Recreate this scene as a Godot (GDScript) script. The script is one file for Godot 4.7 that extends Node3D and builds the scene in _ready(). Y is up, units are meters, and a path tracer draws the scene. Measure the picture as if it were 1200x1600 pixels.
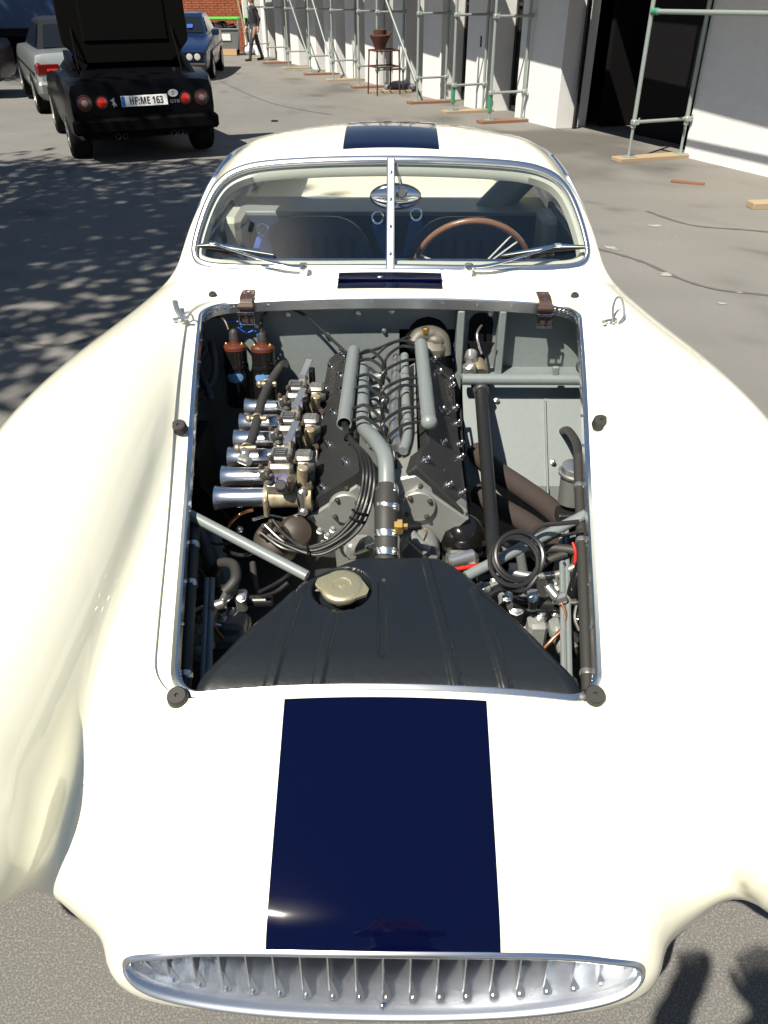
extends Node3D
# An open-bonnet cream sports car in a yard. World: x right, y up, -z away from the viewer; metres.

class MB:
	var p := PackedVector3Array()
	var c := PackedColorArray()
	func tri(a: Vector3, b: Vector3, d: Vector3) -> void:  # counter-clockwise from outside
		p.append(a); p.append(d); p.append(b)
	func quad(a: Vector3, b: Vector3, d: Vector3, e: Vector3) -> void:
		tri(a, b, d); tri(a, d, e)
	func qo(a: Vector3, b: Vector3, d: Vector3, e: Vector3, m: Vector3) -> void:  # quad turned away from m
		if (b - a).cross(d - a).dot((a + d) * 0.5 - m) < 0: quad(a, e, d, b)
		else: quad(a, b, d, e)
	func to(a: Vector3, b: Vector3, d: Vector3, m: Vector3) -> void:
		if (b - a).cross(d - a).dot(a - m) < 0: tri(a, d, b)
		else: tri(a, b, d)
	func box(o: Vector3, s: Vector3, bev := 0.0, bs := Basis()) -> void:
		var h := s * 0.5
		var f := func(ax: int, sx: float, sy: float, sz: float) -> Vector3:
			var v := Vector3(sx * (h.x - bev), sy * (h.y - bev), sz * (h.z - bev))
			v[ax] = [sx, sy, sz][ax] * h[ax]
			return o + bs * v
		for ax in 3:
			var u := (ax + 1) % 3
			var w := (ax + 2) % 3
			for s1 in [-1.0, 1.0]:
				var q: Array = []
				for k in [[-1.0, -1.0], [1.0, -1.0], [1.0, 1.0], [-1.0, 1.0]]:
					var g := [0.0, 0.0, 0.0]
					g[ax] = s1; g[u] = k[0]; g[w] = k[1]
					q.append(f.call(ax, g[0], g[1], g[2]))
				qo(q[0], q[1], q[2], q[3], o)
			if bev > 0:
				for s1 in [-1.0, 1.0]:
					for s2 in [-1.0, 1.0]:
						var g := [0.0, 0.0, 0.0]
						g[u] = s1; g[w] = s2; g[ax] = -1.0
						var g2 := g.duplicate(); g2[ax] = 1.0
						qo(f.call(u, g[0], g[1], g[2]), f.call(w, g[0], g[1], g[2]), f.call(w, g2[0], g2[1], g2[2]), f.call(u, g2[0], g2[1], g2[2]), o)
		if bev > 0:
			for a in [-1.0, 1.0]:
				for b in [-1.0, 1.0]:
					for d in [-1.0, 1.0]:
						to(f.call(0, a, b, d), f.call(1, a, b, d), f.call(2, a, b, d), o)
	func tube(pts: Array, r, seg := 10, cap := true, squash := 1.0) -> void:
		var n := pts.size()
		var rings: Array = []
		var t0: Vector3 = (pts[1] - pts[0]).normalized()
		var up := Vector3.UP if absf(t0.y) < 0.9 else Vector3.RIGHT
		var u := t0.cross(up).normalized()
		for i in n:
			var t: Vector3 = (pts[mini(i + 1, n - 1)] - pts[maxi(i - 1, 0)]).normalized()
			u = (u - t * u.dot(t)).normalized()
			var v := t.cross(u)
			var rr: float = r[i] if r is Array else r
			var ring := PackedVector3Array()
			for k in seg:
				var a := TAU * k / seg
				ring.append(pts[i] + (u * cos(a) + v * sin(a) * squash) * rr)
			rings.append(ring)
		for i in n - 1:
			for k in seg:
				var k2 := (k + 1) % seg
				quad(rings[i][k], rings[i][k2], rings[i + 1][k2], rings[i + 1][k])
		if cap:
			for k in seg:
				var k2 := (k + 1) % seg
				tri(pts[0], rings[0][k2], rings[0][k])
				tri(pts[n - 1], rings[n - 1][k], rings[n - 1][k2])
	func lathe(prof: Array, xf: Transform3D, seg := 20) -> void:  # prof: Vector2(radius, height) going up, axis y
		for i in prof.size() - 1:
			for k in seg:
				var a := TAU * k / seg
				var b := TAU * (k + 1) / seg
				var p0: Vector2 = prof[i]
				var p1: Vector2 = prof[i + 1]
				var A := xf * Vector3(p0.x * cos(a), p0.y, p0.x * sin(a))
				var B := xf * Vector3(p0.x * cos(b), p0.y, p0.x * sin(b))
				var D := xf * Vector3(p1.x * cos(b), p1.y, p1.x * sin(b))
				var E := xf * Vector3(p1.x * cos(a), p1.y, p1.x * sin(a))
				if p0.x > 1e-6: tri(A, D, B)
				if p1.x > 1e-6: tri(A, E, D)
	func rod(a: Vector3, b: Vector3, r: float, seg := 14, bev := 0.0) -> void:  # a cylinder between two points
		var l := a.distance_to(b)
		lathe([Vector2(0, 0), Vector2(r - bev, 0), Vector2(r, bev), Vector2(r, l - bev), Vector2(r - bev, l), Vector2(0, l)] if bev > 0 else [Vector2(0, 0), Vector2(r, 0), Vector2(r, l), Vector2(0, l)], aim(a, b - a), seg)
	func ball(o: Vector3, s: Vector3, seg := 14) -> void:
		var pr: Array = []
		for i in seg / 2 + 1:
			var a := PI * i / (seg / 2) - PI / 2
			pr.append(Vector2(cos(a) if i > 0 and i < seg / 2 else 0.0, sin(a)))
		lathe(pr, Transform3D(Basis.from_scale(s), o), seg)
	func ring(o: Vector3, axis: Vector3, R: float, r: float, seg := 28, rs := 8, sy := 1.0) -> void:
		var x := aim(o, axis)
		for i in seg:
			for k in rs:
				var q: Array = []
				for w in [[i, k], [i + 1, k], [i + 1, k + 1], [i, k + 1]]:
					var a: float = TAU * w[0] / seg
					var b: float = TAU * w[1] / rs
					q.append(x * Vector3((R + r * cos(b)) * cos(a), r * sin(b), (R + r * cos(b)) * sin(a) * sy))
				quad(q[0], q[3], q[2], q[1])
	func prism(poly: Array, xf: Transform3D, d: float, bev := 0.0) -> void:  # polygon in xy, from z = 0 to z = d
		var pl := PackedVector2Array(poly)
		if Geometry2D.is_polygon_clockwise(pl): pl.reverse()
		var top := pl
		if bev > 0:
			var off := Geometry2D.offset_polygon(pl, -bev, Geometry2D.JOIN_MITER)
			if off.size() == 1 and off[0].size() == pl.size():
				top = off[0]
				if Geometry2D.is_polygon_clockwise(top): top.reverse()
				var best := 0
				for k in top.size():
					if top[k].distance_to(pl[0]) < top[best].distance_to(pl[0]): best = k
				var tt := PackedVector2Array()
				for k in top.size(): tt.append(top[(best + k) % top.size()])
				top = tt
		var f := func(v: Vector2, z: float) -> Vector3: return xf * Vector3(v.x, v.y, z)
		var n := pl.size()
		var id := Geometry2D.triangulate_polygon(top)
		for k in range(0, id.size(), 3):
			var m := (top[id[k]] + top[id[k + 1]] + top[id[k + 2]]) / 3.0
			to(f.call(top[id[k]], d), f.call(top[id[k + 1]], d), f.call(top[id[k + 2]], d), f.call(m, d - 1))
		id = Geometry2D.triangulate_polygon(pl)
		for k in range(0, id.size(), 3):
			var m := (pl[id[k]] + pl[id[k + 1]] + pl[id[k + 2]]) / 3.0
			to(f.call(pl[id[k]], 0), f.call(pl[id[k + 1]], 0), f.call(pl[id[k + 2]], 0), f.call(m, 1))
		var e := d - (bev if top != pl else 0.0)
		for k in n:
			var k2 := (k + 1) % n
			quad(f.call(pl[k], 0), f.call(pl[k2], 0), f.call(pl[k2], e), f.call(pl[k], e))
			if top != pl: quad(f.call(pl[k], e), f.call(pl[k2], e), f.call(top[k2], d), f.call(top[k], d))
	func grid(rows: Array, closed := false) -> void:
		for i in rows.size() - 1:
			var m: int = rows[i].size()
			for k in (m if closed else m - 1):
				var k2 := (k + 1) % m
				quad(rows[i][k], rows[i][k2], rows[i + 1][k2], rows[i + 1][k])
	func fan(r: Array, out: Vector3) -> void:
		var m := Vector3.ZERO
		for v in r: m += v
		m /= r.size()
		for k in r.size(): to(m, r[k], r[(k + 1) % r.size()], m - out)
	func bolt(o: Vector3, dir: Vector3, r: float, h: float) -> void:
		lathe([Vector2(r * 1.3, 0), Vector2(r * 1.3, h * 0.25), Vector2(r, h * 0.3), Vector2(r, h * 0.8), Vector2(r * 0.6, h), Vector2(0, h)], aim(o, dir), 8)
	static func aim(o: Vector3, dir: Vector3) -> Transform3D:  # y axis along dir
		var y := dir.normalized()
		var x := y.cross(Vector3.BACK if absf(y.z) < 0.9 else Vector3.RIGHT).normalized()
		return Transform3D(Basis(x, y, x.cross(y)), o)

static func aim(o: Vector3, dir: Vector3) -> Transform3D:
	return MB.aim(o, dir)

static func curve(pts: Array, sub := 6) -> Array:
	var out: Array = []
	var n := pts.size()
	for i in n - 1:
		var a: Vector3 = pts[maxi(i - 1, 0)]
		var b: Vector3 = pts[i]
		var d: Vector3 = pts[i + 1]
		var e: Vector3 = pts[mini(i + 2, n - 1)]
		for k in sub: out.append(b.cubic_interpolate(d, a, e, float(k) / sub))
	out.append(pts[n - 1])
	return out

static func rounded(poly: Array, radii: Array, seg := 6) -> Array:  # a polygon with its corners rounded
	var out: Array = []
	var n := poly.size()
	for i in n:
		var b: Vector2 = poly[i]
		var u: Vector2 = (poly[(i + n - 1) % n] - b).normalized()
		var v: Vector2 = (poly[(i + 1) % n] - b).normalized()
		var r: float = radii[i % radii.size()]
		if r <= 0:
			out.append(b)
			continue
		var half := u.angle_to(v) * 0.5
		var d := r / absf(tan(half))
		var o := b + (u + v).normalized() * r / absf(sin(half))
		var a0 := (b + u * d - o).angle()
		var da := wrapf((b + v * d - o).angle() - a0, -PI, PI)
		for k in seg + 1: out.append(o + Vector2.from_angle(a0 + da * k / seg) * r)
	return out

# ---- nodes ----
var origin := Vector3.ZERO   # base of the thing whose parts are being built in world coordinates
var used := {}
var M := {}

func numbered(n: String) -> String:
	used[n] = used.get(n, -1) + 1
	return n if used[n] == 0 else "%s_%03d" % [n, used[n]]

func mesh_of(b: MB, angle := 42.0) -> ArrayMesh:
	var n := b.p.size()
	var fn := PackedVector3Array(); fn.resize(n / 3)
	var at := {}
	var keys := PackedInt32Array(); keys.resize(n)
	var lists: Array = []
	for t in n / 3:
		fn[t] = (b.p[t * 3 + 2] - b.p[t * 3]).cross(b.p[t * 3 + 1] - b.p[t * 3])
		for k in 3:
			var q := Vector3i((b.p[t * 3 + k] * 8000.0).round())
			if not at.has(q):
				at[q] = lists.size()
				lists.append(PackedInt32Array())
			keys[t * 3 + k] = at[q]
			lists[at[q]].append(t)
	var un := PackedVector3Array(); un.resize(n / 3)
	for t in n / 3: un[t] = fn[t].normalized()
	var nn := PackedVector3Array(); nn.resize(n)
	var lim := cos(deg_to_rad(angle))
	for t in n / 3:
		for k in 3:
			var s := Vector3.ZERO
			for o in lists[keys[t * 3 + k]]:
				if un[o].dot(un[t]) > lim: s += fn[o]
			nn[t * 3 + k] = s.normalized() if s.length_squared() > 1e-20 else un[t]
	var v := b.p.duplicate()
	if origin != Vector3.ZERO:
		for k in n: v[k] -= origin
	var a := []
	a.resize(Mesh.ARRAY_MAX)
	a[Mesh.ARRAY_VERTEX] = v
	a[Mesh.ARRAY_NORMAL] = nn
	if b.c.size() == n: a[Mesh.ARRAY_COLOR] = b.c
	var m := ArrayMesh.new()
	m.add_surface_from_arrays(Mesh.PRIMITIVE_TRIANGLES, a)
	return m

func part(called: String, b: MB, mt: Material, parent: Node3D, angle := 42.0) -> MeshInstance3D:
	return put(called, mesh_of(b, angle), mt, parent)

func put(called: String, m: Mesh, mt: Material, parent: Node3D, x := Transform3D()) -> MeshInstance3D:
	var o := MeshInstance3D.new()
	o.name = called
	o.mesh = m
	o.material_override = mt
	o.transform = x
	o.cast_shadow = GeometryInstance3D.SHADOW_CASTING_SETTING_ON
	parent.add_child(o, true)
	return o

func thing(called: String, label: String, category: String, at := Vector3.ZERO, turn := 0.0, group := "") -> Node3D:
	var o := Node3D.new()
	o.name = numbered(called)
	add_child(o)
	o.position = at
	o.rotation.y = turn
	return tag(o, label, category, group)

func tag(o: Node3D, label: String, category: String, group := "") -> Node3D:
	o.set_meta("label", label)
	o.set_meta("category", category)
	if group != "": o.set_meta("group", group)
	return o

func single(called: String, b: MB, mt: Material, label: String, category: String, group := "") -> MeshInstance3D:
	var o := part(numbered(called), b, mt, self)
	tag(o, label, category, group)
	return o

func structure(called: String, b: MB, mt: Material) -> MeshInstance3D:
	var o := part(numbered(called), b, mt, self)
	o.set_meta("kind", "structure")
	return o

func mat(called: String, col: Color, rough: float, metal := 0.0, coat := 0.0, tex: Texture2D = null, scale := 1.0, bump: Texture2D = null, bs := 0.4) -> StandardMaterial3D:
	var m := StandardMaterial3D.new()
	m.albedo_color = col.linear_to_srgb()
	m.roughness = rough
	m.metallic = metal
	if coat > 0:
		m.clearcoat_enabled = true
		m.clearcoat = coat
		m.clearcoat_roughness = 0.03
	if tex or bump:
		m.uv1_triplanar = true
		m.uv1_scale = Vector3.ONE * scale
	if tex: m.albedo_texture = tex
	if bump:
		m.normal_enabled = true
		m.normal_texture = bump
		m.normal_scale = bs
	M[called] = m
	return m

func noise_image(seed_: int, freq: float, size: int, kind := FastNoiseLite.TYPE_SIMPLEX_SMOOTH, oct := 4) -> Image:
	var f := FastNoiseLite.new()
	f.seed = seed_
	f.noise_type = kind
	f.frequency = freq
	f.fractal_octaves = oct
	return f.get_seamless_image(size, size)

func ramp(im: Image, a: Color, b: Color, power := 1.0) -> ImageTexture:  # linear colours
	var o := Image.create(im.get_width(), im.get_height(), true, Image.FORMAT_RGB8)
	var sa := a.linear_to_srgb()
	var sb := b.linear_to_srgb()
	for y in im.get_height():
		for x in im.get_width(): o.set_pixel(x, y, sa.lerp(sb, pow(im.get_pixel(x, y).r, power)))
	o.generate_mipmaps()
	return ImageTexture.create_from_image(o)

func bump_of(im: Image, strength: float) -> ImageTexture:
	var o: Image = im.duplicate()
	o.convert(Image.FORMAT_RGBA8)
	o.bump_map_to_normal_map(strength)
	return ImageTexture.create_from_image(o)

# ---- smooth solids: surface nets over a signed distance ----
static func smin(a: float, b: float, k: float) -> float:
	var h := maxf(k - absf(a - b), 0.0) / k
	return minf(a, b) - h * h * k * 0.25
static func smax(a: float, b: float, k: float) -> float:
	var h := maxf(k - absf(a - b), 0.0) / k
	return maxf(a, b) + h * h * k * 0.25

func nets(f: Callable, lo: Vector3, hi: Vector3, h: float) -> Dictionary:
	var nx := int(ceil((hi.x - lo.x) / h)) + 1
	var ny := int(ceil((hi.y - lo.y) / h)) + 1
	var nz := int(ceil((hi.z - lo.z) / h)) + 1
	var val := PackedFloat32Array(); val.resize(nx * ny * nz); val.fill(9.0)
	var cells := {}
	var bsz := 6
	var reach := h * bsz * 0.87 * 2.3
	var blocks: Array = []
	for bx in range(0, nx - 1, bsz):
		for by in range(0, ny - 1, bsz):
			for bz in range(0, nz - 1, bsz):
				if absf(f.call(lo + Vector3(bx + bsz * 0.5, by + bsz * 0.5, bz + bsz * 0.5) * h)) > reach: continue
				blocks.append(Vector3i(bx, by, bz))
				for i in range(bx, mini(bx + bsz + 1, nx)):
					for j in range(by, mini(by + bsz + 1, ny)):
						for k in range(bz, mini(bz + bsz + 1, nz)):
							var q := (i * ny + j) * nz + k
							if val[q] == 9.0: val[q] = f.call(lo + Vector3(i, j, k) * h)
	var V := PackedVector3Array()
	var sx := ny * nz
	var off := [0, 1, nz, nz + 1, sx, sx + 1, sx + nz, sx + nz + 1]
	var co := [Vector3(0, 0, 0), Vector3(0, 0, 1), Vector3(0, 1, 0), Vector3(0, 1, 1), Vector3(1, 0, 0), Vector3(1, 0, 1), Vector3(1, 1, 0), Vector3(1, 1, 1)]
	var ed := [[0, 1], [0, 2], [0, 4], [1, 3], [1, 5], [2, 3], [2, 6], [3, 7], [4, 5], [4, 6], [5, 7], [6, 7]]
	for b in blocks:
		for i in range(b.x, mini(b.x + bsz, nx - 1)):
			for j in range(b.y, mini(b.y + bsz, ny - 1)):
				for k in range(b.z, mini(b.z + bsz, nz - 1)):
					var q := (i * ny + j) * nz + k
					var m := 0
					for e in 8:
						if val[q + off[e]] < 0: m |= 1 << e
					if m == 0 or m == 255: continue
					var s := Vector3.ZERO
					var cnt := 0
					for e in ed:
						var a: float = val[q + off[e[0]]]
						var d: float = val[q + off[e[1]]]
						if (a < 0) != (d < 0):
							s += co[e[0]].lerp(co[e[1]], a / (a - d))
							cnt += 1
					cells[q] = V.size()
					V.append(lo + (Vector3(i, j, k) + s / cnt) * h)
	var quads := PackedInt32Array()
	for q in cells:
		for ax in 3:
			var st: int = [sx, nz, 1][ax]
			var u: int = [nz, 1, sx][ax]
			var w: int = [1, sx, nz][ax]
			var a: float = val[q]
			var d: float = val[q + st]
			if (a < 0) == (d < 0): continue
			if not (cells.has(q - u) and cells.has(q - w) and cells.has(q - u - w)): continue
			if a < 0: quads.append_array([cells[q - u - w], cells[q - w], cells[q], cells[q - u]])
			else: quads.append_array([cells[q - u - w], cells[q - u], cells[q], cells[q - w]])
	return {"v": V, "q": quads}

static func grad(f: Callable, p: Vector3, e: float) -> Vector3:
	return Vector3(f.call(p + Vector3(e, 0, 0)) - f.call(p - Vector3(e, 0, 0)), f.call(p + Vector3(0, e, 0)) - f.call(p - Vector3(0, e, 0)), f.call(p + Vector3(0, 0, e)) - f.call(p - Vector3(0, 0, e))).normalized()

func net_mesh(V: PackedVector3Array, N: PackedVector3Array, Q: PackedInt32Array, C := PackedColorArray()) -> ArrayMesh:
	var id := PackedInt32Array()
	for k in range(0, Q.size(), 4):
		id.append_array([Q[k], Q[k + 2], Q[k + 1], Q[k], Q[k + 3], Q[k + 2]])
	var v := V.duplicate()
	for k in v.size(): v[k] -= origin
	var a := []
	a.resize(Mesh.ARRAY_MAX)
	a[Mesh.ARRAY_VERTEX] = v
	a[Mesh.ARRAY_NORMAL] = N
	if C.size(): a[Mesh.ARRAY_COLOR] = C
	a[Mesh.ARRAY_INDEX] = id
	var m := ArrayMesh.new()
	m.add_surface_from_arrays(Mesh.PRIMITIVE_TRIANGLES, a)
	return m

# ---- the cream car's skin as a signed distance ----
const Z0 := -4.7
const DZ := 0.01
var LT := PackedFloat32Array()   # hood and deck height
var LW := PackedFloat32Array()   # half width of the hull
var LC := PackedFloat32Array()   # crown
var LB := PackedFloat32Array()   # underside
var LR := PackedFloat32Array()   # roof height
var FX := PackedFloat32Array()   # wing centre x, y and radius
var FY := PackedFloat32Array()
var FR := PackedFloat32Array()

func lut(keys: Array, blur := 1) -> PackedFloat32Array:  # [z, value] falling from the nose to the tail, smooth between
	var out := PackedFloat32Array()
	var n := keys.size()
	for i in 430:
		var z := Z0 + i * DZ
		var k := 0
		while k < n - 2 and keys[k + 1][0] > z: k += 1
		var t := clampf((z - keys[k][0]) / (keys[k + 1][0] - keys[k][0]), 0.0, 1.0)
		var m0 := slope(keys, k)
		var m1 := slope(keys, k + 1)
		var dz: float = keys[k + 1][0] - keys[k][0]
		var t2 := t * t
		var t3 := t2 * t
		out.append((2 * t3 - 3 * t2 + 1) * keys[k][1] + (t3 - 2 * t2 + t) * dz * m0 + (3 * t2 - 2 * t3) * keys[k + 1][1] + (t3 - t2) * dz * m1)
	for pass_ in 2:
		var o := out.duplicate()
		for i in 430:
			var sum := 0.0
			for k in range(-blur, blur + 1): sum += o[clampi(i + k, 0, 429)]
			out[i] = sum / (2 * blur + 1)
	return out

func slope(keys: Array, k: int) -> float:
	var a: Array = keys[maxi(k - 1, 0)]
	var b: Array = keys[mini(k + 1, keys.size() - 1)]
	return (b[1] - a[1]) / (b[0] - a[0])

func body(p: Vector3) -> float:
	var ax := absf(p.x)
	var z := p.z
	var fi := clampf((z - Z0) / DZ, 0.0, 428.0)
	var i := int(fi)
	var t := fi - i
	var W := lerpf(LW[i], LW[i + 1], t)
	var d := (p.y - lerpf(LT[i], LT[i + 1], t) + lerpf(LC[i], LC[i + 1], t) * ax * ax) * 0.95
	var below := lerpf(LB[i], LB[i + 1], t) - p.y
	d = smax(d, ax - W, 0.12)
	d = smax(d, below, 0.10)
	if z > -1.0: d = smax(d, z + 0.607 + 0.10 * ax * ax + 0.9 * maxf(0.0, p.y - 0.44) * maxf(0.0, p.y - 0.44), 0.075)
	if z < -3.9: d = smax(d, -4.42 - z + 0.25 * ax * ax, 0.25)
	# wings
	var dx := ax - lerpf(FX[i], FX[i + 1], t)
	var dy := p.y - lerpf(FY[i], FY[i + 1], t)
	var r := lerpf(FR[i], FR[i + 1], t)
	var yy := dy
	if dy < 0: yy = dy * smoothstep(-1.6, -0.82, z)
	var bluff := smoothstep(-1.45, -0.95, z)
	if dx > 0: dx *= 1.0 + 0.25 * bluff
	var f := sqrt(dx * dx + yy * yy) - r
	f = smax(f, z + 0.690 + 0.35 * yy * yy, 0.14)
	f = smax(f, 0.2 - p.y, 0.08)
	if ax > 0.5:
		var a1 := Vector2(z + 1.47, p.y - 0.31).length() - 0.345
		var a2 := Vector2(z + 3.72, p.y - 0.31).length() - 0.345
		f = smax(f, -maxf(minf(a1, a2), 0.56 - ax), 0.02)
	d = smin(d, f, lerpf(0.16, 0.06, smoothstep(0.34, 0.54, p.y)))
	# cabin
	if z < -2.2:
		var c := (p.y - lerpf(LR[i], LR[i + 1], t) + 0.22 * ax * ax) * 0.92
		c = smax(c, (ax - 0.70 + 0.36 * (p.y - 0.93)) * 0.94, 0.13)
		c = smax(c, (p.y - 0.955) * 0.631 + (z + 2.5 + 0.16 * ax * ax) * 0.776, 0.035)
		c = smax(c, 0.6 - p.y, 0.05)
		d = smin(d, c, 0.035)
	return d

func top_y(x: float, z: float, y0 := 1.4) -> float:
	var y := y0
	for k in 60:
		var d := body(Vector3(x, y, z))
		if absf(d) < 0.0003: break
		y -= d * 0.9
	return y

func front_z(x: float, y: float) -> float:
	var z := -0.5
	for k in 60:
		var d := body(Vector3(x, y, z))
		if absf(d) < 0.0003: break
		z -= d * 0.8
	return z

func along(o: Vector3, dir: Vector3, far: float) -> Vector3:  # the skin met on the way from o + dir * far back to o
	var s := far
	for k in 80:
		var d := body(o + dir * s)
		if absf(d) < 0.0003: break
		s -= d * 0.8
	return o + dir * s

func screen_z(x: float, y: float) -> float:
	return -2.5 - 0.16 * x * x - (y - 0.955) * 0.813

func hole(off: float, n := 10) -> Array:  # outline of the bonnet opening in x, z
	var near := 0.34 if off > 0.01 else 1.0
	return rounded([Vector2(-0.40 - off, -1.028 + off * near), Vector2(0.40 + off, -1.028 + off * near), Vector2(0.567 + off, -2.330 - off * near), Vector2(-0.567 - off, -2.330 - off * near)], [0.065 + off, 0.065 + off, 0.085 + off, 0.085 + off], n)

func dense(poly: Array, step: float) -> Array:
	var out: Array = []
	for k in poly.size():
		var a: Vector2 = poly[k]
		var b: Vector2 = poly[(k + 1) % poly.size()]
		var m := maxi(1, int(ceil(a.distance_to(b) / step)))
		for i in m: out.append(a.lerp(b, float(i) / m))
	return out

func screen_outline(off: float) -> Array:  # the windscreen opening in x, y
	var half := [Vector2(0, 0.962), Vector2(0.25, 0.958), Vector2(0.50, 0.952), Vector2(0.600, 0.956), Vector2(0.634, 0.980), Vector2(0.626, 1.035), Vector2(0.594, 1.114), Vector2(0.555, 1.168), Vector2(0.498, 1.201), Vector2(0.405, 1.221), Vector2(0.22, 1.234), Vector2(0, 1.239)]
	var all: Array = half.duplicate()
	for k in range(half.size() - 2, 0, -1): all.append(Vector2(-half[k].x, half[k].y))
	var n := all.size()
	var out: Array = []
	for k in n:
		for j in 5:
			var p: Vector2 = (all[k] as Vector2).cubic_interpolate(all[(k + 1) % n], all[(k + n - 1) % n], all[(k + 2) % n], j / 5.0)
			var q: Vector2 = (all[k] as Vector2).cubic_interpolate(all[(k + 1) % n], all[(k + n - 1) % n], all[(k + 2) % n], j / 5.0 + 0.02)
			var d := (q - p).normalized()
			out.append(p + Vector2(d.y, -d.x) * off)
	return out

func build_body(car: Node3D) -> void:
	LT = lut([[-0.55, 0.468], [-0.60, 0.482], [-0.65, 0.504], [-0.75, 0.549], [-0.9, 0.61], [-1.03, 0.661], [-1.4, 0.748], [-1.8, 0.835], [-2.3, 0.93], [-2.5, 0.955], [-3.0, 0.96], [-3.5, 0.95], [-4.1, 0.85], [-4.45, 0.66]], 3)
	LW = lut([[-0.55, 0.462], [-0.64, 0.474], [-0.70, 0.484], [-0.725, 0.50], [-0.745, 0.52], [-0.77, 0.555], [-0.80, 0.588], [-0.85, 0.605], [-1.0, 0.620], [-1.2, 0.66], [-1.6, 0.68], [-2.0, 0.69], [-2.3, 0.70], [-2.6, 0.70], [-3.0, 0.72], [-3.6, 0.72], [-4.2, 0.66], [-4.45, 0.56]])
	LC = lut([[-0.55, 0.33], [-0.7, 0.35], [-0.9, 0.29], [-1.03, 0.21], [-1.2, 0.16], [-1.8, 0.11], [-2.3, 0.075], [-2.6, 0.10], [-3.0, 0.15], [-4.4, 0.2]], 3)
	LB = lut([[-0.55, 0.275], [-0.65, 0.268], [-0.8, 0.24], [-1.1, 0.2], [-3.9, 0.2], [-4.45, 0.36]])
	LR = lut([[-2.2, 1.13], [-2.5, 1.215], [-2.7, 1.256], [-2.95, 1.288], [-3.15, 1.284], [-3.4, 1.243], [-3.7, 1.15], [-4.0, 1.03], [-4.3, 0.86], [-4.5, 0.70]])
	FX = lut([[-0.55, 0.795], [-0.87, 0.795], [-1.05, 0.785], [-1.3, 0.757], [-1.6, 0.737], [-2.0, 0.705], [-2.3, 0.66], [-2.7, 0.575], [-3.2, 0.56], [-3.7, 0.60], [-4.2, 0.56], [-4.5, 0.5]], 14)
	FY = lut([[-0.55, 0.545], [-0.87, 0.552], [-1.3, 0.66], [-1.6, 0.72], [-2.0, 0.695], [-2.3, 0.665], [-2.7, 0.675], [-3.2, 0.70], [-3.7, 0.69], [-4.2, 0.60], [-4.5, 0.56]], 14)
	FR = lut([[-0.55, 0.215], [-0.87, 0.22], [-1.3, 0.222], [-1.6, 0.222], [-2.0, 0.237], [-2.3, 0.250], [-2.7, 0.258], [-3.2, 0.25], [-3.7, 0.25], [-4.2, 0.23], [-4.5, 0.2]], 14)
	var h := 0.0125
	var nt := nets(body, Vector3(-1.02, 0.15, -4.6), Vector3(1.02, 1.34, -0.55), h)
	var V: PackedVector3Array = nt.v
	var Q: PackedInt32Array = nt.q
	var cut_h := PackedVector2Array(hole(0.036))
	var den_h := dense(hole(0.036), 0.01)
	var cut_s := PackedVector2Array(screen_outline(0.0))
	var den_s := dense(screen_outline(0.0), 0.01)
	var side := rounded([Vector2(-2.78, 0.985), Vector2(-2.90, 1.15), Vector2(-3.05, 1.185), Vector2(-3.36, 1.165), Vector2(-3.47, 1.0)], [0.03, 0.04, 0.05, 0.04, 0.03], 4)
	var cut_w := PackedVector2Array(side)
	var den_w := dense(side, 0.01)
	var rear := rounded([Vector2(-0.52, -3.44), Vector2(0.52, -3.44), Vector2(0.44, -4.0), Vector2(-0.44, -4.0)], [0.09], 5)
	var cut_r := PackedVector2Array(rear)
	var den_r := dense(rear, 0.01)
	var kind := PackedByteArray(); kind.resize(V.size())
	for k in V.size():
		var p := V[k]
		if p.z > -2.45 and p.y > 0.5 and p.z < -0.9:
			if absf(p.x) < 0.66 and Geometry2D.is_point_in_polygon(Vector2(p.x, p.z), cut_h): kind[k] = 1
		elif p.z > -0.8:
			if pow(p.x / 0.423, 2) + pow((p.y - 0.401) / 0.081, 2) < 1.0: kind[k] = 2
		elif p.z < -3.42 and p.y > 0.95 and Geometry2D.is_point_in_polygon(Vector2(p.x, p.z), cut_r): kind[k] = 4
		if kind[k] == 0 and p.z < -2.45 and p.z > -3.5 and p.y > 0.95:
			if absf(p.z - screen_z(p.x, p.y)) < 0.03 and Geometry2D.is_point_in_polygon(Vector2(p.x, p.y), cut_s): kind[k] = 3
			elif absf(p.x) > 0.45 and Geometry2D.is_point_in_polygon(Vector2(p.z, p.y), cut_w): kind[k] = 5
	var moved := {}
	var keep := PackedInt32Array()
	for q in range(0, Q.size(), 4):
		var c := 0
		for e in 4: c += 1 if kind[Q[q + e]] > 0 else 0
		if c == 4: continue
		if V[Q[q]].y < 0.19: continue
		for e in 4:
			keep.append(Q[q + e])
			if kind[Q[q + e]] > 0: moved[Q[q + e]] = true
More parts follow.
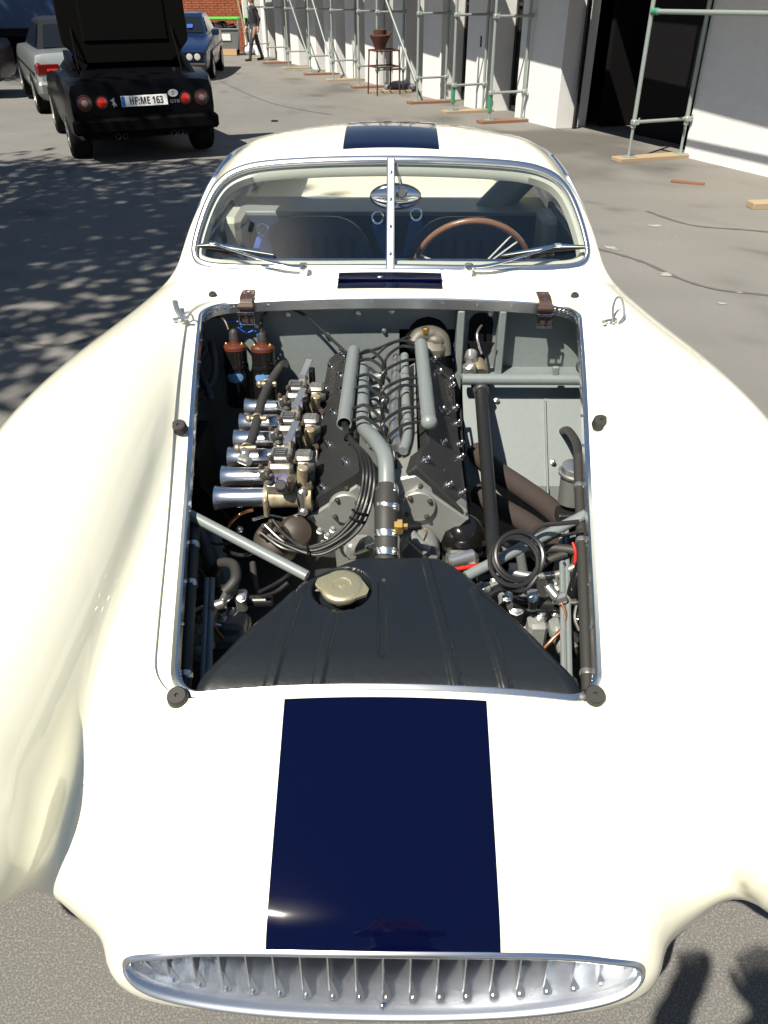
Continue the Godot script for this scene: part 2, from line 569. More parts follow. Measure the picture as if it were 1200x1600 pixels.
	for k in moved:
		var p := V[k]
		if kind[k] == 1:
			var b := nearest(Vector2(p.x, p.z), den_h)
			V[k] = Vector3(b.x, top_y(b.x, b.y), b.y)
		elif kind[k] == 2:
			var a := Vector2(p.x / 0.423, (p.y - 0.401) / 0.081).normalized()
			V[k] = Vector3(a.x * 0.423, 0.401 + a.y * 0.081, 0)
			V[k].z = front_z(V[k].x, V[k].y)
		elif kind[k] == 3:
			var b := nearest(Vector2(p.x, p.y), den_s)
			V[k] = Vector3(b.x, b.y, screen_z(b.x, b.y))
		elif kind[k] == 4:
			var b := nearest(Vector2(p.x, p.z), den_r)
			V[k] = Vector3(b.x, top_y(b.x, b.y), b.y)
		else:
			var b := nearest(Vector2(p.z, p.y), den_w)
			var s := signf(p.x)
			V[k] = along(Vector3(0, b.y, b.x), Vector3(s, 0, 0), 0.9)
	var N := PackedVector3Array(); N.resize(V.size())
	var used_v := {}
	for k in keep: used_v[k] = true
	for k in used_v: N[k] = grad(body, V[k], 0.005)
	for k in V.size():
		if N[k] == Vector3.ZERO: N[k] = Vector3.UP
	put("body", net_mesh(V, N, keep), M.cream, car)
	# the sunken ledge that the bonnet lid rests on
	var led := MB.new()
	var o1 := dense(hole(0.036), 0.03)
	var rows: Array = []
	for st in [[0.0365, 0.001], [0.0355, -0.008], [0.026, -0.0085], [0.014, -0.009], [0.0, -0.009]]:
		var row: Array = []
		var raw := hole(st[0])
		var ref := hole(0.036)
		for k in raw.size():
			var m := maxi(1, int(ceil((ref[k] as Vector2).distance_to(ref[(k + 1) % ref.size()]) / 0.03)))
			for i in m:
				var b: Vector2 = (raw[k] as Vector2).lerp(raw[(k + 1) % raw.size()], float(i) / m)
				row.append(Vector3(b.x, top_y(b.x, b.y) + (st[1] if st[1] > 0 else st[1] * clampf((b.y + 2.372) / 0.07, 0.12, 1.0)), b.y))
		rows.append(row)
	led.grid(rows, true)
	part("bonnet_ledge", led, M.cream, car)
	# aluminium edge trim with its rivets
	var tr := MB.new()
	rows = []
	for st in [[0.006, -0.0085], [0.005, -0.006], [-0.003, -0.004], [-0.007, -0.007], [-0.008, -0.036], [-0.006, -0.036]]:
		var row: Array = []
		var raw := hole(st[0])
		var ref := hole(0.0)
		for k in raw.size():
			var m := maxi(1, int(ceil((ref[k] as Vector2).distance_to(ref[(k + 1) % ref.size()]) / 0.03)))
			for i in m:
				var b: Vector2 = (raw[k] as Vector2).lerp(raw[(k + 1) % raw.size()], float(i) / m)
				row.append(Vector3(b.x, top_y(b.x, b.y) + st[1], b.y))
		rows.append(row)
	tr.grid(rows, true)
	var trim := part("opening_trim", tr, M.bright, car)
	var tp := dense(hole(-0.0085), 0.115)
	for k in tp.size():
		var b: Vector2 = tp[k]
		var inw := (Vector2(0, -1.7) - b).normalized()
		if absf(b.x) > 0.36: inw = Vector2(-signf(b.x), 0)
		elif b.y < -2.0: inw = Vector2(0, 1)
		else: continue
		var rv := MB.new()
		rv.bolt(Vector3(b.x, top_y(b.x, b.y) - 0.018, b.y), Vector3(inw.x, 0, inw.y), 0.0035, 0.004)
		part("rivet", rv, M.chrome, trim)
	# navy racing stripes
	var st := MB.new()
	rows = []
	for i in 29:
		var a := deg_to_rad(lerpf(89.6, 17.4, i / 28.0))
		var row: Array = []
		for k in 15:
			var x := lerpf(-0.184, 0.184, k / 14.0)
			var q := along(Vector3(x, 0.36, -1.005), Vector3(0, sin(a), cos(a)), 0.5)
			row.append(q + grad(body, q, 0.004) * 0.0016)
		rows.append(row)
	st.grid(rows)
	part("nose_stripe", st, M.navy, car, 80)
	st = MB.new(); rows = []
	for i in 9:
		var z := lerpf(-2.372, -2.478, i / 8.0)
		var row: Array = []
		for k in 15:
			var x := lerpf(-0.16, 0.16, k / 14.0)
			row.append(Vector3(x, top_y(x, z) + 0.0016, z))
		rows.append(row)
	st.grid(rows)
	part("cowl_stripe", st, M.navy, car, 80)
	st = MB.new()   # the ridge of the air flap across the cowl stripe
	st.box(Vector3(0, top_y(0, -2.425) + 0.0035, -2.425), Vector3(0.322, 0.007, 0.016), 0.003)
	part("vent_flap", st, M.navy, car)
	st = MB.new(); rows = []
	for i in 30:
		var z := lerpf(-2.775, -3.44, i / 29.0)
		var row: Array = []
		for k in 15:
			var x := lerpf(-0.155, 0.155, k / 14.0)
			row.append(Vector3(x, top_y(x, z) + 0.0016, z))
		rows.append(row)
	st.grid(rows)
	part("roof_stripe", st, M.navy, car, 80)
	build_grille(car)
	build_screen(car, den_r, den_w)

func nearest(p: Vector2, pts: Array) -> Vector2:
	var best := 1e9
	var out := p
	var n := pts.size()
	for k in n:
		var q := Geometry2D.get_closest_point_to_segment(p, pts[k], pts[(k + 1) % n])
		var d := p.distance_squared_to(q)
		if d < best:
			best = d
			out = q
	return out

func build_grille(car: Node3D) -> void:
	var pts: Array = []
	for k in 97:
		var a := TAU * k / 96
		var x := cos(a) * 0.427
		var y := 0.401 + sin(a) * 0.084
		pts.append(Vector3(x, y, front_z(x, y) + 0.002))
	var b := MB.new()
	var rows: Array = []
	var last: Array = []
	for st in [[0.0, 0.0], [0.002, 0.005], [0.006, 0.0075], [0.010, 0.006], [0.013, -0.002], [0.0145, -0.014]]:
		var row: Array = []
		for k in 96:
			var p: Vector3 = pts[k]
			var nn := Vector2(p.x / (0.427 * 0.427), (p.y - 0.401) / (0.084 * 0.084)).normalized()
			row.append(Vector3(p.x - nn.x * st[0], p.y - nn.y * st[0], p.z + st[1]))
		rows.append(row)
		last = row
	b.grid(rows, true)
	part("grille_ring", b, M.bright, car, 60)
	var bowl := MB.new()
	rows = [last]
	for st in [[0.985, 0.97, -0.668, 0.35], [0.955, 0.94, -0.695, 0.75], [0.90, 0.90, -0.735, 1.0], [0.80, 0.86, -0.79, 1.0], [0.70, 0.82, -0.84, 1.0]]:
		var row: Array = []
		for k in 96:
			var p: Vector3 = last[k]
			row.append(Vector3(p.x * st[0], 0.403 + (p.y - 0.401) * st[1], lerpf(p.z - 0.02, st[2], st[3])))
		rows.append(row)
	bowl.grid(rows, true)
	part("intake_scoop", bowl, M.brushed, car, 60)
	var back := MB.new()
	back.box(Vector3(0, 0.41, -0.86), Vector3(0.6, 0.13, 0.03))
	for k in 40: back.box(Vector3(-0.29 + k * 0.015, 0.41, -0.843), Vector3(0.003, 0.12, 0.006))
	part("radiator_core", back, M.dark_metal, car)
	for k in 19:
		var x := (k - 9) * 0.0440
		var hh := 0.069 * sqrt(maxf(0.0, 1.0 - pow(x / 0.4125, 2)))
		if hh < 0.014: continue
		var v := MB.new()
		var zt := front_z(x, 0.401 + hh)
		var zb := front_z(x, 0.401 - hh * 0.8)
		var fold := -0.10 * x / 0.38
		var poly := [Vector2(-0.085, hh * 0.93), Vector2(-0.014, hh * 0.97), Vector2(zb - zt - 0.026, -hh * 0.70), Vector2(zb - zt - 0.032, -hh * 0.86), Vector2(-0.085, -hh * 0.84)]
		v.prism(poly, Transform3D(Basis(Vector3(0, 0, 1), Vector3.UP, Vector3(-1, 0, 0)).rotated(Vector3.UP, fold), Vector3(x + 0.0012, 0.402, zt)), 0.0024)
		var ft := Vector3(x + 0.007, 0.402 - hh * 0.70, zb - 0.027)
		v.prism(rounded([Vector2(-0.007, 0.03 * hh / 0.069), Vector2(0.008, -0.006), Vector2(0.006, -0.014), Vector2(-0.007, -0.014)], [0.0, 0.003, 0.004, 0.0], 3), Transform3D(Basis(Vector3.RIGHT, -0.5), ft), 0.002)
		var vane := part("grille_vane", v, M.brushed, car)
		var rv := MB.new()
		rv.bolt(ft + Vector3(-0.001, -0.008, 0.006), Vector3(0, 0.5, 0.87), 0.0032, 0.004)
		part("rivet", rv, M.chrome, vane)
	var sc := MB.new()
	sc.bolt(Vector3(0, 0.338, front_z(0, 0.335) - 0.012), Vector3(0, 0.75, 0.65), 0.004, 0.004)
	part("lip_screw", sc, M.chrome, car)

func build_screen(car: Node3D, den_r: Array, den_w: Array) -> void:
	var fr := MB.new()
	var rows: Array = []
	for st in [[0.010, -0.003], [0.009, 0.003], [0.005, 0.007], [-0.004, 0.008], [-0.009, 0.004], [-0.010, -0.008]]:
		var row: Array = []
		for b in screen_outline(st[0]):
			row.append(Vector3(b.x, b.y, screen_z(b.x, b.y)) + Vector3(0, 0.63, 0.776) * st[1])
		rows.append(row)
	fr.grid(rows, true)
	var frame := part("windscreen_frame", fr, M.bright, car, 60)
	var ps := MB.new()
	var a := Vector3(0, 0.958, screen_z(0, 0.958) + 0.010)
	var e := Vector3(0, 1.245, screen_z(0, 1.245) + 0.010)
	var nrm := Vector3(0, 0.63, 0.776)
	ps.box((a + e) * 0.5, Vector3(0.026, a.distance_to(e), 0.012), 0.004, Basis(Vector3.RIGHT, (e - a).normalized(), Vector3.RIGHT.cross((e - a).normalized())))
	var post := part("centre_post", ps, M.bright, frame)
	for k in 4:
		var sc := MB.new()
		sc.bolt(a.lerp(e, 0.14 + k * 0.24) + nrm * 0.006, nrm, 0.0045, 0.003)
		part("screw", sc, M.chrome, frame)
	var inn := MB.new()   # the inner frame seen through the glass
	rows = []
	for st in [[-0.002, -0.012], [-0.022, -0.014], [-0.030, -0.035], [-0.004, -0.05]]:
		var row: Array = []
		for b in screen_outline(st[0]):
			row.append(Vector3(b.x, b.y, screen_z(b.x, b.y)) + nrm * st[1])
		rows.append(row)
	inn.grid(rows, true)
	part("inner_frame", inn, M.pale_green, car, 60)
	var poly := PackedVector2Array(screen_outline(0.004))
	for s in [-1, 1]:
		var g := MB.new()
		for i in 64:
			for j in 30:
				var x: float = s * (0.004 + i * 0.01)
				var x2: float = x + s * 0.01
				var y := 0.955 + j * 0.01
				if not Geometry2D.is_point_in_polygon(Vector2((x + x2) * 0.5, y + 0.005), poly): continue
				g.qo(Vector3(x, y, screen_z(x, y)), Vector3(x2, y, screen_z(x2, y)), Vector3(x2, y + 0.01, screen_z(x2, y + 0.01)), Vector3(x, y + 0.01, screen_z(x, y + 0.01)), Vector3(0, 0.6, -3.5))
		part("windscreen_glass", g, M.glass, car, 80)
	# rear window and side windows
	var rg := MB.new()
	var pr := PackedVector2Array(den_r)
	for i in 54:
		for j in 29:
			var x := -0.54 + i * 0.02
			var z := -3.43 - j * 0.02
			if not Geometry2D.is_point_in_polygon(Vector2(x + 0.01, z - 0.01), pr): continue
			rg.qo(Vector3(x, top_y(x, z), z), Vector3(x + 0.02, top_y(x + 0.02, z), z), Vector3(x + 0.02, top_y(x + 0.02, z - 0.02), z - 0.02), Vector3(x, top_y(x, z - 0.02), z - 0.02), Vector3(0, 0, -3.7))
	part("rear_window", rg, M.glass, car, 80)
	var rf := MB.new()
	var loop: Array = []
	for b in den_r: loop.append(Vector3(b.x, top_y(b.x, b.y) - 0.004, b.y))
	loop.append(loop[0])
	rf.tube(loop, 0.014, 8, false)
	var rear_frame := part("rear_window_frame", rf, M.bright, car)
	for k in range(0, den_r.size(), 12):
		var sc := MB.new()
		sc.bolt(loop[k] - Vector3(0, 0.013, 0), Vector3(0, -1, 0.4), 0.005, 0.004)
		part("screw", sc, M.dark_metal, rear_frame)
	for s in [-1.0, 1.0]:
		var sf := MB.new()
		loop = []
		for b in den_w: loop.append(along(Vector3(0, b.y, b.x), Vector3(s, 0, 0), 0.9))
		loop.append(loop[0])
		sf.tube(loop, 0.011, 8, false)
		part("side_window_frame", sf, M.bright, car)
		var sg := MB.new()
		var pane: Array = loop.duplicate()
		pane.pop_back()
		for k in pane.size(): pane[k] -= Vector3(s * 0.003, 0, 0)
		sg.fan(pane, Vector3(0, 1, -3))
		part("side_window", sg, M.glass, car)
	# wipers
	for w in [[Vector3(-0.27, 0.972, -2.388), Vector3(-0.565, 1, -2.593), Vector3(-0.619, 0.998, -2.593), Vector3(-0.369, 0.985, -2.536)], [Vector3(0.245, 0.972, -2.419), Vector3(0.53, 1, -2.663), Vector3(0.348, 0.985, -2.531), Vector3(0.626, 0.998, -2.686)]]:
		var on := func(p: Vector3, up: float) -> Vector3:
			return Vector3(p.x, p.y, screen_z(p.x, p.y)) + nrm * up
		var base: Vector3 = Vector3(w[0].x, top_y(w[0].x, -2.475), -2.475)
		var tip: Vector3 = on.call(w[1], 0.030)
		var m := MB.new()
		m.rod(base, base + Vector3(0, 0.026, 0.008), 0.013, 14, 0.003)
		m.box(base + Vector3(0, 0.028, 0.004), Vector3(0.026, 0.018, 0.036), 0.005)
		m.tube(curve([base + Vector3(0, 0.026, 0), base.lerp(tip, 0.3) + nrm * 0.02, tip]), [0.0085, 0.0085, 0.0085, 0.0085, 0.0085, 0.0085, 0.0075, 0.007, 0.0065, 0.006, 0.0055, 0.005, 0.005], 8, true, 0.6)
		var arm := part("wiper_arm", m, M.chrome, car)
		m = MB.new()
		m.box(tip, Vector3(0.022, 0.012, 0.012), 0.002)
		m.tube([on.call(w[2], 0.018), tip, on.call(w[3], 0.018)], [0.003, 0.006, 0.003], 8)
		part("blade_holder", m, M.chrome, arm)
		m = MB.new()
		var p2: Vector3 = on.call(w[2], 0.010)
		var p3: Vector3 = on.call(w[3], 0.010)
		m.tube([p2, p2.lerp(p3, 0.5), p3], 0.005, 6)
		part("rubber_blade", m, M.rubber, arm)
	# bonnet rests, straps and pins on the skin
	for q in [Vector3(-0.514, 0.835, -1.726), Vector3(0.521, 0.835, -1.744), Vector3(-0.386, 0.64, -1.024), Vector3(0.388, 0.64, -1.033), Vector3(0.558, 0.9, -2.388), Vector3(-0.537, 0.9, -2.375)]:
		var m := MB.new()
		var x: float = q.x
		var z: float = clampf(q.z, -2.36, -1.0)
		var y := top_y(x, z) - (0.010 if z > -2.2 else 0.014)
		var sc := 1.0 if z > -2.2 else 0.62
		m.lathe([Vector2(0, 0), Vector2(0.019, 0), Vector2(0.021, 0.003), Vector2(0.019, 0.020), Vector2(0.016, 0.023), Vector2(0.004, 0.023), Vector2(0.003, 0.019), Vector2(0, 0.019)], aim(Vector3(x, y, z), Vector3(0, 1, 0.35)) * Transform3D(Basis.from_scale(Vector3(sc, 1, sc)), Vector3.ZERO), 20)
		part("rubber_bump_stop", m, M.rubber, car)
	for q in [Vector3(-0.43, 0.92, -2.321), Vector3(0.464, 0.92, -2.331)]:
		var m := MB.new()
		var z0 := -2.36
		var x: float = q.x
		var y0 := top_y(x, -2.39) - 0.006
		var path := [Vector3(x, y0 + 0.004, -2.385), Vector3(x, y0 + 0.006, -2.34), Vector3(x, y0 - 0.002, -2.310), Vector3(x, y0 - 0.030, -2.298), Vector3(x, y0 - 0.062, -2.296)]
		var rr: Array = []
		for p in curve(path, 4): rr.append([p + Vector3(-0.019, 0, 0), p + Vector3(0.019, 0, 0), p + Vector3(0.019, 0.003, -0.004), p + Vector3(-0.019, 0.003, -0.004)])
		m.grid(rr, true)
		m.box(Vector3(x, y0 - 0.012, -2.298), Vector3(0.05, 0.018, 0.012), 0.003, Basis(Vector3.RIGHT, -0.9))
		var strap := part("leather_strap", m, M.leather, car)
		m = MB.new()
		var o := Vector3(x, y0 - 0.048, -2.288)
		m.box(o + Vector3(-0.022, 0, 0), Vector3(0.005, 0.042, 0.005), 0.001)
		m.box(o + Vector3(0.022, 0, 0), Vector3(0.005, 0.042, 0.005), 0.001)
		m.box(o + Vector3(0, 0.019, 0), Vector3(0.044, 0.005, 0.005), 0.001)
		m.box(o + Vector3(0, -0.019, 0), Vector3(0.044, 0.005, 0.005), 0.001)
		m.box(o + Vector3(0, 0, 0.002), Vector3(0.005, 0.040, 0.005), 0.001)
		part("buckle", m, M.chrome, strap)
		m = MB.new()
		m.bolt(Vector3(x, y0 + 0.006, -2.36), Vector3.UP, 0.005, 0.004)
		m.bolt(Vector3(x, y0 + 0.004, -2.325), Vector3(0, 1, 0.5), 0.005, 0.004)
		part("rivet", m, M.chrome, strap)
	for q in [[Vector3(-0.592, 0.9, -2.165), -1.0], [Vector3(0.617, 0.9, -2.15), 1.0]]:
		var m := MB.new()
		var s: float = q[1]
		var x: float = q[0].x
		var z: float = q[0].z
		var o := Vector3(x, top_y(x, z), z)
		m.ball(o + Vector3(0, 0.006, 0), Vector3(0.013, 0.010, 0.013), 12)
		m.rod(o + Vector3(-0.02, 0.012, 0.01), o + Vector3(0.02, 0.012, -0.008), 0.006, 10, 0.001)
		if s > 0:
			m.tube(curve([o + Vector3(0.01, 0.01, 0.01), o + Vector3(0.012, 0.035, -0.03), o + Vector3(0.03, 0.050, -0.075), o + Vector3(0.045, 0.048, -0.07), o + Vector3(0.042, 0.022, -0.015), o + Vector3(0.022, 0.008, 0.012)]), 0.0032, 7)
		else:
			m.tube(curve([o + Vector3(0.004, 0.012, 0.0), o + Vector3(-0.014, 0.026, -0.030), o + Vector3(-0.030, 0.036, -0.075)]), 0.008, 8, true, 0.5)
			m.tube(curve([o + Vector3(0.0, 0.01, 0.0), o + Vector3(0.012, 0.02, -0.03), o + Vector3(0.028, 0.014, -0.02), o + Vector3(0.036, 0.004, 0.0)]), 0.003, 7)
		part("bonnet_latch", m, M.zinc, car)

# ---- engine bay ----
func tb(called: String, pts: Array, r, m: Material, parent: Node3D, sub := 5, seg := 10) -> MeshInstance3D:
	var b := MB.new()
	b.tube(curve(pts, sub) if sub > 1 else pts, r, seg)
	return part(called, b, m, parent)

func plate(b: MB, pts: Array, n: Vector3, thick: float, bev: float) -> void:  # a flat slab whose top outline is pts
	var u: Vector3 = ((pts[1] as Vector3) - (pts[0] as Vector3)).normalized()
	var v := n.cross(u).normalized()
	var o: Vector3 = pts[0]
	var flat: Array = []
	for p in pts: flat.append(Vector2((p - o).dot(u), (p - o).dot(v)))
	b.prism(rounded(flat, [0.008], 4), Transform3D(Basis(u, v, n), o - n * thick), thick, bev)

func clamp_band(called: String, a: Vector3, dir: Vector3, r: float, w: float, m: Material, parent: Node3D) -> void:
	var b := MB.new()
	b.lathe([Vector2(r - 0.002, -w * 0.5), Vector2(r + 0.0015, -w * 0.5), Vector2(r + 0.0022, -w * 0.3), Vector2(r + 0.0022, w * 0.3), Vector2(r + 0.0015, w * 0.5), Vector2(r - 0.002, w * 0.5)], aim(a, dir), 18)
	b.box(a + Vector3(r * 0.7, r * 0.5, r * 0.5), Vector3(0.010, 0.008, w), 0.002)
	part(called, b, m, parent)

func build_bay(car: Node3D) -> void:
	var b := MB.new()
	# firewall with the tunnel opening and the column hole
	b.box(Vector3(-0.30, 0.54, -2.385), Vector3(0.66, 0.70, 0.012))
	b.box(Vector3(0.42, 0.54, -2.385), Vector3(0.42, 0.70, 0.012))
	b.box(Vector3(0.12, 0.85, -2.385), Vector3(0.18, 0.08, 0.012))
	b.box(Vector3(0, 0.895, -2.365), Vector3(1.06, 0.03, 0.03))
	part("firewall", b, M.bay, car)
	b = MB.new()
	b.box(Vector3(0.217, 0.66, -2.35), Vector3(0.022, 0.46, 0.06), 0.003)
	part("firewall_rib", b, M.bay, car)
	b = MB.new()
	b.box(Vector3(0.343, 0.72, -2.35), Vector3(0.022, 0.34, 0.06), 0.003)
	part("firewall_rib", b, M.bay, car)
	b = MB.new()
	b.box(Vector3(0.12, 0.55, -2.62), Vector3(0.2, 0.7, 0.01))
	part("tunnel_back", b, M.black, car)
	b = MB.new()
	for q in [Vector3(-0.197, 0.792, -2.375), Vector3(-0.018, 0.808, -2.375), Vector3(-0.315, 0.856, -2.375), Vector3(0.006, 0.868, -2.375), Vector3(0.219, 0.859, -2.375), Vector3(0.312, 0.863, -2.375), Vector3(-0.097, 0.861, -2.375), Vector3(-0.418, 0.818, -2.375)]:
		b.bolt(q, Vector3(0, 0, 1), 0.007, 0.008)
	part("firewall_bolts", b, M.zinc, car).set_meta("kind", "stuff")
	for s in [-1.0, 1.0]:
		b = MB.new()
		b.grid([[Vector3(s * 0.49, 0.16, -0.98), Vector3(s * 0.49, 0.50, -0.98)], [Vector3(s * 0.51, 0.16, -1.3), Vector3(s * 0.51, 0.60, -1.3)], [Vector3(s * 0.58, 0.16, -1.8), Vector3(s * 0.57, 0.74, -1.8)], [Vector3(s * 0.62, 0.16, -2.38), Vector3(s * 0.615, 0.85, -2.38)]])
		part("inner_wing", b, M.bay, car, 80)
	b = MB.new()
	b.box(Vector3(0, 0.35, -0.985), Vector3(0.92, 0.36, 0.01))
	part("nose_bulkhead", b, M.black, car)
	b = MB.new()
	b.box(Vector3(0, 0.17, -1.7), Vector3(1.24, 0.02, 1.5))
	part("undertray", b, M.dark_metal, car)
	b = MB.new()   # sloping footwell panel
	b.grid([[Vector3(0.225, 0.685, -2.24), Vector3(0.61, 0.685, -2.24)], [Vector3(0.225, 0.66, -2.22), Vector3(0.61, 0.66, -2.22)], [Vector3(0.235, 0.46, -2.02), Vector3(0.60, 0.46, -2.02)], [Vector3(0.235, 0.22, -1.98), Vector3(0.60, 0.22, -1.98)]])
	b.grid([[Vector3(0.225, 0.685, -2.24), Vector3(0.61, 0.685, -2.24)], [Vector3(0.225, 0.685, -2.38), Vector3(0.61, 0.685, -2.38)]])
	b.box(Vector3(0.475, 0.55, -2.10), Vector3(0.004, 0.012, 0.30), 0.0, Basis(Vector3.RIGHT, 0.785))
	part("footwell_panel", b, M.bay, car, 30)
	b = MB.new()
	for q in [Vector3(0.445, 0.583, -2.16), Vector3(0.493, 0.52, -2.06), Vector3(0.328, 0.655, -2.2)]: b.bolt(q, Vector3(0, 0.7, 0.7), 0.006, 0.008)
	part("panel_bolts", b, M.zinc, car).set_meta("kind", "stuff")
	tb("cross_tube", [Vector3(0.218, 0.728, -2.19), Vector3(0.607, 0.73, -2.19)], 0.017, M.bay, car, 1, 14)
	b = MB.new()
	b.box(Vector3(0.493, 0.756, -2.19), Vector3(0.02, 0.03, 0.012), 0.003)
	part("tube_bracket", b, M.bay, car)
	# cross braces above the radiator
	tb("brace_tube", [Vector3(-0.487, 0.705, -1.528), Vector3(-0.177, 0.63, -1.376)], 0.0125, M.bay, car, 1, 14)
	tb("brace_tube", [Vector3(0.497, 0.705, -1.547), Vector3(0.175, 0.63, -1.378)], 0.0125, M.bay, car, 1, 14)
	for q in [[Vector3(0.403, 0.682, -1.501), Vector3(0.445, 0.692, -1.523)]]: clamp_band("cable_tie", q[0], q[1] - q[0], 0.0125, 0.006, M.black, car)
	build_shroud(car)
	build_engine(car)
	build_intake(car)
	build_small(car)
	build_clutter(car)

func build_shroud(car: Node3D) -> void:
	var o := [[Vector3(-0.065, 0.65, -1.426), Vector3(0.123, 0.65, -1.428)], [Vector3(-0.141, 0.648, -1.377), Vector3(0.169, 0.648, -1.38)], [Vector3(-0.193, 0.645, -1.331), Vector3(0.202, 0.645, -1.336)], [Vector3(-0.247, 0.64, -1.257), Vector3(0.253, 0.64, -1.263)], [Vector3(-0.291, 0.634, -1.195), Vector3(0.295, 0.634, -1.202)], [Vector3(-0.327, 0.626, -1.139), Vector3(0.331, 0.626, -1.146)], [Vector3(-0.355, 0.616, -1.1), Vector3(0.361, 0.616, -1.108)], [Vector3(-0.366, 0.605, -1.07), Vector3(0.376, 0.605, -1.078)], [Vector3(-0.371, 0.588, -1.04), Vector3(0.385, 0.588, -1.048)]]
	var ribs := [[Vector3(-0.182, 0.64, -1.338), Vector3(-0.231, 0.575, -1.021), 0.011, 1.0], [Vector3(-0.11, 0.64, -1.235), Vector3(-0.139, 0.575, -1.022), 0.011, 1.0], [Vector3(-0.01, 0.64, -1.34), Vector3(-0.008, 0.61, -1.144), 0.009, -1.0], [Vector3(0.085, 0.64, -1.413), Vector3(0.143, 0.575, -1.026), 0.010, 1.0], [Vector3(0.189, 0.64, -1.314), Vector3(0.24, 0.575, -1.027), 0.010, 1.0]]
	var cap := Vector3(-0.096, 0.645, -1.32)
	var b := MB.new()
	var rows: Array = []
	var nr := 84
	for i in nr + 1:
		var f := float(i) / nr * (o.size() - 1)
		var k := mini(int(f), o.size() - 2)
		var t := f - k
		var l: Vector3 = (o[k][0] as Vector3).cubic_interpolate(o[k + 1][0], o[maxi(k - 1, 0)][0], o[mini(k + 2, o.size() - 1)][0], t)
		var r: Vector3 = (o[k][1] as Vector3).cubic_interpolate(o[k + 1][1], o[maxi(k - 1, 0)][1], o[mini(k + 2, o.size() - 1)][1], t)
		var row: Array = []
		row.append(l + Vector3(-0.004, -0.16, 0.0))
		for m in 241:
			var u := m / 240.0
			var p := l.lerp(r, u)
			var e := minf(p.x - l.x, r.x - p.x)
			p.y -= 0.010 * pow(maxf(0.0, 1.0 - e / 0.03), 2.0)
			p.y -= 0.02 * pow(maxf(0.0, 1.0 - float(i) / 3.0), 2.0)
			for rb in ribs:
				var q := Geometry2D.get_closest_point_to_segment(Vector2(p.x, p.z), Vector2(rb[0].x, rb[0].z), Vector2(rb[1].x, rb[1].z))
				var d := q.distance_to(Vector2(p.x, p.z))
				p.y += rb[3] * 0.0045 * (1.0 - smoothstep(rb[2] - 0.003, rb[2] + 0.001, d))
			var dc := Vector2(p.x - cap.x, p.z - cap.z).length()
			p.y -= 0.034 * (1.0 - smoothstep(0.050, 0.068, dc))
			row.append(p)
		row.append(r + Vector3(0.004, -0.16, 0.0))
		rows.append(row)
	b.grid(rows)
	var back: Array = []
	for q in rows[0]: back.append(q + Vector3(0, -0.18, -0.004))
	b.grid([rows[0], back])
	var sh := part("radiator_cover", b, M.black_sheet, car, 50)
	b = MB.new()
	var cx := Transform3D(Basis(Vector3.RIGHT, 0.12), cap + Vector3(0, -0.020, 0))
	b.lathe([Vector2(0.028, -0.02), Vector2(0.028, 0.018), Vector2(0.040, 0.020)], cx, 24)
	part("filler_neck", b, M.dark_metal, sh)
	b = MB.new()
	b.lathe([Vector2(0.046, 0.016), Vector2(0.047, 0.020), Vector2(0.047, 0.027), Vector2(0.044, 0.031), Vector2(0.036, 0.033), Vector2(0.020, 0.0335), Vector2(0.018, 0.031), Vector2(0.009, 0.031), Vector2(0.007, 0.034), Vector2(0, 0.0345)], cx, 36)
	for s in [-1.0, 1.0]:
		b.prism(rounded([Vector2(s * 0.030, -0.032), Vector2(s * 0.058, -0.010), Vector2(s * 0.058, 0.008), Vector2(s * 0.034, 0.032)], [0.0, 0.006, 0.006, 0.0], 4), cx * Transform3D(Basis(Vector3.RIGHT, -PI / 2) * Basis(Vector3.BACK, -0.25), Vector3(0, 0.020, 0)), 0.009, 0.002)
	part("filler_cap", b, M.cadmium, sh)
	b = MB.new()
	b.rod(cap + Vector3(-0.058, -0.006, 0.004), cap + Vector3(-0.035, -0.006, 0.004), 0.002, 8)
	part("overflow_pipe", b, M.zinc, sh)

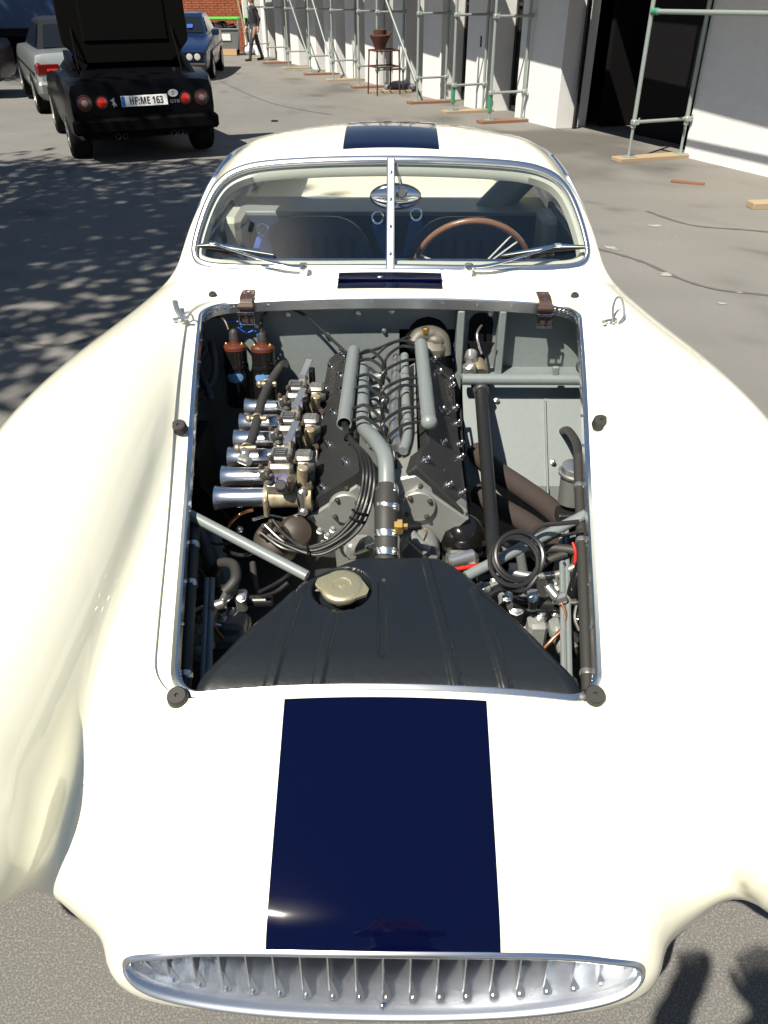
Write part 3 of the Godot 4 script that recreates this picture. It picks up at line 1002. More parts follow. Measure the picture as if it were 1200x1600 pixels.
func build_engine(car: Node3D) -> void:
	var nl := (Vector3(-0.0705, 0.7557, -1.6211) - Vector3(-0.2061, 0.6539, -1.6203)).cross(Vector3(-0.1085, 0.7863, -2.2785) - Vector3(-0.2061, 0.6539, -1.6203)).normalized()
	if nl.y < 0: nl = -nl
	var nr := (Vector3(0.0665, 0.7704, -1.6191) - Vector3(0.1911, 0.6379, -1.6202)).cross(Vector3(0.1136, 0.7873, -2.2787) - Vector3(0.1911, 0.6379, -1.6202)).normalized()
	if nr.y < 0: nr = -nr
	# block and heads under the covers
	var b := MB.new()
	b.prism([Vector2(-0.20, 0.635), Vector2(-0.075, 0.735), Vector2(-0.035, 0.70), Vector2(0.035, 0.70), Vector2(0.075, 0.735), Vector2(0.20, 0.635), Vector2(0.135, 0.56), Vector2(0.125, 0.30), Vector2(-0.125, 0.30), Vector2(-0.135, 0.56)], Transform3D(Basis(Vector3.RIGHT, 0.03), Vector3(0, 0.005, -2.26)), 0.63, 0.004)
	b.box(Vector3(0, 0.5, -2.3), Vector3(0.22, 0.3, 0.14), 0.03)
	part("cylinder_head", b, M.cast, car)
	b = MB.new()
	b.prism(rounded([Vector2(-0.205, 0.650), Vector2(-0.070, 0.752), Vector2(-0.012, 0.742), Vector2(0.012, 0.742), Vector2(0.068, 0.757), Vector2(0.205, 0.645), Vector2(0.150, 0.600), Vector2(0.128, 0.50), Vector2(-0.085, 0.50), Vector2(-0.13, 0.60)], [0.012], 4), Transform3D(Basis(), Vector3(0, -0.012, -1.665)), 0.045, 0.005)
	var fc := part("timing_case", b, M.cast, car)
	for q in [Vector3(-0.102, 0.657, -1.62), Vector3(0.074, 0.664, -1.62)]:
		b = MB.new()
		b.rod(q, q + Vector3(0, 0, 0.020), 0.043, 32, 0.003)
		part("cover_disc", b, M.cast, fc)
		for k in 5:
			var a: float = [0.6, 2.2, 3.8, 5.4, 1.5][k]
			var rr := 0.034 if k < 4 else 0.052
			var bb := MB.new()
			bb.bolt(q + Vector3(cos(a) * rr, sin(a) * rr, 0.019 if k < 4 else 0.004), Vector3(0, 0, 1), 0.0055, 0.008)
			part("hex_bolt", bb, M.bronze, fc)
	b = MB.new()
	b.lathe([Vector2(0.05, 0), Vector2(0.05, 0.05), Vector2(0.042, 0.062), Vector2(0.02, 0.064), Vector2(0.012, 0.07), Vector2(0, 0.07)], aim(Vector3(0.079, 0.55, -1.6), Vector3(0, 0.2, 1)), 24)
	b.rod(Vector3(0.053, 0.612, -1.56), Vector3(0.097, 0.575, -1.54), 0.016, 14, 0.003)
	part("water_pump", b, M.cast, car)
	b = MB.new()
	b.box(Vector3(-0.073, 0.557, -1.58), Vector3(0.055, 0.05, 0.05), 0.006)
	b.rod(Vector3(-0.097, 0.547, -1.58), Vector3(-0.042, 0.601, -1.54), 0.018, 14, 0.003)
	part("front_bracket", b, M.cast, car)
	# cam covers
	b = MB.new()
	plate(b, [Vector3(-0.2059, 0.6539, -1.6175), Vector3(-0.0671, 0.7575, -1.6125), Vector3(-0.0819, 0.7591, -1.7543), Vector3(-0.1025, 0.7907, -2.2779), Vector3(-0.1699, 0.7452, -2.3346), Vector3(-0.19, 0.7294, -2.3263), Vector3(-0.2111, 0.6669, -1.8065)], nl, 0.034, 0.006)
	var lc := part("cam_cover", b, M.crackle, car, 30)
	b = MB.new()
	plate(b, [Vector3(0.1924, 0.636, -1.6147), Vector3(0.2044, 0.7022, -2.3928), Vector3(0.1803, 0.7272, -2.3856), Vector3(0.1077, 0.794, -2.2824), Vector3(0.0996, 0.7507, -1.7713), Vector3(0.0796, 0.7654, -1.7066), Vector3(0.0666, 0.7706, -1.6217)], nr, 0.034, 0.006)
	var rc := part("cam_cover", b, M.crackle, car, 30)
	for q in [Vector3(-0.1404, 0.7624, -2.2803), Vector3(-0.1272, 0.7664, -2.2144), Vector3(-0.1778, 0.733, -2.2652), Vector3(-0.1442, 0.7493, -2.1656), Vector3(-0.1883, 0.7152, -2.1542), Vector3(-0.135, 0.7474, -2.0669), Vector3(-0.1518, 0.7264, -1.9733), Vector3(-0.1931, 0.7008, -2.0339), Vector3(-0.1982, 0.6899, -1.9549), Vector3(-0.1546, 0.7107, -1.8222), Vector3(-0.2023, 0.6792, -1.8699), Vector3(-0.2014, 0.6732, -1.796), Vector3(-0.1035, 0.7372, -1.6903), Vector3(-0.1573, 0.6925, -1.6422)]:
		b = MB.new()
		b.lathe([Vector2(0.0105, 0), Vector2(0.0105, 0.002), Vector2(0.0076, 0.003), Vector2(0.0076, 0.010), Vector2(0.0055, 0.0155), Vector2(0, 0.017)], aim(q, nl), 10)
		part("dome_nut", b, M.chrome, lc)
	for q in [Vector3(0.1367, 0.765, -2.3018), Vector3(0.1305, 0.7657, -2.2425), Vector3(0.1447, 0.746, -2.1986), Vector3(0.1874, 0.705, -2.2423), Vector3(0.1871, 0.7011, -2.201), Vector3(0.1455, 0.7246, -1.9955), Vector3(0.1904, 0.6858, -2.0836), Vector3(0.1915, 0.6767, -2.0064), Vector3(0.1416, 0.7122, -1.8331), Vector3(0.193, 0.6653, -1.9093), Vector3(0.1906, 0.6612, -1.8439), Vector3(0.0902, 0.7512, -1.6782), Vector3(0.1487, 0.6876, -1.665), Vector3(0.1855, 0.6507, -1.6873)]:
		b = MB.new()
		b.lathe([Vector2(0.0105, 0), Vector2(0.0105, 0.002), Vector2(0.0076, 0.003), Vector2(0.0076, 0.010), Vector2(0.0055, 0.0155), Vector2(0, 0.017)], aim(q, nr), 10)
		part("dome_nut", b, M.chrome, rc)
	for w in [[Vector3(-0.1718, 0.7237, -2.111), Vector3(-0.1612, 0.7417, -2.2228), nl, lc], [Vector3(0.1787, 0.7134, -2.2334), Vector3(0.179, 0.6986, -2.0909), nr, rc]]:
		var dir: Vector3 = (w[1] - w[0]).normalized()
		if w[3] == lc: dir = (Vector3(-0.1734, 0.7387, -2.2908) - Vector3(-0.1791, 0.7104, -2.0234)).normalized()
		else: dir = (Vector3(0.1761, 0.7275, -2.3447) - Vector3(0.1769, 0.697, -2.0535)).normalized()
		var side: Vector3 = dir.cross(w[2])
		var t := TextMesh.new()
		t.text = "MASERATI"
		t.font = font("Droid Sans")
		t.font_size = 32
		t.pixel_size = 0.00105
		t.depth = 0.002
		put("lettering", t, M.worn_black, w[3], Transform3D(Basis(dir, -side, w[2]) if (dir.cross(-side)).dot(w[2]) > 0 else Basis(dir, side, w[2]), (w[0] + w[1]) * 0.5 + w[2] * 0.001 - origin))
		b = MB.new()
		var c: Vector3 = (w[0] + w[1]) * 0.5
		for s in [-1.0, 1.0]:
			b.tube([c + side * 0.021 * s - dir * 0.1, c + side * 0.021 * s + dir * 0.1], 0.0016, 6)
			b.tube([c + side * 0.021 + dir * 0.1 * s, c - side * 0.021 + dir * 0.1 * s], 0.0016, 6)
		part("raised_border", b, M.crackle, w[3])
	# plug lead tubes
	b = MB.new()
	var ta := Vector3(-0.107, 0.794, -2.24)
	var te := Vector3(-0.113, 0.785, -1.8)
	b.tube([ta, te], 0.0195, 24, false)
	b.tube([te, ta], 0.0165, 24, false)
	b.ring(te, te - ta, 0.018, 0.0018, 24, 6)
	b.ball(ta, Vector3.ONE * 0.0195, 16)
	var lt := part("lead_tube", b, M.grey_tube, car)
	b = MB.new()
	ta = Vector3(0.094, 0.816, -2.24)
	te = Vector3(0.103, 0.792, -1.8)
	b.tube([ta, te], 0.0195, 24)
	b.ball(te, Vector3.ONE * 0.0215, 20)
	b.ball(ta, Vector3.ONE * 0.0195, 16)
	part("lead_tube", b, M.grey_tube, car)
	# ignition leads to the distributor
	var w0 := [Vector3(-0.112, 0.79, -1.85), Vector3(-0.11, 0.782, -1.785), Vector3(-0.088, 0.778, -1.72), Vector3(-0.056, 0.782, -1.645), Vector3(-0.044, 0.76, -1.585), Vector3(-0.053, 0.715, -1.545), Vector3(-0.075, 0.679, -1.505), Vector3(-0.123, 0.649, -1.475), Vector3(-0.178, 0.63, -1.465)]
	var ends := [Vector3(-0.305, 0.637, -1.53), Vector3(-0.297, 0.645, -1.55), Vector3(-0.281, 0.646, -1.57), Vector3(-0.282, 0.629, -1.525), Vector3(-0.265, 0.641, -1.54), Vector3(-0.258, 0.62, -1.52), Vector3(-0.244, 0.626, -1.53)]
	for k in 7:
		var dx := (k % 4 - 1.5) * 0.0085
		var dy := (k / 4 - 0.5) * 0.009
		var pts: Array = []
		for i in w0.size():
			var sp := 0.35 if i < 3 else 1.0
			pts.append(w0[i] + Vector3(dx * sp, dy * sp + (0.002 if i % 2 == 0 else -0.001) * (k % 3), dx * 0.5 * sp))
		pts.append((w0[8] as Vector3).lerp(ends[k], 0.55) + Vector3(0, -0.012 + 0.004 * k, 0.01))
		pts.append(ends[k] + Vector3(0.006, 0.008, 0.012))
		tb("ignition_lead", pts, 0.0042, M.rubber_gloss, car, 5, 8)
	for q in [[Vector3(-0.099, 0.776, -1.75), Vector3(0.5, -0.3, 0.5), 0.013], [Vector3(-0.064, 0.699, -1.528), Vector3(-0.3, -0.9, 0.5), 0.019], [Vector3(-0.069, 0.687, -1.515), Vector3(-0.3, -0.9, 0.5), 0.019], [Vector3(-0.183, 0.628, -1.465), Vector3(-1, -0.1, 0.1), 0.017]]:
		b = MB.new()
		b.ring(q[0], q[1], q[2], 0.0026, 20, 6)
		part("lead_clip", b, M.black, car)
	b = MB.new()
	var dx2 := aim(Vector3(-0.281, 0.577, -1.575), Vector3(-0.25, 0.65, 0.6))
	b.lathe([Vector2(0.048, -0.05), Vector2(0.052, -0.01), Vector2(0.052, 0.005), Vector2(0.046, 0.020), Vector2(0.034, 0.030), Vector2(0.014, 0.034), Vector2(0, 0.034)], dx2, 24)
	for k in 7: b.rod(dx2 * Vector3(0, 0.02, 0), (ends[k] as Vector3), 0.0075, 10, 0.002)
	part("distributor", b, M.bakelite, car)
	b = MB.new()
	dx2 = aim(Vector3(-0.229, 0.587, -1.6), Vector3(0.3, 0.6, 0.6))
	b.lathe([Vector2(0.042, -0.05), Vector2(0.044, 0.0), Vector2(0.036, 0.02), Vector2(0.016, 0.028), Vector2(0, 0.028)], dx2, 24)
	part("distributor", b, M.bakelite, car)
	# coolant pipe and hoses
	tb("coolant_pipe", [Vector3(-0.08, 0.768, -2.18), Vector3(-0.073, 0.763, -1.98), Vector3(-0.067, 0.76, -1.84), Vector3(-0.029, 0.784, -1.71), Vector3(-0.006, 0.781, -1.63), Vector3(-0.003, 0.732, -1.56)], 0.0195, M.grey_tube, car, 6, 18)
	tb("coolant_hose", [Vector3(-0.003, 0.737, -1.575), Vector3(-0.004, 0.709, -1.515), Vector3(-0.003, 0.668, -1.47), Vector3(-0.003, 0.616, -1.43)], 0.0265, M.rubber, car, 4, 20)
	for q in [[Vector3(-0.003, 0.731, -1.57), Vector3(-0.004, 0.716, -1.53)], [Vector3(-0.002, 0.715, -1.527), Vector3(-0.004, 0.694, -1.51)], [Vector3(-0.003, 0.675, -1.476), Vector3(-0.003, 0.658, -1.46)], [Vector3(-0.003, 0.645, -1.448), Vector3(-0.003, 0.625, -1.43)]]:
		clamp_band("hose_clamp", q[0], q[1] - q[0], 0.0268, 0.016, M.bright, car)
	b = MB.new()
	var s0 := Vector3(0.016, 0.696, -1.475)
	b.lathe([Vector2(0, 0), Vector2(0.014, 0), Vector2(0.014, 0.006), Vector2(0.019, 0.007), Vector2(0.019, 0.018), Vector2(0.008, 0.020), Vector2(0.008, 0.030), Vector2(0, 0.031)], aim(s0, Vector3(1, 0.03, 0)), 6)
	var sen := part("temperature_sender", b, M.brass, car, 20)
	b = MB.new()
	b.rod(s0 + Vector3(0.030, 0, 0), s0 + Vector3(0.062, 0.002, 0), 0.0085, 12, 0.002)
	part("terminal_boot", b, M.black, sen)
	tb("sender_wire", [s0 + Vector3(0.06, 0, 0), s0 + Vector3(0.075, -0.02, -0.01), s0 + Vector3(0.07, -0.06, -0.03)], 0.0022, M.straw, sen)
	# valley between the heads
	b = MB.new()
	b.tube(curve([Vector3(0.02, 0.785, -2.22), Vector3(0.016, 0.773, -2.02), Vector3(0.013, 0.767, -1.86), Vector3(0.021, 0.755, -1.73)]), 0.0125, 14)
	part("valley_pipe", b, M.zinc, car)
	b = MB.new()
	b.tube(curve([Vector3(0.045, 0.789, -2.22), Vector3(0.046, 0.773, -1.98), Vector3(0.049, 0.762, -1.8), Vector3(0.037, 0.752, -1.72)]), 0.0125, 14)
	var vp := part("valley_pipe", b, M.grey_tube, car)
	for q in [Vector3(0.044, 0.779, -2.09), Vector3(0.045, 0.773, -2), Vector3(0.046, 0.77, -1.91), Vector3(0.046, 0.765, -1.84)]: clamp_band("joint_band", q, Vector3(0, 0, 1), 0.0125, 0.008, M.zinc, vp)
	for k in 6:
		var z := -2.16 + k * 0.078
		b = MB.new()
		b.tube(curve([Vector3(-0.050, 0.742, z), Vector3(-0.022, 0.752, z + 0.004), Vector3(-0.006, 0.735, z + 0.008), Vector3(-0.006, 0.70, z + 0.01)]), 0.0125, 12)
		part("water_branch", b, M.grey_tube, car)
		b = MB.new()
		b.rod(Vector3(0.012, 0.69, z + 0.02), Vector3(0.010, 0.752, z + 0.02), 0.008, 10, 0.002)
		b.rod(Vector3(0.012, 0.69, z + 0.02), Vector3(0.012, 0.715, z + 0.02), 0.012, 6, 0.001)
		part("spark_plug", b, M.zinc, car)
	b = MB.new()
	b.grid([[Vector3(0.078, 0.752, -2.26), Vector3(0.030, 0.715, -2.26)], [Vector3(0.072, 0.755, -1.66), Vector3(0.022, 0.712, -1.64)]])
	b.grid([[Vector3(-0.030, 0.715, -2.26), Vector3(-0.078, 0.752, -2.26)], [Vector3(-0.022, 0.712, -1.64), Vector3(-0.072, 0.755, -1.66)]])
	part("valley_wall", b, M.cast, car)
	for w in [[Vector3(0.083, 0.81, -2.22), Vector3(0.031, 0.818, -2.22), Vector3(-0.01, 0.798, -2.18)], [Vector3(0.083, 0.806, -2.15), Vector3(0.031, 0.813, -2.12), Vector3(-0.018, 0.797, -2.08)], [Vector3(0.084, 0.801, -2.04), Vector3(0.025, 0.81, -2), Vector3(-0.02, 0.793, -1.97)], [Vector3(0.084, 0.799, -1.99), Vector3(0.028, 0.813, -1.96), Vector3(-0.016, 0.796, -1.91)], [Vector3(0.085, 0.791, -1.88), Vector3(0.03, 0.794, -1.86), Vector3(-0.015, 0.786, -1.8)], [Vector3(0.087, 0.787, -1.81), Vector3(0.031, 0.788, -1.78), Vector3(-0.011, 0.775, -1.72)], [Vector3(-0.088, 0.799, -2.21), Vector3(-0.053, 0.822, -2.18), Vector3(-0.019, 0.802, -2.15)], [Vector3(-0.088, 0.797, -2.16), Vector3(-0.052, 0.816, -2.13), Vector3(-0.018, 0.8, -2.1)], [Vector3(-0.092, 0.793, -2.06), Vector3(-0.053, 0.814, -2.03), Vector3(-0.024, 0.802, -2)], [Vector3(-0.092, 0.797, -1.98), Vector3(-0.055, 0.811, -1.96), Vector3(-0.018, 0.795, -1.92)], [Vector3(-0.097, 0.784, -1.88), Vector3(-0.057, 0.806, -1.86), Vector3(-0.02, 0.788, -1.82)], [Vector3(-0.097, 0.784, -1.81), Vector3(-0.057, 0.807, -1.79), Vector3(-0.014, 0.782, -1.76)]]:
		tb("plug_lead", [w[0], (w[0] as Vector3).lerp(w[1], 0.4) + Vector3(0, 0.004, 0), w[1], w[2], w[2] + Vector3(0, -0.05, 0.005)], 0.0045, M.rubber_gloss, car, 5, 8)
	tb("ignition_lead", [Vector3(-0.083, 0.797, -2.22), Vector3(-0.036, 0.803, -2.24), Vector3(0.022, 0.819, -2.26), Vector3(0.07, 0.815, -2.26), Vector3(0.089, 0.804, -2.24)], 0.005, M.rubber_gloss, car, 5, 8)
	tb("ignition_lead", [Vector3(-0.151, 0.798, -2.25), Vector3(-0.063, 0.785, -2.2), Vector3(-0.007, 0.809, -2.25), Vector3(0.061, 0.823, -2.29)], 0.004, M.rubber_gloss, car, 5, 8)
	# the back of the engine
	b = MB.new()
	b.box(Vector3(0.132, 0.776, -2.3), Vector3(0.085, 0.06, 0.07), 0.02)
	b.tube(curve([Vector3(0.071, 0.793, -2.29), Vector3(0.09, 0.813, -2.31), Vector3(0.13, 0.818, -2.32), Vector3(0.163, 0.806, -2.31), Vector3(0.176, 0.76, -2.29)]), [0.020, 0.021, 0.022, 0.023, 0.024, 0.025, 0.026, 0.026, 0.026, 0.026, 0.026, 0.026, 0.026, 0.025, 0.024, 0.023, 0.022, 0.021, 0.020, 0.019, 0.018, 0.017, 0.016, 0.015, 0.014], 14)
	b.ball(Vector3(0.143, 0.805, -2.31), Vector3(0.035, 0.022, 0.03), 14)
	var oc := part("rear_casting", b, M.cast_dark, car)
	b = MB.new()
	b.rod(Vector3(0.109, 0.826, -2.3), Vector3(0.107, 0.846, -2.3), 0.012, 6, 0.002)
	part("brass_plug", b, M.brass, oc)
	b = MB.new()
	b.ball(Vector3(0.12, 0.779, -2.4), Vector3(0.075, 0.08, 0.05), 18)
	part("bell_housing", b, M.black, car)

func build_intake(car: Node3D) -> void:
	for k in 6:
		var z := -1.625 - 0.096 * k
		var y := 0.674
		var b := MB.new()
		var xf := aim(Vector3(-0.300, y, z), Vector3(-1, -0.02, 0))
		b.lathe([Vector2(0.0235, 0), Vector2(0.0240, 0.05), Vector2(0.0245, 0.08), Vector2(0.0260, 0.105), Vector2(0.0295, 0.118), Vector2(0.0310, 0.1225), Vector2(0.0290, 0.1235), Vector2(0.0245, 0.108), Vector2(0.0235, 0.08), Vector2(0.021, 0.0)], xf, 28)
		part("intake_trumpet", b, M.bright, car, 50)
		b = MB.new()
		b.lathe([Vector2(0.021, 0), Vector2(0.033, 0), Vector2(0.033, 0.010), Vector2(0.027, 0.012), Vector2(0.025, 0.05), Vector2(0.026, 0.10), Vector2(0.034, 0.104), Vector2(0.034, 0.116), Vector2(0.02, 0.118)], aim(Vector3(-0.301, y, z), Vector3(1, 0.03, 0)), 22)
		if k == 0: b.box(Vector3(-0.296, y - 0.012, z + 0.012), Vector3(0.012, 0.055, 0.045), 0.004)
		part("intake_runner", b, M.stained if k == 0 else M.cast_pale, car)
	for k in 3:
		var zc := -1.675 - 0.193 * k
		var b := MB.new()
		b.box(Vector3(-0.262, 0.690, zc), Vector3(0.075, 0.075, 0.135), 0.010)
		b.box(Vector3(-0.262, 0.735, zc - 0.012), Vector3(0.062, 0.035, 0.085), 0.008)
		b.rod(Vector3(-0.300, 0.715, zc + 0.03), Vector3(-0.300, 0.745, zc + 0.03), 0.014, 14, 0.003)
		b.rod(Vector3(-0.285, 0.725, zc + 0.062), Vector3(-0.285, 0.752, zc + 0.062), 0.011, 14, 0.003)
		b.rod(Vector3(-0.248, 0.70, zc + 0.058), Vector3(-0.243, 0.745, zc + 0.080), 0.016, 16, 0.004)
		b.rod(Vector3(-0.30, 0.69, zc - 0.075), Vector3(-0.21, 0.69, zc - 0.075), 0.010, 10, 0.002)
		var cb := part("carburettor", b, M.cast_pale, car)
		b = MB.new()
		b.box(Vector3(-0.262, 0.760, zc - 0.012), Vector3(0.052, 0.014, 0.058), 0.004)
		part("cover_plate", b, M.cast_pale, cb)
		b = MB.new()
		b.box(Vector3(-0.264, 0.768, zc - 0.010), Vector3(0.034, 0.0016, 0.034))
		part("maker_plate", b, M.dark_metal, cb)
		for i in 4: b = MB.new()
		b = MB.new()
		for i in 3: b.box(Vector3(-0.264, 0.7692, zc - 0.020 + i * 0.010), Vector3(0.026, 0.0008, 0.0028))
		part("plate_lines", b, M.zinc, cb)
		b = MB.new()
		b.box(Vector3(-0.208, 0.728, zc - 0.022), Vector3(0.052, 0.045, 0.060), 0.014)
		b.box(Vector3(-0.208, 0.752, zc - 0.022), Vector3(0.044, 0.014, 0.050), 0.007)
		part("float_chamber", b, M.cast_pale, cb)
		b = MB.new()
		b.box(Vector3(-0.243, 0.782, zc - 0.085), Vector3(0.018, 0.0035, 0.098), 0.0, Basis(Vector3.UP, -0.14) * Basis(Vector3.RIGHT, 0.10))
		b.box(Vector3(-0.250, 0.765, zc - 0.038), Vector3(0.018, 0.036, 0.0035))
		part("linkage_bar", b, M.zinc, cb)
		b = MB.new()
		b.box(Vector3(-0.226, 0.735, zc - 0.085), Vector3(0.016, 0.09, 0.028), 0.003)
		part("spring_bracket", b, M.black, cb)
		for q in [Vector3(-0.285, 0.767, zc + 0.018), Vector3(-0.240, 0.767, zc + 0.018), Vector3(-0.240, 0.767, zc - 0.042), Vector3(-0.308, 0.748, zc + 0.03), Vector3(-0.285, 0.755, zc + 0.062), Vector3(-0.225, 0.757, zc + 0.020), Vector3(-0.20, 0.745, zc + 0.022)]:
			b = MB.new()
			b.bolt(q, Vector3.UP, 0.0055, 0.009)
			part("brass_screw", b, M.bronze, cb)
		for q in [[Vector3(-0.298, 0.735, zc + 0.055), Vector3(-0.280, 0.752, zc + 0.066), 0.013, M.rubber], [Vector3(-0.235, 0.715, zc + 0.075), Vector3(-0.228, 0.755, zc + 0.09), 0.009, M.bronze], [Vector3(-0.212, 0.70, zc + 0.025), Vector3(-0.205, 0.752, zc + 0.032), 0.014, M.stained], [Vector3(-0.195, 0.69, zc + 0.05), Vector3(-0.190, 0.715, zc + 0.06), 0.010, M.bronze], [Vector3(-0.255, 0.725, zc + 0.085), Vector3(-0.252, 0.742, zc + 0.098), 0.014, M.dark_metal]]:
			b = MB.new()
			b.rod(q[0], q[1], q[2], 12, 0.003)
			part("jet_housing", b, q[3], cb)
		b = MB.new()
		b.ring(Vector3(-0.252, 0.745, zc + 0.080), Vector3(0.1, 1, 0.4), 0.014, 0.0022, 18, 6)
		part("violet_seal", b, M.violet, cb)
	# fuel hose with banjo unions
	tb("fuel_hose", [Vector3(-0.3, 0.8, -2.137), Vector3(-0.318, 0.785, -2.139), Vector3(-0.341, 0.765, -2.074), Vector3(-0.351, 0.755, -1.992), Vector3(-0.351, 0.75, -1.889), Vector3(-0.349, 0.748, -1.804), Vector3(-0.355, 0.745, -1.743)], 0.0125, M.rubber, car, 5, 14)
	for q in [Vector3(-0.347, 0.765, -2.074), Vector3(-0.351, 0.752, -1.888), Vector3(-0.358, 0.745, -1.743)]:
		var b := MB.new()
		b.rod(q + Vector3(-0.022, 0, 0), q + Vector3(0.026, 0, 0), 0.008, 10, 0.002)
		b.ball(q + Vector3(-0.022, 0, 0), Vector3.ONE * 0.011, 10)
		b.ring(q, Vector3(0.2, 0, 1), 0.0135, 0.003, 16, 6)
		part("banjo_union", b, M.brass_dull, car)
	var e := MB.new()
	e.rod(Vector3(-0.363, 0.745, -1.731), Vector3(-0.354, 0.745, -1.705), 0.012, 12, 0.004)
	e.rod(Vector3(-0.371, 0.735, -1.71), Vector3(-0.343, 0.735, -1.691), 0.012, 14, 0.003)
	part("hose_plug", e, M.zinc, car)
	# throttle rod ends at the head
	e = MB.new()
	e.rod(Vector3(-0.207, 0.714, -1.6), Vector3(-0.208, 0.649, -1.6), 0.010, 12, 0.003)
	e.ball(Vector3(-0.205, 0.654, -1.595), Vector3.ONE * 0.012, 12)
	e.ball(Vector3(-0.204, 0.708, -1.6), Vector3.ONE * 0.010, 12)
	part("throttle_link", e, M.zinc, car)
	tb("throttle_cable", [Vector3(-0.214, 0.712, -1.66), Vector3(-0.216, 0.695, -1.6), Vector3(-0.212, 0.667, -1.595)], 0.004, M.black, car)

func build_small(car: Node3D) -> void:
	var b := MB.new()
	# ignition coils
	for w in [[Vector3(-0.477, 0.669, -2.26), Vector3(-0.473, 0.78, -2.285)], [Vector3(-0.393, 0.665, -2.27), Vector3(-0.39, 0.77, -2.3)]]:
		var a: Vector3 = w[0]
		var t: Vector3 = w[1]
		a = t + Vector3(0, -0.175, 0.03)
		var ax := (t - a).normalized()
		b = MB.new()
		b.rod(a, t, 0.036, 26, 0.003)
		var coil := part("ignition_coil", b, M.black_gloss, car)
		b = MB.new()
		b.lathe([Vector2(0.0365, 0), Vector2(0.0365, 0.010), Vector2(0.031, 0.016), Vector2(0.016, 0.020), Vector2(0.013, 0.045), Vector2(0, 0.045)], aim(t, ax), 24)
		part("brown_cap", b, M.brown_plastic, coil)
		b = MB.new()
		b.lathe([Vector2(0.016, 0), Vector2(0.014, 0.022), Vector2(0.007, 0.030), Vector2(0, 0.03)], aim(t + ax * 0.032, ax), 14)
		part("rubber_boot", b, M.rubber, coil)
		for s in [-1.0, 1.0]:
			b = MB.new()
			b.bolt(t + Vector3(s * 0.024, 0.012, 0.006), ax, 0.005, 0.012)
			part("terminal", b, M.brass, coil)
		b = MB.new()
		var rows: Array = []
		for i in 9:
			var v := i / 8.0 * 2.0 - 1.0
			var row: Array = []
			for j in 13:
				var u := j / 12.0 * 2.0 - 1.0
				var an := u * 0.75 * sqrt(maxf(0.0, 1.0 - v * v))
				row.append(a.lerp(t, 0.58 + v * 0.09) + Vector3(sin(an) * 0.0366, 0, cos(an) * 0.0366))
			rows.append(row)
		b.grid(rows)
		part("blue_label", b, M.label_blue, coil)
		clamp_band("coil_strap", a.lerp(t, 0.72), ax, 0.036, 0.012, M.black, coil)
	tb("coil_lead", [Vector3(-0.389, 0.828, -2.3), Vector3(-0.391, 0.857, -2.33), Vector3(-0.368, 0.885, -2.34), Vector3(-0.33, 0.894, -2.35), Vector3(-0.262, 0.87, -2.34), Vector3(-0.203, 0.829, -2.31), Vector3(-0.139, 0.79, -2.26)], 0.0048, M.rubber_gloss, car, 6, 8)
	tb("coil_lead", [Vector3(-0.487, 0.841, -2.29), Vector3(-0.502, 0.864, -2.31), Vector3(-0.534, 0.868, -2.33), Vector3(-0.569, 0.856, -2.33)], 0.0045, M.rubber_gloss, car, 6, 8)
	tb("blue_wire", [Vector3(-0.459, 0.844, -2.3), Vector3(-0.438, 0.823, -2.31), Vector3(-0.412, 0.83, -2.31), Vector3(-0.399, 0.807, -2.3)], 0.003, M.blue_wire, car, 5, 6)
	tb("blue_wire", [Vector3(-0.508, 0.852, -2.34), Vector3(-0.465, 0.848, -2.34), Vector3(-0.452, 0.836, -2.32)], 0.003, M.blue_wire, car, 5, 6)
	for w in [[Vector3(-0.553, 0.796, -2.25), Vector3(-0.567, 0.756, -2.2), Vector3(-0.531, 0.722, -2.12), Vector3(-0.521, 0.7, -2.1)], [Vector3(-0.542, 0.804, -2.28), Vector3(-0.52, 0.767, -2.2), Vector3(-0.527, 0.728, -2.15), Vector3(-0.561, 0.706, -2.1)], [Vector3(-0.57, 0.827, -2.3), Vector3(-0.577, 0.787, -2.2), Vector3(-0.57, 0.751, -2.1), Vector3(-0.55, 0.72, -2)]]:
		tb("wiring_loom", w, 0.011, M.rubber, car, 5, 10)
	b = MB.new()
	b.box(Vector3(-0.545, 0.56, -1.93), Vector3(0.07, 0.22, 0.22), 0.01)
	b.prism([Vector2(0, 0), Vector2(0.16, 0), Vector2(0.05, 0.2), Vector2(0, 0.2)], Transform3D(Basis(), Vector3(-0.56, 0.40, -1.82)), 0.015)
	part("heater_duct", b, M.black, car)
	# exhaust under wrap
	tb("exhaust_pipe", [Vector3(0.262, 0.53, -2.105), Vector3(0.316, 0.525, -2.002), Vector3(0.382, 0.515, -1.924), Vector3(0.456, 0.49, -1.854), Vector3(0.534, 0.43, -1.8)], 0.030, M.wrap, car, 6, 18)
	tb("exhaust_pipe", [Vector3(0.258, 0.48, -1.95), Vector3(0.324, 0.475, -1.875), Vector3(0.399, 0.46, -1.812), Vector3(0.489, 0.4, -1.774), Vector3(0.563, 0.34, -1.742)], 0.030, M.wrap, car, 6, 18)
	# steering column
	b = MB.new()
	b.tube([Vector3(0.276, 0.705, -2.225), Vector3(0.266, 0.688, -1.994), Vector3(0.255, 0.58, -1.491)], [0.020, 0.0185, 0.0175], 20)
	var col := part("steering_shaft", b, M.black_satin, car)
	b = MB.new()
	var j := Vector3(0.275, 0.705, -2.216)
	b.box(j + Vector3(-0.022, 0.006, 0), Vector3(0.012, 0.034, 0.05), 0.004)
	b.box(j + Vector3(0.022, 0.006, 0), Vector3(0.012, 0.034, 0.05), 0.004)
	b.rod(j + Vector3(-0.032, 0.008, 0), j + Vector3(0.032, 0.008, 0), 0.012, 14, 0.002)
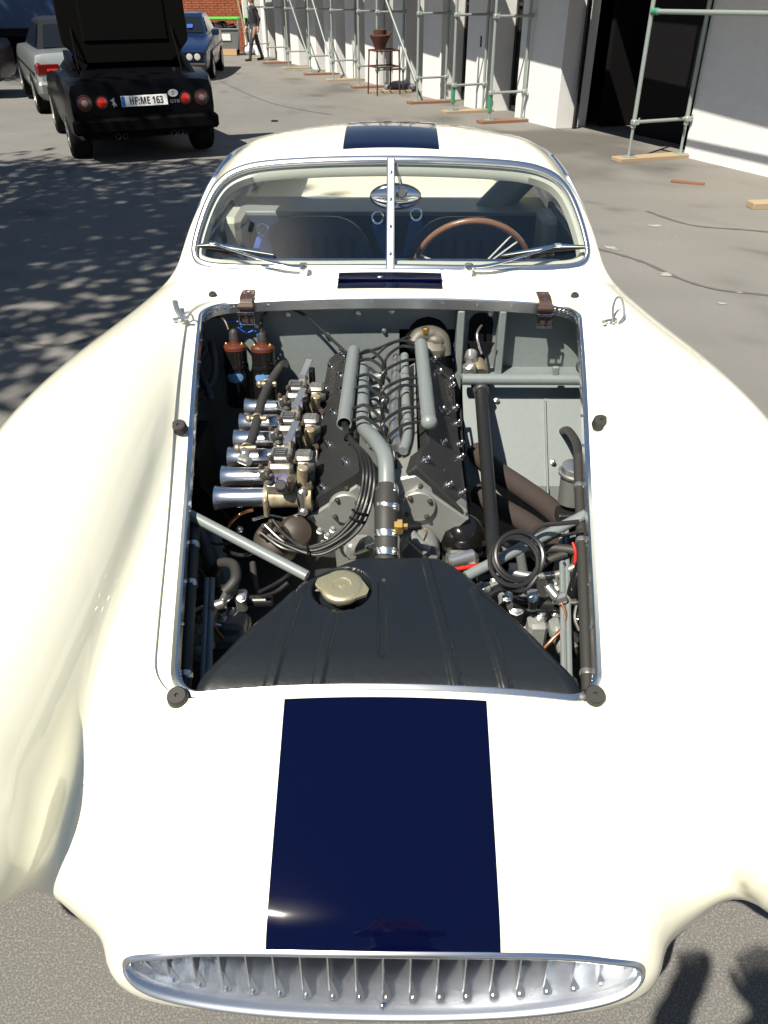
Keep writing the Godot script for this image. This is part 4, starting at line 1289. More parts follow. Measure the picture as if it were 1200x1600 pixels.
	b.rod(j + Vector3(0, -0.005, 0.03), j + Vector3(0, 0.0, 0.07), 0.024, 18, 0.004)
	part("universal_joint", b, M.dark_metal, col)
	b = MB.new()
	var br := Vector3(0.277, 0.72, -2.276)
	b.rod(br + Vector3(0, -0.006, 0.018), br + Vector3(0, 0.006, -0.012), 0.027, 20, 0.004)
	b.rod(br + Vector3(0, 0.004, -0.01), br + Vector3(0, 0.016, -0.04), 0.021, 20, 0.003)
	part("brass_coupling", b, M.brass_dull, col)
	b = MB.new()
	b.prism(rounded([Vector2(0.247, 0.715), Vector2(0.322, 0.715), Vector2(0.322, 0.865), Vector2(0.247, 0.865)], [0.036], 8), Transform3D(Basis(), Vector3(0, 0, -2.378)), 0.002)
	part("column_opening", b, M.black, car)
	b = MB.new()
	b.prism([Vector2(0.239, 0.802), Vector2(0.321, 0.798), Vector2(0.294, 0.743), Vector2(0.27, 0.743)], Transform3D(Basis(), Vector3(0, 0, -2.305)), 0.006)
	var bk := part("column_bracket", b, M.black, car)
	b = MB.new()
	b.rod(Vector3(0.256, 0.764, -2.31), Vector3(0.248, 0.748, -2.28), 0.020, 14, 0.004)
	b.rod(Vector3(0.242, 0.748, -2.25), Vector3(0.244, 0.723, -2.25), 0.022, 14, 0.004)
	part("column_clamp", b, M.zinc, bk)
	tb("column_cable", [Vector3(0.283, 0.767, -2.29), Vector3(0.27, 0.8, -2.3), Vector3(0.268, 0.823, -2.32), Vector3(0.285, 0.832, -2.36)], 0.004, M.zinc, car)
	# reservoir
	b = MB.new()
	var rs := Vector3(0.476, 0.6, -1.72)
	b.rod(rs, rs + Vector3(0, 0.085, -0.01), 0.036, 26, 0.004)
	var res := part("fluid_reservoir", b, M.zinc_dull, car)
	b = MB.new()
	b.lathe([Vector2(0.043, 0), Vector2(0.043, 0.006), Vector2(0.038, 0.009), Vector2(0.036, 0.022), Vector2(0.030, 0.026), Vector2(0, 0.027)], Transform3D(Basis(), rs + Vector3(0, 0.084, -0.01)), 26)
	b.box(rs + Vector3(0.01, 0.108, -0.01), Vector3(0.05, 0.005, 0.014), 0.002)
	part("lid", b, M.zinc, res)
	b = MB.new()
	b.box(Vector3(0.475, 0.57, -1.705), Vector3(0.075, 0.035, 0.05), 0.004)
	part("fuse_box", b, M.black_satin, car)
	b = MB.new()
	b.tube([Vector3(0.56, 0.688, -1.887), Vector3(0.545, 0.605, -1.891)], 0.012, 10)
	b.tube([Vector3(0.56, 0.646, -1.856), Vector3(0.545, 0.574, -1.824)], 0.012, 10)
	part("black_hose", b, M.rubber, car)
	b = MB.new()
	b.rod(Vector3(0.6, 0.727, -2.288), Vector3(0.585, 0.749, -2.238), 0.022, 18, 0.004)
	var wn := part("grommet", b, M.rubber, car)
	b = MB.new()
	b.bolt(Vector3(0.585, 0.749, -2.238), Vector3(-1, 0.2, 0.2), 0.009, 0.01)
	part("hex_nut", b, M.zinc, wn)
	# starter / air horn like dome beside the engine front
	b = MB.new()
	b.lathe([Vector2(0.055, -0.08), Vector2(0.06, 0.0), Vector2(0.055, 0.03), Vector2(0.035, 0.05), Vector2(0.02, 0.055), Vector2(0, 0.055)], aim(Vector3(0.189, 0.55, -1.639), Vector3(0.2, 0.9, 0.3)), 26)
	var dome := part("oil_filter", b, M.black_gloss, car)
	clamp_band("filter_band", Vector3(0.191, 0.53, -1.644), Vector3(0.2, 0.9, 0.3), 0.061, 0.025, M.black, dome)
	b = MB.new()
	b.box(Vector3(0.183, 0.55, -1.548), Vector3(0.08, 0.03, 0.05), 0.012)
	b.rod(Vector3(0.147, 0.555, -1.526), Vector3(0.214, 0.56, -1.546), 0.018, 14, 0.005)
	part("alloy_elbow", b, M.zinc, car)
	tb("red_cable", [Vector3(0.125, 0.6, -1.435), Vector3(0.17, 0.6, -1.445), Vector3(0.201, 0.6, -1.455), Vector3(0.221, 0.59, -1.473)], 0.005, M.red_wire, car)
	# hoses clipped along both edges of the opening
	for sd in [-1.0, 1.0]:
		var pts: Array = []
		for z in ([-1.09, -1.20, -1.31, -1.42, -1.52] if sd < 0 else [-1.09, -1.25, -1.42, -1.60, -1.74]):
			var x: float = sd * (lerpf(0.40, 0.567, (-1.028 - z) / 1.297) - 0.012)
			pts.append(Vector3(x, top_y(x, z) - 0.072, z))
		var hs := tb("rail_hose", pts, 0.0130, M.rubber, car, 6, 14)
		for i in [0, 2, 3]:
			var nj: int = mini(i + 1, 4)
			clamp_band("hose_clip", (pts[i] as Vector3).lerp(pts[nj], 0.25), (pts[nj] as Vector3) - (pts[i] as Vector3), 0.0130, 0.012, M.zinc, hs)
		if sd > 0: tb("rail_hose", [pts[4], (pts[4] as Vector3) + Vector3(0.022, -0.03, -0.12), (pts[4] as Vector3) + Vector3(0.040, -0.09, -0.30), (pts[4] as Vector3) + Vector3(0.05, -0.16, -0.42)], 0.0115, M.rubber, car, 5, 12)
		b = MB.new()
		for k in 2:
			var q: Vector3 = pts[0] + Vector3(-sd * (0.024 + 0.012 * k), -0.05, -0.02)
			var r: Vector3 = pts[3] + Vector3(-sd * (0.024 + 0.012 * k), -0.07, 0.0)
			b.tube([q, r], 0.0065, 8)
		part("side_rail", b, M.bay, car)
	# right corner
	for k in 3:
		b = MB.new()
		var c := Vector3(0.28, 0.68, -1.368) + Vector3(0.006 * k - 0.004, 0.006 * k, -0.004 * k)
		b.ring(c, Vector3(-0.1 + 0.08 * k, 0.75, 0.62), 0.052 - 0.004 * (k % 2), 0.0052, 36, 8, 1.02)
		part("coiled_hose", b, M.rubber_gloss, car)
	tb("coiled_hose", [Vector3(0.316, 0.69, -1.397), Vector3(0.317, 0.7, -1.431), Vector3(0.342, 0.72, -1.447), Vector3(0.383, 0.73, -1.443), Vector3(0.424, 0.735, -1.444)], 0.0052, M.rubber_gloss, car, 5, 8)
	tb("coiled_hose", [Vector3(0.323, 0.67, -1.333), Vector3(0.297, 0.64, -1.321), Vector3(0.254, 0.62, -1.349), Vector3(0.227, 0.6, -1.351)], 0.0052, M.rubber_gloss, car, 5, 8)
	tb("chassis_tube", [Vector3(0.446, 0.6, -1.581), Vector3(0.415, 0.42, -1.527)], 0.019, M.bay, car, 1, 14)
	tb("chassis_tube", [Vector3(0.328, 0.55, -1.576), Vector3(0.35, 0.46, -1.579)], 0.012, M.bay, car, 1, 12)
	tb("steel_pipe", [Vector3(0.284, 0.58, -1.46), Vector3(0.335, 0.58, -1.444), Vector3(0.395, 0.58, -1.449), Vector3(0.435, 0.6, -1.455)], 0.0095, M.zinc_dull, car, 5, 10)
	tb("black_hose", [Vector3(0.345, 0.6, -1.478), Vector3(0.375, 0.62, -1.495), Vector3(0.416, 0.63, -1.482), Vector3(0.444, 0.63, -1.472)], 0.011, M.rubber, car, 5, 12)
	tb("black_hose", [Vector3(0.346, 0.59, -1.448), Vector3(0.376, 0.61, -1.466), Vector3(0.417, 0.62, -1.478)], 0.009, M.rubber, car, 5, 12)
	tb("cable_sleeve", [Vector3(0.467, 0.68, -1.497), Vector3(0.462, 0.66, -1.462), Vector3(0.432, 0.63, -1.406), Vector3(0.416, 0.58, -1.376), Vector3(0.414, 0.54, -1.378)], 0.013, M.black_gloss, car, 6, 12)
	tb("cable_sleeve", [Vector3(0.47, 0.67, -1.473), Vector3(0.451, 0.64, -1.417), Vector3(0.442, 0.6, -1.386), Vector3(0.439, 0.54, -1.379)], 0.009, M.rubber, car, 6, 10)
	tb("red_cable", [Vector3(0.441, 0.66, -1.474), Vector3(0.445, 0.65, -1.446), Vector3(0.434, 0.64, -1.426), Vector3(0.425, 0.63, -1.417)], 0.0045, M.red_wire, car, 5, 8)
	tb("red_cable", [Vector3(0.428, 0.65, -1.48), Vector3(0.432, 0.64, -1.459), Vector3(0.426, 0.63, -1.429)], 0.003, M.red_wire, car, 5, 8)
	b = MB.new()   # front suspension casting, right
	b.box(Vector3(0.389, 0.43, -1.445), Vector3(0.15, 0.05, 0.10), 0.014)
	b.box(Vector3(0.351, 0.46, -1.389), Vector3(0.045, 0.07, 0.05), 0.008)
	b.box(Vector3(0.331, 0.47, -1.445), Vector3(0.05, 0.05, 0.05), 0.010)
	b.rod(Vector3(0.273, 0.5, -1.504), Vector3(0.256, 0.5, -1.456), 0.026, 16, 0.006)
	b.rod(Vector3(0.396, 0.47, -1.469), Vector3(0.46, 0.48, -1.447), 0.022, 16, 0.006)
	var cs := part("suspension_casting", b, M.cast_bay, car)
	b = MB.new()
	b.box(Vector3(0.332, 0.555, -1.387), Vector3(0.026, 0.05, 0.03), 0.005)
	b.rod(Vector3(0.275, 0.55, -1.392), Vector3(0.287, 0.55, -1.392), 0.022, 14, 0.004)
	b.bolt(Vector3(0.325, 0.585, -1.361), Vector3(0, 0.8, 0.5), 0.009, 0.01)
	b.bolt(Vector3(0.271, 0.575, -1.374), Vector3(0, 0.8, 0.5), 0.009, 0.01)
	b.bolt(Vector3(0.297, 0.53, -1.388), Vector3(0, 0.8, 0.5), 0.015, 0.012)
	part("pivot_fork", b, M.zinc, cs)
	tb("pivot_rod", [Vector3(0.28, 0.545, -1.391), Vector3(0.446, 0.545, -1.382)], 0.015, M.black_satin, car, 1, 14)
	b = MB.new()
	b.rod(Vector3(0.387, 0.53, -1.315), Vector3(0.402, 0.5, -1.279), 0.024, 20, 0.004)
	b.box(Vector3(0.386, 0.5, -1.353), Vector3(0.03, 0.04, 0.05), 0.01)
	var dm := part("brake_cylinder", b, M.cast_bay, car)
	b = MB.new()
	b.rod(Vector3(0.399, 0.505, -1.286), Vector3(0.402, 0.5, -1.265), 0.021, 20, 0.004)
	part("dust_boot", b, M.bakelite, dm)
	b = MB.new()
	b.bolt(Vector3(0.402, 0.5, -1.265), Vector3(0, 0.4, 1), 0.005, 0.012)
	part("bleed_nipple", b, M.brass, dm)
	b = MB.new()
	b.rod(Vector3(0.416, 0.52, -1.311), Vector3(0.414, 0.53, -1.284), 0.010, 6, 0.002)
	part("hex_nut", b, M.dark_metal, dm)
	tb("copper_pipe", [Vector3(0.388, 0.58, -1.35), Vector3(0.395, 0.57, -1.319), Vector3(0.382, 0.56, -1.288), Vector3(0.358, 0.545, -1.268), Vector3(0.336, 0.52, -1.258)], 0.0042, M.copper, car, 6, 10)
	b = MB.new()
	b.rod(Vector3(0.357, 0.61, -1.373), Vector3(0.376, 0.595, -1.347), 0.011, 12, 0.003)
	b.rod(Vector3(0.374, 0.59, -1.347), Vector3(0.397, 0.595, -1.354), 0.013, 8, 0.003)
	b.box(Vector3(0.398, 0.575, -1.364), Vector3(0.055, 0.008, 0.022), 0.002)
	part("pipe_union", b, M.zinc, car)
	# left corner
	tb("chassis_tube", [Vector3(-0.463, 0.55, -1.682), Vector3(-0.399, 0.42, -1.555)], 0.019, M.bay, car, 1, 14)
	b = MB.new()
	b.box(Vector3(-0.407, 0.43, -1.413), Vector3(0.15, 0.05, 0.10), 0.014)
	b.box(Vector3(-0.365, 0.45, -1.403), Vector3(0.06, 0.06, 0.06), 0.010)
	b.rod(Vector3(-0.449, 0.46, -1.337), Vector3(-0.4, 0.46, -1.349), 0.022, 16, 0.006)
	b.rod(Vector3(-0.424, 0.46, -1.286), Vector3(-0.412, 0.48, -1.296), 0.024, 16, 0.006)
	part("suspension_casting", b, M.cast_bay, car)
	tb("pivot_rod", [Vector3(-0.447, 0.545, -1.381), Vector3(-0.262, 0.555, -1.38)], 0.014, M.black_satin, car, 1, 14)
	b = MB.new()
	b.box(Vector3(-0.329, 0.56, -1.373), Vector3(0.024, 0.045, 0.036), 0.005)
	b.bolt(Vector3(-0.324, 0.585, -1.353), Vector3(0, 0.8, 0.5), 0.008, 0.008)
	b.rod(Vector3(-0.371, 0.57, -1.346), Vector3(-0.355, 0.6, -1.355), 0.009, 12, 0.002)
	b.rod(Vector3(-0.392, 0.57, -1.339), Vector3(-0.359, 0.58, -1.341), 0.012, 10, 0.003)
	part("pipe_union", b, M.zinc, car)
	tb("copper_pipe", [Vector3(-0.379, 0.57, -1.335), Vector3(-0.385, 0.56, -1.315), Vector3(-0.38, 0.54, -1.301), Vector3(-0.366, 0.51, -1.301)], 0.0042, M.copper, car, 6, 10)
	tb("copper_pipe", [Vector3(-0.428, 0.52, -1.673), Vector3(-0.409, 0.55, -1.697), Vector3(-0.381, 0.57, -1.707), Vector3(-0.355, 0.57, -1.722)], 0.0042, M.copper, car, 6, 10)
	tb("steel_pipe", [Vector3(-0.431, 0.56, -1.335), Vector3(-0.411, 0.565, -1.345), Vector3(-0.39, 0.56, -1.347)], 0.0045, M.zinc, car, 5, 8)
	tb("black_hose", [Vector3(-0.36, 0.6, -1.355), Vector3(-0.338, 0.62, -1.376), Vector3(-0.351, 0.62, -1.426), Vector3(-0.388, 0.6, -1.458), Vector3(-0.411, 0.56, -1.472)], 0.012, M.rubber, car, 6, 12)
	tb("black_hose", [Vector3(-0.471, 0.62, -1.583), Vector3(-0.443, 0.6, -1.532), Vector3(-0.42, 0.56, -1.484), Vector3(-0.408, 0.5, -1.461)], 0.016, M.rubber, car, 6, 12)
	tb("ignition_lead", [Vector3(-0.289, 0.58, -1.379), Vector3(-0.258, 0.6, -1.378), Vector3(-0.232, 0.62, -1.377), Vector3(-0.216, 0.62, -1.4)], 0.0045, M.rubber_gloss, car, 5, 8)
	tb("ignition_lead", [Vector3(-0.28, 0.58, -1.364), Vector3(-0.248, 0.6, -1.356), Vector3(-0.22, 0.62, -1.366)], 0.0045, M.rubber_gloss, car, 5, 8)
	tb("black_hose", [Vector3(-0.325, 0.56, -1.51), Vector3(-0.309, 0.54, -1.438), Vector3(-0.291, 0.52, -1.404)], 0.008, M.rubber, car, 6, 10)
	b = MB.new()
	for q in [Vector3(-0.167, 0.6, -1.588), Vector3(-0.146, 0.6, -1.567), Vector3(-0.134, 0.61, -1.58), Vector3(-0.381, 0.55, -1.66), Vector3(-0.152, 0.62, -1.509), Vector3(-0.135, 0.62, -1.504)]: b.bolt(q, Vector3(0, 1, 0.5), 0.007, 0.012)
	part("side_bolts", b, M.zinc, car).set_meta("kind", "stuff")

func build_clutter(car: Node3D) -> void:
	for w in [[[Vector3(-0.455, 0.6, -1.457), Vector3(-0.43, 0.57, -1.447), Vector3(-0.421, 0.54, -1.414), Vector3(-0.433, 0.52, -1.369)], 0.006], [[Vector3(-0.403, 0.56, -1.56), Vector3(-0.353, 0.57, -1.527), Vector3(-0.321, 0.57, -1.542), Vector3(-0.285, 0.58, -1.514)], 0.005], [[Vector3(-0.458, 0.6, -1.558), Vector3(-0.417, 0.58, -1.559), Vector3(-0.375, 0.56, -1.597)], 0.004], [[Vector3(-0.451, 0.58, -1.412), Vector3(-0.413, 0.56, -1.408), Vector3(-0.37, 0.58, -1.401), Vector3(-0.324, 0.58, -1.39)], 0.0035], [[Vector3(0.204, 0.6, -1.406), Vector3(0.241, 0.6, -1.418), Vector3(0.283, 0.6, -1.4), Vector3(0.325, 0.61, -1.395)], 0.005], [[Vector3(0.364, 0.64, -1.488), Vector3(0.389, 0.66, -1.491), Vector3(0.419, 0.67, -1.485), Vector3(0.448, 0.68, -1.489)], 0.004], [[Vector3(0.41, 0.6, -1.467), Vector3(0.429, 0.58, -1.433), Vector3(0.434, 0.55, -1.4), Vector3(0.417, 0.53, -1.357)], 0.006], [[Vector3(0.238, 0.56, -1.593), Vector3(0.272, 0.56, -1.607), Vector3(0.298, 0.57, -1.568)], 0.007], [[Vector3(0.211, 0.673, -2.1), Vector3(0.207, 0.63, -1.95), Vector3(0.212, 0.597, -1.85), Vector3(0.218, 0.57, -1.75)], 0.004]]:
		tb("wiring", w[0], w[1], M.rubber_gloss, car, 5, 7)
	for w in [[[Vector3(-0.34, 0.6, -1.635), Vector3(-0.302, 0.6, -1.653), Vector3(-0.249, 0.61, -1.628), Vector3(-0.216, 0.63, -1.627)], 0.004], [[Vector3(0.428, 0.53, -1.315), Vector3(0.419, 0.55, -1.335), Vector3(0.428, 0.57, -1.366)], 0.0035], [[Vector3(-0.416, 0.53, -1.305), Vector3(-0.398, 0.54, -1.316), Vector3(-0.371, 0.53, -1.321)], 0.0035]]:
		tb("steel_pipe", w[0], w[1], M.zinc, car, 5, 8)
	for q in [Vector3(-0.412, 0.515, -1.322), Vector3(-0.381, 0.5, -1.381), Vector3(-0.361, 0.51, -1.392), Vector3(0.358, 0.5, -1.39), Vector3(0.391, 0.51, -1.394), Vector3(0.447, 0.5, -1.391), Vector3(0.316, 0.52, -1.427), Vector3(0.262, 0.53, -1.492)]:
		var b := MB.new()
		b.lathe([Vector2(0.014, 0), Vector2(0.014, 0.004), Vector2(0.009, 0.004), Vector2(0.009, 0.012), Vector2(0.006, 0.014), Vector2(0.006, 0.022), Vector2(0, 0.023)], aim(q, Vector3(0.1, 1, 0.4)), 6)
		part("stud_nut", b, M.zinc, car)
	for q in [[Vector3(0.383, 0.57, -1.445), Vector3(0.397, 0.55, -1.423), 0.016], [Vector3(0.284, 0.55, -1.468), Vector3(0.313, 0.54, -1.457), 0.018], [Vector3(-0.428, 0.5, -1.392), Vector3(-0.454, 0.5, -1.387), 0.018], [Vector3(0.208, 0.56, -1.42), Vector3(0.238, 0.56, -1.425), 0.014]]:
		var b := MB.new()
		b.rod(q[0], q[1], q[2], 16, 0.003)
		b.rod((q[0] as Vector3).lerp(q[1], 0.3), (q[0] as Vector3).lerp(q[1], 0.6), q[2] * 1.25, 6, 0.002)
		part("pipe_fitting", b, M.zinc_dull, car)

# ---- cockpit and running gear ----
func build_cockpit(car: Node3D) -> void:
	var b := MB.new()
	b.box(Vector3(0, 0.24, -3.2), Vector3(1.36, 0.02, 1.8))
	part("cockpit_floor", b, M.black, car)
	b = MB.new()
	b.box(Vector3(0, 0.86, -2.66), Vector3(1.20, 0.14, 0.16), 0.03)
	part("dashboard", b, M.navy_trim, car)
	b = MB.new()
	b.box(Vector3(0, 0.55, -3.40), Vector3(1.36, 0.70, 0.02))
	part("bulkhead", b, M.navy_trim, car)
	b = MB.new()
	b.box(Vector3(0, 0.905, -3.52), Vector3(1.30, 0.02, 0.26), 0.004)
	part("parcel_shelf", b, M.bay, car)
	b = MB.new()
	b.grid([[Vector3(-0.64, 0.912, -3.65), Vector3(0.64, 0.912, -3.65)], [Vector3(-0.58, 0.915, -3.95), Vector3(0.58, 0.915, -3.95)], [Vector3(-0.50, 0.93, -4.15), Vector3(0.50, 0.93, -4.15)]])
	part("rear_deck", b, M.cream, car)
	for s in [-1.0, 1.0]:
		b = MB.new()
		b.box(Vector3(s * 0.655, 0.62, -3.0), Vector3(0.02, 0.66, 0.86), 0.004)
		part("door_lining", b, M.navy_trim, car)
		b = MB.new()
		b.box(Vector3(s * 0.64, 0.80, -3.28), Vector3(0.10, 0.28, 0.20), 0.02)
		part("side_box", b, M.pale_green, car)
		# seat
		b = MB.new()
		b.prism(rounded([Vector2(-0.24, 0), Vector2(0.24, 0), Vector2(0.22, 0.52), Vector2(-0.22, 0.52)], [0.06, 0.06, 0.16, 0.16], 8), Transform3D(Basis(Vector3.RIGHT, -0.22), Vector3(s * 0.30, 0.42, -3.16)), 0.10, 0.02)
		var seat := part("seat_back", b, M.navy_trim, car)
		for q in 7:
			b = MB.new()
			var o := Transform3D(Basis(Vector3.RIGHT, -0.22), Vector3(s * 0.30, 0.42, -3.16))
			b.tube([o * Vector3(-0.15 + q * 0.05, 0.06, 0.098), o * Vector3(-0.15 + q * 0.05, 0.44, 0.098)], 0.022, 8, true, 0.35)
			part("padding_roll", b, M.navy_trim, seat)
		b = MB.new()
		b.box(Vector3(s * 0.30, 0.36, -2.98), Vector3(0.46, 0.14, 0.44), 0.05)
		part("seat_cushion", b, M.navy_trim, car)
	# blue harness straps
	for q in [[Vector3(-0.506, 0.86, -3.22), Vector3(-0.529, 0.79, -3.2)], [Vector3(-0.054, 0.889, -3.3), Vector3(0.003, 0.779, -3.2)], [Vector3(0.1, 0.902, -3.3), Vector3(0.075, 0.792, -3.2)]]:
		b = MB.new()
		var a: Vector3 = q[0]
		var e: Vector3 = q[1]
		var d := Vector3(0.028, 0, 0)
		b.grid([[a - d, a + d], [a.lerp(e, 0.5) - d + Vector3(0, 0, 0.02), a.lerp(e, 0.5) + d + Vector3(0, 0, 0.02)], [e - d, e + d]])
		var hs := part("harness_strap", b, M.blue_web, car)
		b = MB.new()
		b.ring(a + Vector3(0, 0.025, 0.005), Vector3(0, 0.3, 1), 0.022, 0.005, 16, 6)
		part("harness_ring", b, M.chrome, hs)
	# steering wheel
	var c := Vector3(0.287, 0.849, -2.83)
	var ax := Vector3(0, 0.33, -0.94).normalized()
	b = MB.new()
	b.ring(c, ax, 0.203, 0.0108, 48, 10)
	var sw := part("steering_wheel", b, M.wood, car)
	var upv := Vector3.RIGHT.cross(ax).normalized()
	if upv.y < 0: upv = -upv
	for a in [0.78, 0.78 + TAU / 3, 0.78 - TAU / 3]:
		for w in [-0.085, 0.085]:
			b = MB.new()
			b.tube([c - ax * 0.02 + (Vector3.RIGHT * cos(a) + upv * sin(a)) * 0.03, c + (Vector3.RIGHT * cos(a + w) + upv * sin(a + w)) * 0.198], 0.010, 8, true, 0.3)
			part("spoke", b, M.white_metal, sw)
	b = MB.new()
	b.lathe([Vector2(0.05, -0.03), Vector2(0.05, -0.01), Vector2(0.03, 0.005), Vector2(0, 0.006)], aim(c, ax), 20)
	part("hub", b, M.black, sw)
	b = MB.new()
	b.rod(c, Vector3(c.x, 0.76, -2.60), 0.018, 12)
	part("column_tube", b, M.black, sw)
	# mirror
	b = MB.new()
	var m := Vector3(0.016, 1.119, -2.76)
	b.ball(m, Vector3(0.086, 0.043, 0.022), 24)
	var mi := part("rear_view_mirror", b, M.chrome, car)
	b = MB.new()
	b.rod(m + Vector3(0.02, 0.02, 0.022), m + Vector3(0.02, 0.02, 0.034), 0.018, 16, 0.004)
	b.rod(m + Vector3(0.02, 0.03, 0.0), m + Vector3(0.0, 0.115, 0.03), 0.006, 8)
	part("mirror_stem", b, M.chrome, mi)
	# fuel filler tube behind the seats
	b = MB.new()
	var f0 := Vector3(0.396, 0.899, -3.52)
	var f1 := Vector3(0.607, 1.056, -3.62)
	b.tube([f0 + Vector3(0, -0.03, 0), f1], 0.062, 26)
	var ft := part("filler_tube", b, M.bay, car)
	b = MB.new()
	b.rod(f0 + Vector3(0, -0.03, 0), f0 + Vector3(0.004, -0.015, 0), 0.11, 28, 0.004)
	part("flange", b, M.bay, ft)
	for z in [-1.47, -3.72]:
		for s in [-1.0, 1.0]:
			wheel(car, Vector3(s * 0.80, 0.31, z), Vector3(s, 0, 0), 0.31, 0.15, M.chrome)

func wheel(parent: Node3D, c: Vector3, out: Vector3, r: float, w: float, rim_mat: Material) -> void:
	var b := MB.new()
	var rr := r * 0.64
	b.lathe([Vector2(rr, -w * 0.5), Vector2(r * 0.90, -w * 0.5), Vector2(r * 0.97, -w * 0.42), Vector2(r, -w * 0.25), Vector2(r, w * 0.25), Vector2(r * 0.97, w * 0.42), Vector2(r * 0.90, w * 0.5), Vector2(rr, w * 0.5), Vector2(rr, w * 0.2)], aim(c, out), 36)
	var t := part("tyre", b, M.tyre, parent)
	b = MB.new()
	b.lathe([Vector2(rr, -w * 0.4), Vector2(rr, w * 0.46), Vector2(rr * 0.93, w * 0.5), Vector2(rr * 0.88, w * 0.3), Vector2(rr * 0.5, w * 0.22), Vector2(rr * 0.28, w * 0.36), Vector2(rr * 0.2, w * 0.46), Vector2(0, w * 0.46)], aim(c, out), 30)
	for k in 5:
		var x := aim(c, out)
		var a := TAU * k / 5
		b.tube([x * Vector3(cos(a) * rr * 0.25, w * 0.36, sin(a) * rr * 0.25), x * Vector3(cos(a) * rr * 0.9, w * 0.40, sin(a) * rr * 0.9)], rr * 0.13, 8)
	part("rim", b, rim_mat, t)

func font(n: String, weight := 400) -> SystemFont:
	var f := SystemFont.new()
	f.font_names = PackedStringArray([n])
	f.font_weight = weight
	return f

# ---- the yard ----
func yard_y(z: float) -> float:
	return -0.03 * maxf(0.0, -z - 4.0)

